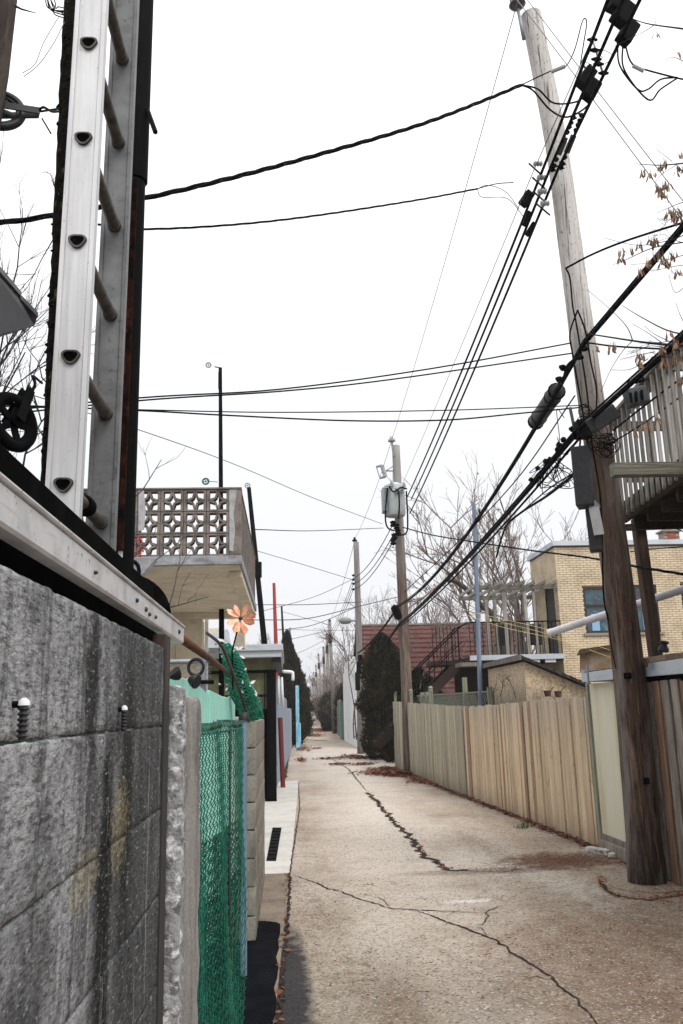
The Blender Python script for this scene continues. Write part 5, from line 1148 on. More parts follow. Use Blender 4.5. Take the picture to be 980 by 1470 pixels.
M().beam(a, b+Vector((.6, 0, 0)), .10, .115).build('cross_beam', 'deckx', dk, bev=.004)
a = P(915, 745, 9.3); b = P(941, 950, 9.3)
M().beam(a, Vector((b.x+.03, b.y, 1.2)), .12, .12).build('support_post', 'brownpost', dk, bev=.004)
for (l, t) in [(((886, 755), (950, 752)), .03), (((886, 760), (965, 757)), .04)]: M().beam(P(*l[0], 9.2), P(*l[1], 9.2), .03, t).build('ledger', 'deckdark', dk)
M().tube([P(955, 752, 9), P(985, 765, 8.6)], .006, 5).build('wire', 'cable', dk)

# ================================================================== UTILITY POLES
gA = PZ(929, 1268); pAx = T('utility_pole', 'tall leaning brown and grey wooden utility pole in front on the right', 'utility pole', (gA.x, gA.y, 0), 'wooden utility poles along the lane')
knots = [(929, 1268), (915, 1100), (902, 960), (886, 830), (868, 700), (852, 600), (838, 500), (818, 350), (797, 200), (762, 22)]
pts = []
for (x, y) in knots: pts.append(P(x, y, gA.y))
pts[0].z = -.05; pts = cr(pts, 5); K = len(pts)
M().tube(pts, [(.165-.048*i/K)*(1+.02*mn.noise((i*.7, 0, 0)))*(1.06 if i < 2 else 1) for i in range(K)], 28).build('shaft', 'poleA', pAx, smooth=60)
def pA_at(py): 
    b_ = min(pts, key=lambda p: abs((735+FPX*(RM.transposed() @ (p-CAM)).y/(RM.transposed() @ (p-CAM)).z)-py)); return b_
# collar of broken concrete round the foot
mb = M(); n_ = 22; rr = random.Random(8)
ring = [(gA.x+math.cos(a)*(.42+.06*rr.random())+.05, gA.y-.12+math.sin(a)*(.30+.05*rr.random()), 0) for a in [2*math.pi*i/n_ for i in range(n_)]]
M().prism(ring, (0, 0, .012)).build('pole_collar', 'lane', kind='structure', origin=(0, 0, 0))
# insulated top pin
qi = P(743, 12, gA.y-.1)
ins = M().lathe([(.03, -.02), (.075, 0), (.10, .03), (.09, .055), (.06, .06), (.085, .09), (.075, .12), (.04, .13), (.04, .17), (.02, .19)], qi+Vector((0, 0, .02)), (-.05, 0, 1), 20).build('pin_insulator', 'insul', pAx, smooth=50)
M().tube([qi, P(752, 56, gA.y-.12)], [.02, .025], 8).build('insulator_pin', 'galv', pAx, smooth=True)
for (x, y) in [(776, 34), (779, 52), (815, 248), (820, 269), (823, 289)]:
    q = P(x, y, gA.y); M().tube([q-Vector((.06, 0, 0)), q+Vector((.03, 0, 0))], .010, 6).build('through_bolt', 'steel', pAx)
for (x, y) in [(772, 235), (777, 255), (778, 275), (782, 292)]:
    q = P(x, y, gA.y-.28); M().lathe([(.02, -.05), (.035, -.03), (.02, -.01), (.035, .0), (.02, .02), (.035, .035), (.015, .05)], q, (1, 0, 0), 10).build('spool_insulator', 'porcel', pAx, smooth=50)
    M().tube([q-Vector((.10, 0, 0)), q+Vector((.12, .22, 0))], .010, 6).build('spool_bolt', 'steel', pAx)
for (x, y, s_) in [(851, 968, .028), (927, 1171-50, .028)]:
    q = P(x if y > 1000 else 901, y if y > 1000 else 970, gA.y-.165); M().box(q.x-s_, q.x+s_, q.y-.02, q.y+.03, q.z-s_, q.z+s_).build('square_washer', 'black', pAx)
# tar / wires stapled along the pole
for l in ([(812, 385), (818, 400), (822, 440), (828, 470), (842, 560), (850, 640), (862, 720), (866, 850), (873, 890)], [(829, 445), (818, 478), (822, 510), (836, 590), (846, 650), (852, 700)], [(829, 445), (840, 475), (848, 520), (856, 560), (855, 600)]):
    M().tube(cr([P(x, y, gA.y-.175) for x, y in l], 6), .009, 6).build('riser_wire', 'cable', pAx, smooth=True)
M().tube(cr([P(x, y, gA.y-.17) for x, y in [(872, 880), (878, 930), (884, 960)]], 5), .006, 5).build('split_crack', 'black', pAx)
mb = M(); rnd = random.Random(31)
for k in range(26):
    c_ = P(rnd.uniform(836, 872), rnd.uniform(585, 625) if k % 2 else rnd.uniform(600, 650), gA.y-.2); mb.torus(c_, (rnd.uniform(-.4, .4), -1, rnd.uniform(-.4, .4)), rnd.uniform(.03, .085), .0045, 16, 4)
for k in range(16):
    c_ = P(rnd.uniform(862, 884), rnd.uniform(628, 650), gA.y-.25); mb.torus(c_, (rnd.uniform(-.6, .6), -1, rnd.uniform(-.4, .4)), rnd.uniform(.04, .09), .004, 16, 4)
mb.build('wire_coils', 'cable', pAx, smooth=True, kind='stuff')
def cabinet(name, px0, py0, px1, py1, w_, d_, Y, m, hinge=True, bev=.012, tilt=(0, 0)):
    a = P(px0, py0, Y); b = P(px1, py1, Y); mb_ = M(); return mb_.beam(a, b, w_, d_, up=(tilt[0], -1, tilt[1])).build(name, m, pAx, bev=bev)
cabinet('meter_cabinet', 833, 644, 841, 728, .17, .22, 8.0, 'box', tilt=(-.5, 0))
cabinet('lower_box', 849, 732, 856, 792, .12, .16, 8.05, 'box', tilt=(-.4, 0))
M().beam(P(852, 728, 7.93), P(860, 768, 7.93), .10, .02, up=(0, -1, 0)).build('light_cover', 'boxl', pAx, bev=.004)
M().beam(P(849, 722, 7.95), P(857, 731, 7.95), .08, .03, up=(0, -1, 0)).build('bracket', 'galv', pAx)
M().tube([P(832, 642, 8), P(834, 618, 8.05)], .01, 6).build('conduit', 'cable', pAx)
M().tube(cr([P(843, 650, 7.9), P(846, 690, 7.9), P(848, 722, 7.9)], 5), .008, 6).build('grey_conduit', 'galv', pAx)
M().tube([P(818, 585, 8.1), P(825, 618, 8.1)], .016, 6).build('stub_pipe', 'cable_g', pAx)
M().box(*[v for v in (P(826, 600, 8).x, P(846, 600, 8).x)], 7.95, 8.08, P(835, 628, 8).z, P(835, 604, 8).z).build('clamp_bracket', 'blackmetal', pAx)
# pole 2 with transformer
gB = PZ(588, 1112); pB2 = T('utility_pole', 'wooden utility pole carrying the grey transformer can, middle of the lane', 'utility pole', (gB.x, gB.y, 0), 'wooden utility poles along the lane')
tB = P(568, 640, gB.y); b2 = [Vector((gB.x, gB.y, -.05)), P(584, 1000, gB.y), P(575, 800, gB.y), tB]
M().tube(cr(b2, 8), [.165-.055*i/24 for i in range(25)], 16).build('shaft', 'poleB', pB2, smooth=True)
q = P(567, 741, gB.y-.42); zc1 = P(567, 698, gB.y-.42).z
rc = 15.5/FPX*gB.y
M().lathe([(rc*.2, 0), (rc*.9, 0), (rc*.95, .04), (rc, .06), (rc, zc1-q.z-.05), (rc*.96, zc1-q.z), (rc*.4, zc1-q.z+.09), (.02, zc1-q.z+.1)], q, n=28).build('transformer_can', 'transf', pB2, smooth=45)
for (x, y) in [(562, 694), (580, 697), (556, 700), (577, 703), (569, 704)]:
    c_ = P(x, y, gB.y-.75); M().lathe([(.03, 0), (.055, .03), (.03, .06), (.055, .09), (.03, .12), (.045, .14), (.015, .2)], c_-Vector((0, 0, .1)), n=10).build('bushing', 'porcel', pB2, smooth=50)
q2 = P(552, 722, gB.y-.6); M().box(q2.x-.06, q2.x+.06, q2.y-.1, q2.y+.25, q.z+.08, zc1-.1).build('radiator_fin', 'galv', pB2, bev=.01)
for l, Yo in (([(556, 700), (553, 740), (556, 757), (566, 762)], -.8), ([(583, 705), (585, 745), (583, 765), (570, 769)], -.8), ([(572, 704), (573, 725), (572, 745)], -.82), ([(558, 698), (565, 706), (575, 700), (584, 702)], -.85)):
    M().tube(cr([P(x, y, gB.y+Yo) for x, y in l], 6), .022, 6).build('lead_cable', 'cable', pB2, smooth=True)
for (x, y) in [(564, 752), (569, 756), (566, 770), (564, 778), (571, 764)]:
    c_ = P(x, y, gB.y-.3); M().lathe([(.03, -.09), (.09, -.05), (.05, 0), (.09, .05), (.03, .09)], c_, (0, .3, 1), 9).build('clevis_insulator', 'blackmetal', pB2)
qi = P(562, 633, gB.y-.1); M().lathe([(.03, 0), (.11, .04), (.10, .09), (.05, .1), (.05, .17), (.02, .2)], qi-Vector((0, 0, .05)), n=12).build('pin_insulator', 'porcel', pB2, smooth=50); M().tube([qi, P(565, 655, gB.y-.1)], .03, 6).build('insulator_pin', 'galv', pB2)
cut = [P(540, 670, gB.y-.2), P(548, 668, gB.y-.2), P(553, 684, gB.y-.2), P(545, 686, gB.y-.2)]
for a, b, rr_ in ((0, 1, .035), (1, 2, .06), (2, 3, .04), (3, 0, .015)): M().tube([cut[a], cut[b]], rr_, 8).build('fuse_cutout', 'porcel' if rr_ > .05 else 'galv', pB2)
M().tube([P(551, 676, gB.y-.15), P(566, 676, gB.y)], .02, 6).build('cutout_arm', 'galv', pB2); M().tube([P(555, 675, gB.y-.15), P(566, 668, gB.y)], .015, 6).build('cutout_brace', 'galv', pB2)
# a second rougher trunk beside pole 2 (dead stem)
# pole 3 with lamp
gC = PZ(518, 1082); pC3 = T('utility_pole', 'grey wooden utility pole with street lamp arm beyond the transformer pole', 'utility pole', (gC.x, gC.y, 0), 'wooden utility poles along the lane')
tC = P(511, 778, gC.y)
M().tube(cr([Vector((gC.x, gC.y, -.05)), P(517, 1000, gC.y), P(514, 880, gC.y), tC], 8), [.15-.04*i/24 for i in range(25)], 14).build('shaft', 'poleC', pC3, smooth=True)
M().lathe([(.03, 0), (.11, .04), (.10, .09), (.05, .1), (.05, .17), (.02, .2)], tC+Vector((-.06, 0, -.0)), n=12).build('pin_insulator', 'blackmetal', pC3, smooth=50)
la_ = P(493, 891, gC.y-.2)
M().tube([P(514, 892, gC.y), P(500, 890, gC.y-.2)], .035, 8).build('lamp_arm', 'galv', pC3)
lh = M(); lh.lathe([(.03, 0), (.11, .08), (.14, .25), (.13, .42), (.05, .52)], P(505, 891, gC.y-.2), (-1, 0, .02), 14); lh.build('lamp_head', 'lamp', pC3, smooth=50)
for y in (846, 838, 832, 826): 
    c_ = P(507, y, gC.y-.3); M().lathe([(.02, -.05), (.07, 0), (.02, .05)], c_, (0, 0, 1), 8).build('clevis_insulator', 'blackmetal', pC3)
for (x, y, h_) in [(515, 950, .5), (513, 965, .7), (517, 940, .4)]:
    c_ = P(x, y, gC.y-.25); M().box(c_.x-.10, c_.x+.08, c_.y-.1, c_.y+.1, c_.z-h_, c_.z).build('splice_box', 'blackmetal', pC3, bev=.03)
tops_ = [(473, 893, 65), (469, 912, 76), (464, 931, 92), (457, 941, 104), (453, 956, 126), (450, 966, 150), (448, 974, 175)]
for k, (x, y, Y) in enumerate(tops_):
    tp = P(x, y, Y); bs = Vector((Rx(Y)-.25, Y, 0)) if k else Vector((P(480, 1040, Y).x, Y, 0))
    o = T('utility_pole', 'distant wooden utility pole far up the lane, number %s behind the lamp pole' % ('one', 'two', 'three', 'four', 'five', 'six', 'seven')[k], 'utility pole', bs, 'wooden utility poles along the lane')
    o['label'] = ['pale wooden utility pole standing beside the brown hedge far up the lane', 'distant utility pole just left of the pale far pole', 'distant utility pole, third beyond the lamp pole', 'distant thin utility pole, fourth beyond the lamp pole', 'distant thin utility pole, fifth beyond the lamp pole', 'tiny utility pole, sixth beyond the lamp pole', 'tiny utility pole near the end of the lane'][k]
    M().tube([bs, tp], [.16, .12], 8).build('shaft', 'poleC', o, smooth=True)
    M().lathe([(.03, 0), (.13, .05), (.05, .2)], tp, n=8).build('pin_insulator', 'blackmetal', o)
    M().box(tp.x-.12, tp.x+.12, Y-.2, Y, tp.z-1.6, tp.z-.9).build('insulator_rack', 'blackmetal', o)

# ================================================================== CABLES
zc = P(785, 245, gA.y-.3).z
pw_ = [((872, 0), (787, 226), (584, 714), 'left'), ((889, 12), (790, 240), (590, 717), 'middle'), ((918, 0), (796, 255), (588, 737), 'right')]
attA = [P(787, 228, gA.y-.3), P(785, 249, gA.y-.3), P(798, 249, gA.y-.3)]
for k, (t_, a_, b_, nm) in enumerate(pw_):
    A_ = [P(786, 225, 7.9), P(790, 240, 7.9), P(801, 242, 7.9)][k]; B_ = P(*b_, gB.y-.35)
    top = PZ(*t_, A_.z+.05); ext = A_+(top-A_)*1.8
    pts_ = [ext, top]+sag(A_, B_, .10, 16)
    wire('power_line', pts_, .017, 'thick black power line from the front pole to the transformer pole, %s of three' % nm, 'cable', 'three black power lines')
    C_ = P(507, (830, 838, 846)[k], gC.y-.3); B2_ = P(564, (752, 768, 777)[k], gB.y-.3)
    wire('power_line', sag(B2_, C_, .25, 12), .013, 'black power line from the transformer pole to the lamp pole, %s of three' % ('top', 'middle', 'lowest')[k], 'cable', 'three black power lines beyond the transformer')
    prev = C_; SP_ = ['nearest', 'second', 'third', 'fourth']
    for (x, y, Y) in tops_[:4]:
        nx = P(x, y, Y)+Vector((-.15, -.2, -1.0-.22*k)); wire('power_line', sag(prev, nx, .3, 8), .012, 'distant power line beyond the lamp pole, %s strand, %s span' % (('top', 'middle', 'lowest')[k], SP_.pop(0)), 'cable', 'distant power lines'); prev = nx
wire('power_line', [P(905, -80, 5.0), PZ(874, 0, zc+.2)]+sag(P(764, 249, 8.0), P(575, 700, gB.y), .05, 12), .005, 'thin grey wire running beside the three black power lines', 'wire_thin')
wire('power_line', [P(748, -10, 7.6)]+sag(P(740, 12, gA.y-.1), P(562, 632, gB.y-.1), .12, 14), .006, 'thin high wire between the pole top insulators', 'wire_thin', 'high insulator wires')
wire('power_line', sag(P(562, 632, gB.y-.1), P(510, 772, gC.y), .2, 12), .007, 'thin high wire from the transformer pole top to the lamp pole top', 'wire_thin', 'high insulator wires')
wire('power_line', sag(P(510, 772, gC.y), P(473, 893, 65), .3, 10), .01, 'thin high wire beyond the lamp pole top', 'wire_thin', 'high insulator wires')
for k, l in enumerate([[(742, 0), (800, 75), (940, 262), (1000, 345)], [(757, 0), (830, 95), (950, 250), (1010, 325)]]):
    wire('guy_wire', cr([P(x, y, 7.6-i*.35) for i, (x, y) in enumerate(l)], 5), .005, 'thin pale wire slanting down to the right from the pole top, %s one' % ('lower', 'upper')[k], 'wire_thin', 'pale slanting wires')
# taps and connectors on the power lines
def onbox(name, lb, a, b, w_, Y, parent=None, m='blackmetal', grp=None, Y2=None, bev=.015):
    return M().beam(P(*a, Y), P(*b, Y if Y2 is None else Y2), w_, w_*.8, up=(.3, -1, 0)).build(name, m, parent, bev=bev, label=lb, cat=None if parent else 'connector', group=grp)
grp = 'black connector boxes on the power lines'
for (a, b, w_, Y, lb) in [((886, -14), (882, 16), .13, 6.0, 'black connector box cut by the top edge, leftmost'), ((900, 6), (886, 32), .14, 6.0, 'black connector box just under the top edge, middle'), ((908, 34), (893, 60), .13, 6.2, 'black connector box above the hanging cable loops'),
    ((849, 100), (833, 124), .12, 7.0, 'black connector box left of the pole, upper of the pair'), ((855, 118), (842, 142), .12, 7.0, 'black connector box left of the pole, lower of the pair'), ((761, 277), (750, 294), .11, 8.6, 'small black connector left of the pole below the insulators'), ((760, 304), (752, 324), .06, 8.7, 'narrow black splice on the middle power line'), ((767, 320), (756, 338), .06, 8.7, 'narrow black splice on the right power line')]:
    onbox('connector_box', lb, a, b, w_, Y, grp=grp)
for k, (a, b) in enumerate([((823, 168), (805, 205)), ((835, 165), (815, 222))]):
    t = T('splice_sleeve', ('grey sleeve splice with black clamps on the middle power line by the pole', 'grey sleeve splice with black clamps on the right power line by the pole')[k], 'connector', P(*a, 7.6), 'sleeve splices')
    A_ = P(*a, 7.55); B_ = P(a[0]-30, a[1]+75, 7.9); 
    M().tube([A_.lerp(B_, .38), A_.lerp(B_, .72)], .032, 10).build('sleeve', 'cable_g', t, smooth=50)
    for q in (0, .1, .18, .28, .80, .92, 1.0): M().lathe([(.012, -.02), (.045 if q in (0, .92, 1.0) else .03, 0), (.012, .03)], A_.lerp(B_, q), (B_-A_), 7).build('clamp', 'blackmetal', t)
sp_ = T('wire_spreader', 'white spreader rods tying the power lines together near the pole', 'spreader', P(855, 80, 6.8))
M().tube([P(849, 52, 6.7), P(866, 108, 6.9)], .012, 7).build('rod', 'cap', sp_, smooth=True)
for (x, y) in [(850, 57), (853, 72), (856, 85), (859, 92), (866, 105)]: M().lathe([(.01, -.05), (.025, 0), (.01, .05)], P(x, y, 6.75), (1, 0, 0), 7).build('tie', 'blackmetal', sp_)
for l in ([(838, 90), (853, 70), (880, 80), (860, 95), (838, 88)], [(850, 52), (856, 72), (866, 84)]): M().tube(cr([P(x, y, 6.8) for x, y in l], 4), .003, 4).build('tie_wire', 'cable', sp_)
# big service drop to the left
YA = 7.9
twisted('service_drop', [P(-20, 322, 5.2), P(60, 312, 5.3), P(210, 284, 5.6), P(330, 256, 6.0), (P(450, 224, 6.5)), P(600, 180, 7.1), P(700, 142, 7.6), P(748, 122, 7.8)], .0095, 'thick twisted black service cable crossing the sky to the left', tw=.012, pitch=.75)
for l in ([(748, 122), (772, 128), (795, 148), (830, 145), (842, 128)], [(748, 122), (765, 130), (790, 158), (815, 168), (845, 150), (855, 125), (848, 108), (838, 95)]):
    M().tube(cr([P(x, y, 7.6) for x, y in l], 7), .010, 6).build('service_loop', 'cable', smooth=True, label={5: 'short upper loop of black cable where the twisted service cable ends', 8: 'long lower loop of black cable where the twisted service cable ends'}[len(l)], cat='cable')
wire('service_wire', cr([P(748, 122, 7.7), P(795, 100, 7.5), P(812, 95, 7.4), P(825, 70, 7.3), P(836, 30, 7.2), P(842, 32, 7.2), P(838, 60, 7.2), P(833, 92, 7.2)], 8), .0065, 'thin looped wire rising above the connector boxes', 'cable')
M().tube([P(791, 103, 7.45), P(811, 95, 7.4)], .022, 8).build('wedge_clamp', 'boxl', label='pale wedge clamp left of the power lines', cat='clamp')
twisted('service_drop', [P(140, 322, 6.5), P(205, 329, 6.6), P(330, 323, 6.9), P(450, 310, 7.3), P(600, 287, 7.9), P(685, 271, 8.3)], .0055, 'thin twisted service cable below the thick one', tw=.006, pitch=.6)
wire('service_wire', cr([P(685, 271, 8.3), P(712, 264, 8.3), P(737, 262, 8.3)], 5), .006, 'thin end of the lower service cable at the pole', 'cable')
wire('service_wire', cr([P(685, 271, 8.3), P(700, 266, 8.3), P(725, 275, 8.3), P(745, 300, 8.3)], 7), .004, 'thin curved tap wire, upper of the pair left of the pole', 'cable', 'curved tap wires')
wire('service_wire', cr([P(685, 271, 8.3), P(692, 283, 8.3), P(728, 285, 8.3), P(752, 312, 8.3)], 7), .004, 'thin curved tap wire, lower of the pair left of the pole', 'cable', 'curved tap wires')
for k, (l, rr_, lb) in enumerate([
    ([(-150, 606), (190, 572), (400, 559), (620, 529), (822, 492)], .008, 'black wire crossing to the front pole at shoulder of the sky, highest of four'),
    ([(-150, 612), (190, 576), (400, 562), (560, 545), (822, 507)], .008, 'black wire crossing to the front pole, second highest of four'),
    ([(-150, 580), (190, 588), (400, 592), (640, 589), (832, 582)], .006, 'black wire crossing nearly level to the front pole, third of four'),
    ([(-150, 575), (190, 589), (320, 596), (500, 604), (640, 603), (740, 594), (832, 585)], .008, 'black wire crossing nearly level to the front pole, lowest of four'),
    ([(-100, 520), (190, 614), (330, 664), (450, 715), (548, 752)], .007, 'thin wire slanting down to the transformer pole from the left'),
    ([(365, 760), (450, 762), (550, 758)], .008, 'thin wire from the balcony corner to the transformer pole')]):
    n_ = len(l); Y0, Y1 = (7, gA.y) if k < 4 else ((10, gB.y-.3) if k == 4 else (13, gB.y-.3))
    wire('service_wire', cr([P(x, y, Y0+(Y1-Y0)*i/(n_-1)) for i, (x, y) in enumerate(l)], 7), rr_, ['high thin black wire crossing to the front pole, topmost of four', 'thin black wire crossing to the front pole, second of four', 'faint level wire crossing to the front pole, third of four', 'sagging black wire crossing to the front pole, lowest of four', lb, lb][k], 'cable', 'wires crossing the sky')
twisted('service_drop', [P(578, 757, gB.y-.3), P(620, 768, 21), P(680, 778, 18), P(760, 790, 15), P(840, 800, 12), P(905, 812, 9.5), P(990, 826, 8)], .009, 'black service cable from the transformer pole to the right edge', tw=.008, pitch=1.2)
wire('service_wire', cr([P(905, 792, 12), P(940, 788, 11), P(990, 784, 10)], 5), .008, 'thin black wire just under the brick house roof edge', 'cable')
# telecom cables
def tcable(name, lb, near, A_, B_, C_, r_, sg, parts=None):
    z = A_.z; T_ = T(name, lb, 'cable', A_)
    n0 = PZ(*near, z+.1); pts_ = cr([A_+(n0-A_)*1.9, n0], 3)+sag(A_, B_, sg, 18)+sag(B_, C_, .15, 8)[1:]
    M().tube(pts_, r_, 8).build('sheath', 'cable', T_, smooth=True); o = Vector((0, 0, r_*1.9))
    M().tube([p+o for p in pts_], r_*.42, 5).build('messenger_wire', 'cable', T_, smooth=True); return T_, pts_
A1 = P(838, 494, 7.9); B1 = P(572, 870, gB.y-.25); C1 = P(513, 938, gC.y-.2)
t1, p1 = tcable('telephone_cable', 'thick upper telephone cable with a black splice case', (985, 322), A1, B1, C1, .022, .42)
k_ = 6
for a, b, rr_ in ((0, 1, .07),):
    s0_ = P(800, 560, 8.9); s1_ = P(768, 607, 10.0); d_ = (s1_-s0_)
    M().lathe([(.03, 0), (.085, .02), (.095, .06), (.095, d_.length-.08), (.06, d_.length-.02), (.035, d_.length)], s0_, d_, 16).build('splice_case', 'box', t1, smooth=50)
    for t in (.03, .2, .8, .97): M().lathe([(.096, -.012), (.104, 0), (.096, .012)], s0_+d_*t, d_, 14).build('strap', 'blackmetal', t1)
M().tube(cr([P(835, 510, 7.9), P(815, 525, 8.0), P(808, 548, 8.5), P(798, 565, 8.9)], 6), .018, 6).build('hanger_loop', 'cable', t1, smooth=True)
for (x, y) in [(808, 528), (803, 545), (838, 500), (832, 512)]: M().lathe([(.02, -.03), (.05, 0), (.02, .03)], P(x, y, 8.1), (.5, 0, 1), 7).build('cable_clamp', 'blackmetal', t1)
M().lathe([(.02, -.3), (.11, -.2), (.11, .2), (.02, .3)], P(569, 879, gB.y-.4), (-.4, -1, .6), 8).build('splice_sleeve', 'blackmetal', t1)
A2 = P(836, 612, 7.9); B2 = P(572, 898, gB.y-.25); C2 = P(514, 962, gC.y-.2)
t2, p2 = tcable('telephone_cable', 'thick lower telephone cable bundle passing the front pole', (985, 480), A2, B2, C2, .025, .12)
for (off, sg, rr_) in ((.055, .05, .014), (-.05, .16, .012)):
    M().tube([p+Vector((off, 0, -.02)) for p in sag(A2, B2, .12+sg*.3, 14)], rr_, 5).build('drop_wire', 'cable', t2, smooth=True)
bx = onbox('terminal_box', None, (882, 590), (848, 612), .15, 7.7, t2, 'box')
rnd = random.Random(44)
mb = M()
for k in range(22):
    t = rnd.uniform(.02, .35); q = A2.lerp(B2, t*.35)+Vector((rnd.uniform(-.04, .04), 0, rnd.uniform(-.05, .06))); mb.lathe([(.01, -.03), (.035, 0), (.01, .03)], q, (rnd.uniform(-1, 1), .4, rnd.uniform(-1, 1)), 6)
mb.build('cable_ties', 'blackmetal', t2, kind='stuff')
mb = M()
for k in range(14):
    a_ = P(787-rnd.uniform(-6, 8), 668+rnd.uniform(-10, 10), 9.6); b_ = a_+Vector((rnd.uniform(-.25, .15), rnd.uniform(-.2, .2), rnd.uniform(-.35, -.1))); c_ = a_+Vector((rnd.uniform(-.1, .35), 0, rnd.uniform(-.3, .1)))
    mb.tube(cr([a_, b_, c_, a_+Vector((.1, 0, .05))], 6), .0055, 4)
for l in ([(800, 628), (805, 650), (800, 672), (806, 690)], [(810, 600), (799, 588), (803, 630), (800, 650)], [(820, 640), (808, 655), (797, 680)]): mb.tube(cr([P(x, y, 8.8) for x, y in l], 6), .005, 4)
mb.build('wire_tangle', 'cable', t2, smooth=True, kind='stuff')
# grey equipment box hanging on the lower cable near the deck
eb = T('equipment_box', 'grey ribbed equipment box hanging under the cable by the deck railing', 'box', P(912, 570, 7.2))
M().beam(P(900, 573, 7.2), P(925, 567, 7.2), .16, .14, up=(0, -1, 0)).build('case', 'cable_g', eb, bev=.015)
for k in range(5): q = P(903+k*5, 553-k*1.2, 7.15); M().lathe([(.01, 0), (.02, .01), (.01, .05)], q, n=7).build('stud', 'blackmetal', eb)
for k in range(3): q = P(905+k*8, 570-k*2, 7.12); M().box(q.x-.012, q.x+.012, q.y-.01, q.y, q.z-.06, q.z+.04).build('rib', 'blackmetal', eb)
for k, (l, rr_, lb) in enumerate([([(825, 568), (740, 690), (650, 785), (580, 850)], .010, 'thin black cable slanting down from the front pole between the two thick ones'), ([(822, 683), (785, 712), (745, 738), (725, 758), (712, 800)], .016, 'drooping black cable below the thick lower cable'), ([(822, 680), (790, 700), (760, 725), (720, 760)], .009, 'second drooping black cable below the thick lower cable'),
    ([(812, 385), (850, 365), (900, 345), (985, 318)], .012, 'black wire running from the pole to the seed branch at the right'), ([(843, 492), (880, 497), (930, 500), (990, 503)], .010, 'black wire running right from the cable crossing'), ([(880, 618), (915, 590), (960, 556), (990, 535)], .010, 'dark wire along the deck railing, upper'), ([(870, 640), (920, 610), (990, 560)], .008, 'dark wire along the deck railing, lower')]):
    wire('cable', cr([P(x, y, [10, 13, 17, 21.5][i] if k == 0 else ([8, 9.5, 11, 12.5, 14][i] if k == 1 else ([8, 9.5, 11, 13][i] if k == 2 else gA.y-.1-i*.5))) for i, (x, y) in enumerate(l)], 8), rr_, lb, 'cable')
# hanging loops at the upper right
mb = M()
for l in ([(886, 62), (890, 95), (915, 128), (930, 128), (948, 114), (972, 111)], [(894, 60), (896, 100), (930, 143), (948, 128), (972, 112)], [(897, 62), (905, 88), (920, 98), (972, 112), (990, 115)]): mb.tube(cr([P(x, y, 6.3) for x, y in l], 8), .008, 5)
mb.build('cable_loops', 'cable', smooth=True, label='black cable loops hanging at the upper right below the connector boxes', cat='cable')
M().tube([P(908, 94, 6.25), P(924, 102, 6.25)], .018, 8).build('wedge_clamp', 'boxl', label='pale wedge clamp right of the connector boxes', cat='clamp')
# wires down the far lane crossing
rnd = random.Random(3)
for k, l in enumerate([[(365, 890), (440, 888), (512, 871), (575, 856)], [(368, 868), (440, 868), (520, 864)], [(395, 905), (450, 897), (512, 871)], [(366, 790), (440, 812), (505, 832)], [(374, 878), (450, 857), (505, 832)], [(400, 922), (450, 910), (475, 905)], [(500, 955), (540, 900), (570, 880)], [(398, 950), (440, 932), (472, 915)], [(405, 878), (455, 892), (475, 898)], [(396, 903), (470, 905), (530, 903), (600, 890)]]):
    wire('service_wire', cr([P(x, y, 26+8*k*.5+i) for i, (x, y) in enumerate(l)], 6), .014, 'thin wire crossing over the far lane, %s' % ['from the balcony side to the transformer pole', 'level, left of the lamp pole', 'rising to the lamp pole top bracket', 'upper one slanting down to the lamp pole', 'lower one rising to the lamp pole', 'short one to the nearest far pole', 'short one behind the lamp pole', 'low one above the cedar', 'sagging one to the nearest far pole', 'longest one passing behind the lamp pole'][k], 'cable_g', 'wires crossing the far lane')

# ================================================================== FAR BUILDINGS
rh = T('red_roof_house', 'low house with a large red brown shingled roof and white side wall', 'house', (5.5, 40, 0))
zr_ = P(530, 899, 43.2).z; xl = 3.45; xr_ = 11.5; y0, z0 = 38.2, 2.0; y1, z1 = 43.2, zr_
nR = 15
for k in range(nR):
    ta, tb = k/nR, (k+1)/nR; a = (y0+(y1-y0)*ta, z0+(z1-z0)*ta); b = (y0+(y1-y0)*tb, z0+(z1-z0)*tb)
    M().prism([(xl, a[0]-.05, a[1]-.02), (xl, b[0]+.02, b[1]-.02), (xl, b[0]+.02, b[1]+.01), (xl, a[0]-.05, a[1]+.06)], (xr_-xl, 0, 0)).build('shingle_course', 'shingle', rh)
M().prism([(xl, y1, z1), (xl, y1+5, z0), (xl, y1+5, z0-.05), (xl, y1, z1-.05)], (xr_-xl, 0, 0)).build('rear_roof', 'shingle', rh)
M().prism([(xl-.06, y1-.1, z1+.02), (xl-.06, y1+.1, z1+.02), (xl-.06, y1+.1, z1+.10), (xl-.06, y1-.1, z1+.10)], (xr_-xl+.1, 0, 0)).build('ridge', 'slabwood', rh)
for k in range(36):
    x = xl+.02+k*.2; M().box(x, x+.19, y0+.1, y0+.13, 0, 2.02).build('wall_board', 'darkwood', rh)
wx = Rx(39)+.05
for k in range(18):
    y = 38.6+k*.6; zt3 = min(4.1, 2.5+(y-38.2)*.9, 2.5+(49.8-y)*.7); M().box(wx+.02*(k % 2), wx+.06, y, y+.56, 0, max(1.8, zt3)+.05*math.sin(k*2.1)).build('white_board', 'white', rh)
M().box(wx+.05, xl+.1, 38.7, 49, 0, 3.0).build('side_wall', 'white', rh)
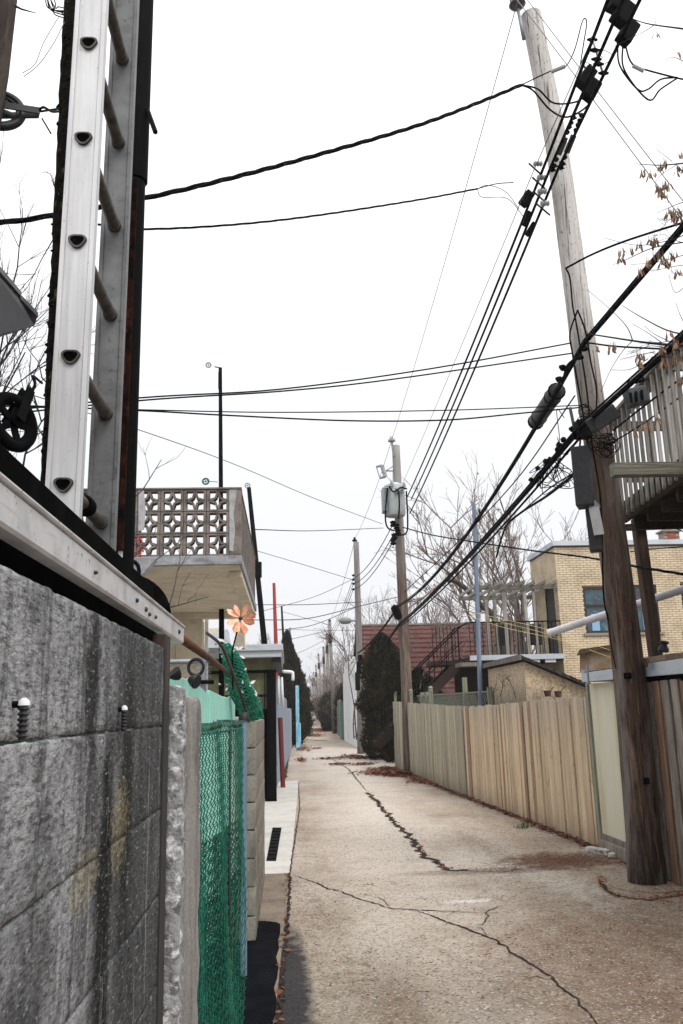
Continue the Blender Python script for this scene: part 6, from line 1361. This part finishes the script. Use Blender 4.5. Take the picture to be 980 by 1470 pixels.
# things between Y=48 and 72 on the right
def boxthing(name, lb, cat, x0, x1, y0, y1, h, m, n, group=None):
    t = T(name, lb, cat, ((x0+x1)/2, (y0+y1)/2, 0), group); L = (y1-y0)/n
    for k in range(n): M().box(x0, x0+.05, y0+k*L, y0+(k+1)*L-.02, 0, h*(1+.01*((k*3) % 4))).build('board', m, t)
    M().box(x0+.06, x1, y0, y1, 0, h*.97).build('back', 'black', t); return t
boxthing('green_gate', 'dark green board gate beyond the white side wall', 'gate', 3.15, 3.4, 49.6, 53, 2.1, 'greenpaint', 6)
boxthing('blue_grey_gate', 'small blue grey gate beyond the dark green gate', 'gate', 3.3, 3.6, 53.3, 56, 1.7, 'bluegrey', 4)
gg = boxthing('grey_gate', 'grey wooden arched gate with frame far up the lane', 'gate', 3.4, 3.7, 56.3, 60, 2.3, 'slabwood', 6)
boxthing('green_fence', 'narrow green board fence beside the far pale pole', 'fence', 3.55, 3.8, 60.4, 64, 1.9, 'greenpaint', 4)
boxthing('brown_fence', 'dark brown tall board fence behind the brown leaf drifts', 'fence', 3.6, 3.9, 70, 82, 2.2, 'darkwood', 12)
lpole('steel_pole', 'pale blue thin pole above the green gate far up the lane', 'pole', (496, 1030), (493, 945), 56, .07, .06, 'galv')
rnd = random.Random(15); mats = ['slabwood', 'greyfence', 'white', 'cardboard', 'darkwood', 'bluegrey', 'tan', 'redbrick', 'cream']
ORD = 'first second third fourth fifth sixth seventh eighth ninth tenth eleventh twelfth thirteenth fourteenth fifteenth sixteenth seventeenth eighteenth nineteenth twentieth'.split()
ORD += ['twenty '+q for q in ORD[:9]]
yy = 84
for k in range(13):
    L = rnd.uniform(7, 13); h = rnd.uniform(1.8, 3.0); m = rnd.choice(mats); x = Rx(yy)+rnd.uniform(.0, .5); xb = Rx(yy+L)+.1
    t = T('far_garage', '%s far garage, %s on the right of the distant lane' % ({'slabwood': 'grey wood', 'greyfence': 'grey green', 'white': 'white', 'cardboard': 'pale brown', 'darkwood': 'dark brown', 'bluegrey': 'blue grey', 'tan': 'tan', 'redbrick': 'red brick', 'cream': 'cream'}[m], ORD[k]), 'garage', (x+2, yy, 0), 'far garages on the right')
    M().prism([(x, yy, 0), (xb, yy+L*.92, 0), (xb+4, yy+L*.92, 0), (x+4, yy, 0)], (0, 0, h)).build('wall', m, t)
    M().prism([(x-.15, yy-.1, h), (xb-.15, yy+L*.92+.1, h), (xb+4, yy+L*.92+.1, h), (x+4, yy-.1, h)], (0, 0, .18)).build('roof', rnd.choice(['tar', 'fascia', 'slabwood']), t)
    M().prism([(x-.02, yy+L*.25, .05), (x+(xb-x)*.7-.02, yy+L*.7, .05), (x+(xb-x)*.7-.02, yy+L*.7, h*.8), (x-.02, yy+L*.25, h*.8)], (.03, 0, 0)).build('door', rnd.choice(['cap', 'greenpaint', 'galv', 'brownpost']), t)
    yy += L+rnd.uniform(0, 2)
yy = 66
for k in range(11):
    L = rnd.uniform(8, 14); h = rnd.uniform(1.8, 2.9); m = rnd.choice(mats); x = Lx(yy)-.3; xb = Lx(yy+L)-.3
    t = T('far_garage', '%s far garage, %s on the left of the distant lane' % ({'slabwood': 'grey wood', 'greyfence': 'grey green', 'white': 'white', 'cardboard': 'pale brown', 'darkwood': 'dark brown', 'bluegrey': 'blue grey', 'tan': 'tan', 'redbrick': 'red brick', 'cream': 'cream'}[m], ORD[k]), 'garage', (x-2, yy, 0), 'far garages on the left')
    M().prism([(x, yy, 0), (x-4, yy, 0), (xb-4, yy+L*.92, 0), (xb, yy+L*.92, 0)], (0, 0, h)).build('wall', m, t)
    M().prism([(x+.1, yy-.1, h), (x-4, yy-.1, h), (xb-4, yy+L*.92+.1, h), (xb+.1, yy+L*.92+.1, h)], (0, 0, .18)).build('roof', rnd.choice(['tar', 'fascia']), t)
    yy += L+1
# far car
cp = PZ(439, 1033.5); cp = Vector((Lx(150)+.9, 150, 0)); ca = T('parked_car', 'small pale car parked at the far end of the lane', 'car', cp)
def cbox(x0, x1, y0, y1, z0, z1, ins=0.0): 
    return M().add([cp+Vector(v) for v in [(x0, y0, z0), (x1, y0, z0), (x1, y1, z0), (x0, y1, z0), (x0+ins, y0+ins*2, z1), (x1-ins, y0+ins*2, z1), (x1-ins, y1-ins*2, z1), (x0+ins, y1-ins*2, z1)]], [(0, 3, 2, 1), (4, 5, 6, 7), (0, 1, 5, 4), (1, 2, 6, 5), (2, 3, 7, 6), (3, 0, 4, 7)])
cbox(-.85, .85, 0, 4.2, .35, .9).build('body', 'car', ca, bev=.08); cbox(-.78, .78, .9, 3.6, .905, 1.42, .14).build('cabin', 'glass', ca, bev=.03)
cbox(-.62, .62, 1.3, 3.2, 1.425, 1.46).build('roof', 'car', ca)
for x in (-.75, .75):
    for y in (.8, 3.4): M().lathe([(.1, -.1), (.32, -.1), (.32, .1), (.1, .1)], cp+Vector((x, y, .32)), (1, 0, 0), 14).build('wheel', 'tyre', ca)
    M().box(cp.x+x-.1, cp.x+x+.1, cp.y-.03, cp.y+.02, .62, .75).build('headlight', 'cap', ca)

# ================================================================== TREES
MT['bush'] = mat('brown brush', (.11, .075, .055), [dict(c=(.05, .035, .028), s=S(1.5), lo=.4, hi=.6)], rough=1)
def tree_mesh(seed, H=9, tr_=.16, depth=5, m='twig_far', nb=5, lean=(0, 0), low=.28, up=.35, leafn=0, tn=3, rmin=.0075):
    r = random.Random(seed); tb = M(); cb = M(); tips = []
    tp = [Vector((0, 0, 0))]; d = Vector((lean[0], lean[1], 1)).normalized(); n = 7
    for i in range(n):
        d = (d+Vector((r.uniform(-1, 1), r.uniform(-1, 1), .4))*.10).normalized(); tp.append(tp[-1]+d*H*.55/n)
    tb.tube(tp, [tr_*(1-.5*i/n)*(1.35 if i == 0 else 1) for i in range(n+1)], 8)
    def go(p, d, L, rad, dep):
        k = 4 if dep > 1 else 3; pts_ = [p]; dd = d.copy()
        for i in range(k):
            dd = (dd+Vector((r.uniform(-1, 1), r.uniform(-1, 1), r.uniform(-.6, 1.0)))*.20).normalized(); pts_.append(pts_[-1]+dd*L/k)
        cb.tube(pts_, [max(rmin, rad*(1-.5*i/k)) for i in range(k+1)], tn if dep < 3 else 5, caps=False)
        if dep == 0: tips.append(pts_[-1]); return
        for j in range(3 if dep > 1 else 4):
            i = r.randint(1, k); a = Vector((r.uniform(-1, 1), r.uniform(-1, 1), r.uniform(-.3, 1)))
            go(pts_[i], (dd+a*.75).normalized(), L*r.uniform(.5, .75), rad*.55, dep-1)
    for i in range(nb):
        k = r.randint(int(n*low*1.8), n); a = r.random()*6.283
        go(tp[k], (Vector((math.cos(a), math.sin(a), 0))*.8+Vector((0, 0, 1))*(.5+up)).normalized(), H*r.uniform(.28, .42), tr_*.45, depth-1)
    go(tp[-1], d, H*.35, tr_*.5, depth-1)
    lb = None
    if leafn:
        lb = M()
        for _ in range(leafn):
            t = r.choice(tips)+Vector((r.uniform(-.2, .2), r.uniform(-.2, .2), r.uniform(-.2, .2))); s_ = r.uniform(.03, .07); u_ = Vector((r.uniform(-1, 1), r.uniform(-1, 1), r.uniform(-1, 1))).normalized()*s_; v_ = u_.orthogonal().normalized()*s_*.7
            lb.add([t-u_, t+v_, t+u_, t-v_], [(0, 1, 2, 3)])
    return (mesh_only(tb, 'trunk', 'bark', smooth=True), mesh_only(cb, 'crown', m, smooth=True), mesh_only(lb, 'dead_leaves', 'seed') if lb else None)
def plant(ms, lb, loc, s_=1, rz=0, group=None, tilt=0):
    t = T('bare_tree', lb, 'tree', loc, group)
    for me, nm in zip(ms, ('trunk', 'crown', 'dead_leaves')):
        if me: o = inst(me, nm, t, loc, rot=(0, tilt, rz), scale=(s_, s_, s_))
        if me and nm == 'dead_leaves': o['kind'] = 'stuff'
    return t
tA = tree_mesh(1, 9, .15, 5, 'twig_far', 6, low=.3, leafn=160)
tBm = tree_mesh(2, 8, .12, 5, 'twig_far', 6, lean=(.1, 0), leafn=90)
tCm = tree_mesh(5, 7, .10, 5, 'twig_far', 7, low=.2, up=.7, leafn=80)
def atx(px, Y): return Vector((P(px, 1000, Y).x, Y, 0))
plant(tA, 'large bare tree with reddish twigs rising behind the pergola', atx(752, 36), 1.05, .3, 'bare trees behind the houses', .06)
plant(tCm, 'upright bare tree left of the brick house roof', atx(715, 38), 1.35, 2.0, 'bare trees behind the houses')
plant(tBm, 'pale bare tree between the transformer pole and the steel pole', atx(645, 50), 1.0, 4.0, 'bare trees behind the houses')
plant(tCm, 'bare tree directly behind the transformer pole', atx(590, 58), 1.15, 1.0, 'bare trees behind the houses')
plant(tBm, 'bare tree standing behind the lamp pole', atx(540, 60), .95, 2.2, 'bare trees behind the houses')
lt = T('leaning_tree', 'dark leaning tree trunk behind the pergola', 'tree', atx(735, 29))
M().tube(cr([atx(740, 29), P(715, 905, 29), P(690, 868, 29), P(660, 838, 29), P(640, 833, 29)], 5), [.14-.004*i for i in range(21)], 8).build('trunk', 'bark', lt, smooth=True)
twigs('branches', [(P(690, 868, 29), P(640, 760, 30)), (P(660, 838, 29), P(600, 780, 29)), (P(640, 833, 29), P(600, 860, 29)), (P(700, 880, 29), P(680, 790, 29))], 'twig_far', None, None, lt, seed=6, r0=.05, depth=4, n=3, spread=.7, kind='stuff')
rnd = random.Random(23)
tA2 = tree_mesh(21, 8.5, .16, 5, 'twig_far', 7, low=.12, up=.5, rmin=.017); tB2 = tree_mesh(22, 7.5, .14, 5, 'twig_far', 8, low=.1, up=.3, rmin=.018)
bush = [tree_mesh(30+k, 3.4, .07, 4, 'bush', 12, low=0, up=.2, rmin=.016, leafn=260) for k in range(3)]
protos = [tA2, tB2, tA2, tB2, tA, tBm, tCm, tree_mesh(9, 8, .12, 5, 'twig_far', 6), tree_mesh(12, 7.5, .12, 5, 'twig_far', 7, low=.15, up=.5, leafn=100)]
for k in range(29):
    Y = 60+k*7+rnd.uniform(-3, 3); right_ = k % 4 != 0; x = (Rx(Y)+rnd.uniform(.6, 4)) if right_ else (Lx(Y)-rnd.uniform(1.5, 6))
    plant(rnd.choice(protos), 'distant bare tree %s of the far lane, %s in its row' % ('right' if right_ else 'left', ORD[k]), (x, Y, 0), rnd.uniform(.6, 1.0), rnd.uniform(0, 6), 'distant bare trees, %s side' % ('right' if right_ else 'left'))
for k in range(26):
    Y = 66+k*6.5+rnd.uniform(-2, 2); x = Rx(Y)+rnd.uniform(-.5, .9)
    t = plant(rnd.choice(bush), 'brown leafless bush at the right edge of the far lane, %s in its row' % ORD[k], (x, Y, 0), rnd.uniform(.7, 1.25), rnd.uniform(0, 6), 'brown bushes along the far lane'); t.name = 'bush'; t['category'] = 'bush'
for k in range(10):
    Y = 250+k*14; x = Lx(245)+rnd.uniform(-12, 16); plant(rnd.choice(protos), 'very distant bare tree closing the end of the lane, %s farthest' % ORD[9-k], (x, Y, 0), rnd.uniform(1.1, 1.5), rnd.uniform(0, 6), 'trees at the end of the lane')
def cedar(lb, loc, H, R, seed, n=9000, grp=None, leafs=.055, full=2.4):
    r = random.Random(seed); t = T('cedar', lb, 'cedar', loc, grp); mb_ = M(); loc = Vector(loc)
    M().tube([loc, loc+Vector((0, 0, H*.85))], [R*.16, .02], 7).build('trunk', 'bark', t)
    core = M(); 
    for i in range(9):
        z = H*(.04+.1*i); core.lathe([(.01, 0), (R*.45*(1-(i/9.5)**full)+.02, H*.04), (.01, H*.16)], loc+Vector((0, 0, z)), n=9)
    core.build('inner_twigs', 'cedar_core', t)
    for _ in range(n):
        h = r.random()**.9; a = r.random()*6.283; prof = (1-h**(full))**.8*(.72+.28*min(1, h*5))
        lump = 1+.5*mn.noise((math.cos(a)*2.2+seed, math.sin(a)*2.2, h*H*1.3))+.32*mn.noise((math.cos(a)*5, math.sin(a)*5+seed, h*H*3.1))
        q = R*prof*lump*(.55+.45*math.sqrt(r.random()))*(1.18 if r.random() < .06 else 1); p = loc+Vector((math.cos(a)*q, math.sin(a)*q, h*H))
        s_ = leafs*r.uniform(.6, 1.4); up_ = Vector((math.cos(a)*.5+r.uniform(-.5, .5), math.sin(a)*.5+r.uniform(-.5, .5), 1)).normalized(); sd_ = up_.orthogonal().normalized()*s_*.45
        if r.random() < .5: sd_ = up_.cross(sd_)
        mb_.add([p-sd_, p+sd_, p+up_*s_*1.8+sd_*.3], [(0, 1, 2)])
    mb_.build('foliage', 'cedar', t, kind='stuff'); return t
q = atx(550, 30); cedar('dark brown green cedar right of the lamp pole', (q.x, 30, 0), 4.2, .74, 1, 17000, full=6)
q = atx(566, 28); cedar('dark cedar just left of the transformer pole', (q.x, 28, 0), 3.4, .5, 2, 7000, full=4)
q = atx(606, 30); cedar('low dark cedar right of the transformer pole', (q.x, 30.5, 0), 3.0, .85, 3, 9000, full=4)
q = atx(628, 29.5); cedar('small dark cedar at the foot of the outdoor stairs', (q.x, 31, 0), 2.7, .6, 4, 5000)
cedar('tall dark cedar on the left behind the garage', (P(413, 1000, 45).x, 45, 0), 5.7, .95, 5, 15000, leafs=.08, full=1.6)
cedar('dark cedar behind the tallest one on the left', (P(419, 1000, 52).x, 52, 0), 5.3, 1.05, 6, 12000, leafs=.09, full=1.9)
cedar('third dark cedar along the left lane edge', (P(426, 1000, 60).x, 60, 0), 4.6, 1.0, 7, 9000, leafs=.1, full=2.4)
q = atx(487, 64); cedar('dark cedar far up the lane beside the pale pole', (q.x+.5, 64, 0), 3.6, .7, 8, 6000, leafs=.12, full=5)
q = atx(471, 74); cedar('brown dense shrub far up the lane left of the pale pole', (q.x+.2, 74, 0), 3.0, .9, 9, 5000, leafs=.14, full=6)
# shrubs right of the red roof, pale twigs in front of roof
twigs('shrub', [(P(600, 1000, 30), P(620, 900, 30)), (P(590, 1000, 31), P(575, 880, 31)), (P(560, 960, 33), P(535, 890, 33)), (P(640, 1000, 29), P(650, 910, 29)), (P(590, 980, 31), P(640, 900, 31))], 'twig_far', 'pale bare shrub branches in front of the red roof', 'shrub', seed=9, r0=.022, depth=4, spread=.6)
twigs('shrub', [(P(505, 980, 46), P(490, 920, 46)), (P(508, 960, 46), P(530, 905, 46)), (P(503, 990, 48), P(500, 930, 48)), (P(505, 990, 45), P(515, 940, 45)), (P(508, 1060, 40), P(504, 980, 41)), (P(512, 1062, 39), P(508, 970, 39.5))], 'bush', 'bare shrub hanging over the white side wall', 'shrub', seed=10, r0=.035, depth=4, spread=.7)
twigs('ivy', [(P(718, 1000, 15.8), P(725, 975, 15.8)), (P(740, 1002, 15.8), P(735, 978, 15.8)), (P(705, 1000, 16), P(712, 980, 16))], 'twig_dark', 'dark bare twigs at the foot of the chipboard shed', 'shrub', seed=12, r0=.008, depth=3, spread=.8)
# --- maple branches with hanging seeds at the right edge
mp = T('maple_branches', 'thin maple branches with hanging dry seed clusters reaching in from the right', 'tree', P(1010, 420, 6.0))
mb = M()
def br(l, r_, Y=6.0): mb.tube(cr([P(x, y, Y) for x, y in l], 5), [max(.002, r_*(1-.75*i/(5*(len(l)-1)))) for i in range(5*(len(l)-1)+1)], 5)
for l, r_ in [([(1010, 45), (970, 40), (925, 33), (893, 20)], .010), ([(940, 35), (925, 45), (905, 55), (880, 67)], .004), ([(942, 36), (938, 22)], .003), ([(1000, 232), (950, 237), (910, 235)], .008), ([(972, 236), (950, 250), (940, 262)], .003), ([(965, 232), (950, 220), (941, 213)], .003), ([(1000, 285), (975, 292), (942, 306)], .006),
    ([(1000, 498), (940, 493), (908, 489), (850, 480), (838, 478)], .013), ([(908, 489), (900, 470), (880, 448), (843, 416)], .005), ([(908, 489), (893, 505), (877, 530), (862, 563)], .004), ([(1000, 482), (960, 475), (920, 455), (892, 438)], .008), ([(950, 492), (930, 478), (908, 465)], .004), ([(965, 492), (940, 480), (925, 468)], .004), ([(940, 505), (915, 510), (890, 516)], .004), ([(950, 498), (930, 497), (905, 508)], .004), ([(930, 515), (905, 530), (875, 531)], .004),
    ([(1000, 480), (980, 460), (970, 435)], .005), ([(1000, 345), (940, 355), (900, 372), (880, 380)], .006), ([(1000, 360), (950, 375), (905, 380)], .004), ([(985, 90), (965, 82), (950, 92)], .004), ([(995, 400), (970, 420), (960, 395)], .004), ([(1000, 330), (960, 345), (915, 352), (868, 342)], .005)]: br(l, r_)
mb.build('branches', 'twig_dark', mp, smooth=True, kind='stuff')
def seedc(px, py, n, Y=6.0, sp_=.03, seed=0):
    r = random.Random(seed+px*7+py); mb_ = M(); c_ = P(px, py, Y)
    for _ in range(n):
        o = c_+Vector((r.uniform(-1, 1)*sp_, r.uniform(-1, 1)*sp_*.6, r.uniform(-.2, .5)*sp_)); L = r.uniform(.045, .075); a = r.uniform(-.5, .5); d = Vector((math.sin(a), r.uniform(-.3, .3), -1)).normalized(); s_ = Vector((r.uniform(-1, 1), r.uniform(-1, 1), 0)).normalized()*.0105
        mb_.add([o-s_*.3, o+s_*.3, o+d*L*.6+s_*1.15, o+d*L+s_*.4, o+d*L*.9-s_*.8], [(0, 1, 2, 3, 4)]); mb_.tube([o+Vector((0, 0, .03)), o], .0012, 3)
    return mb_.build('seed_cluster', 'seed', mp)
for (x, y, n, s_) in [(942, 48, 6, .02), (921, 246, 8, .03), (935, 250, 8, .03), (948, 238, 5, .015), (955, 232, 7, .015), (972, 245, 6, .02), (946, 270, 16, .04), (957, 265, 14, .04), (952, 278, 12, .04), (966, 305, 22, .05), (975, 312, 22, .05), (938, 345, 14, .04), (945, 365, 14, .04), (918, 350, 7, .02), (893, 360, 8, .03), (890, 370, 6, .02), (905, 358, 6, .02), (955, 375, 14, .04), (965, 365, 10, .04), (932, 375, 7, .03), (920, 388, 6, .03), (975, 390, 8, .03), (878, 498, 10, .03), (858, 496, 4, .02), (918, 510, 10, .03), (916, 520, 8, .02), (952, 500, 12, .03), (953, 520, 12, .025), (970, 495, 12, .03), (960, 480, 6, .03), (978, 510, 12, .03), (968, 515, 10, .03), (925, 610, 8, .03), (945, 600, 7, .02), (912, 618, 5, .02), (977, 545, 10, .02), (976, 240, 8, .03), (972, 75, 5, .03), (978, 220, 8, .03)]:
    seedc(x, y, n, sp_=s_)
twigs('twigs', [(P(985, 300, 6), P(955, 320, 6)), (P(985, 350, 6), P(950, 340, 6)), (P(985, 380, 6), P(940, 385, 6)), (P(985, 500, 6), P(950, 515, 6)), (P(960, 490, 6), P(925, 500, 6))], 'twig_dark', None, None, mp, seed=14, r0=.004, depth=3, spread=.6, kind='stuff')

# ================================================================== AIR
hz = M().box(-90, 110, -12, 640, -1.2, 26).build('haze', 'glass', kind='stuff', label='thin pale overcast haze filling the lane', cat='haze')
hm = bpy.data.materials.new('haze air'); hm.use_nodes = True; N_ = hm.node_tree.nodes; N_.clear()
ho_ = N_.new('ShaderNodeOutputMaterial'); pv = N_.new('ShaderNodeVolumePrincipled'); pv.inputs['Color'].default_value = (.93, .94, .96, 1); pv.inputs['Density'].default_value = .0008; pv.inputs['Anisotropy'].default_value = .2
hm.node_tree.links.new(pv.outputs[0], ho_.inputs['Volume']); hz.data.materials.clear(); hz.data.materials.append(hm)
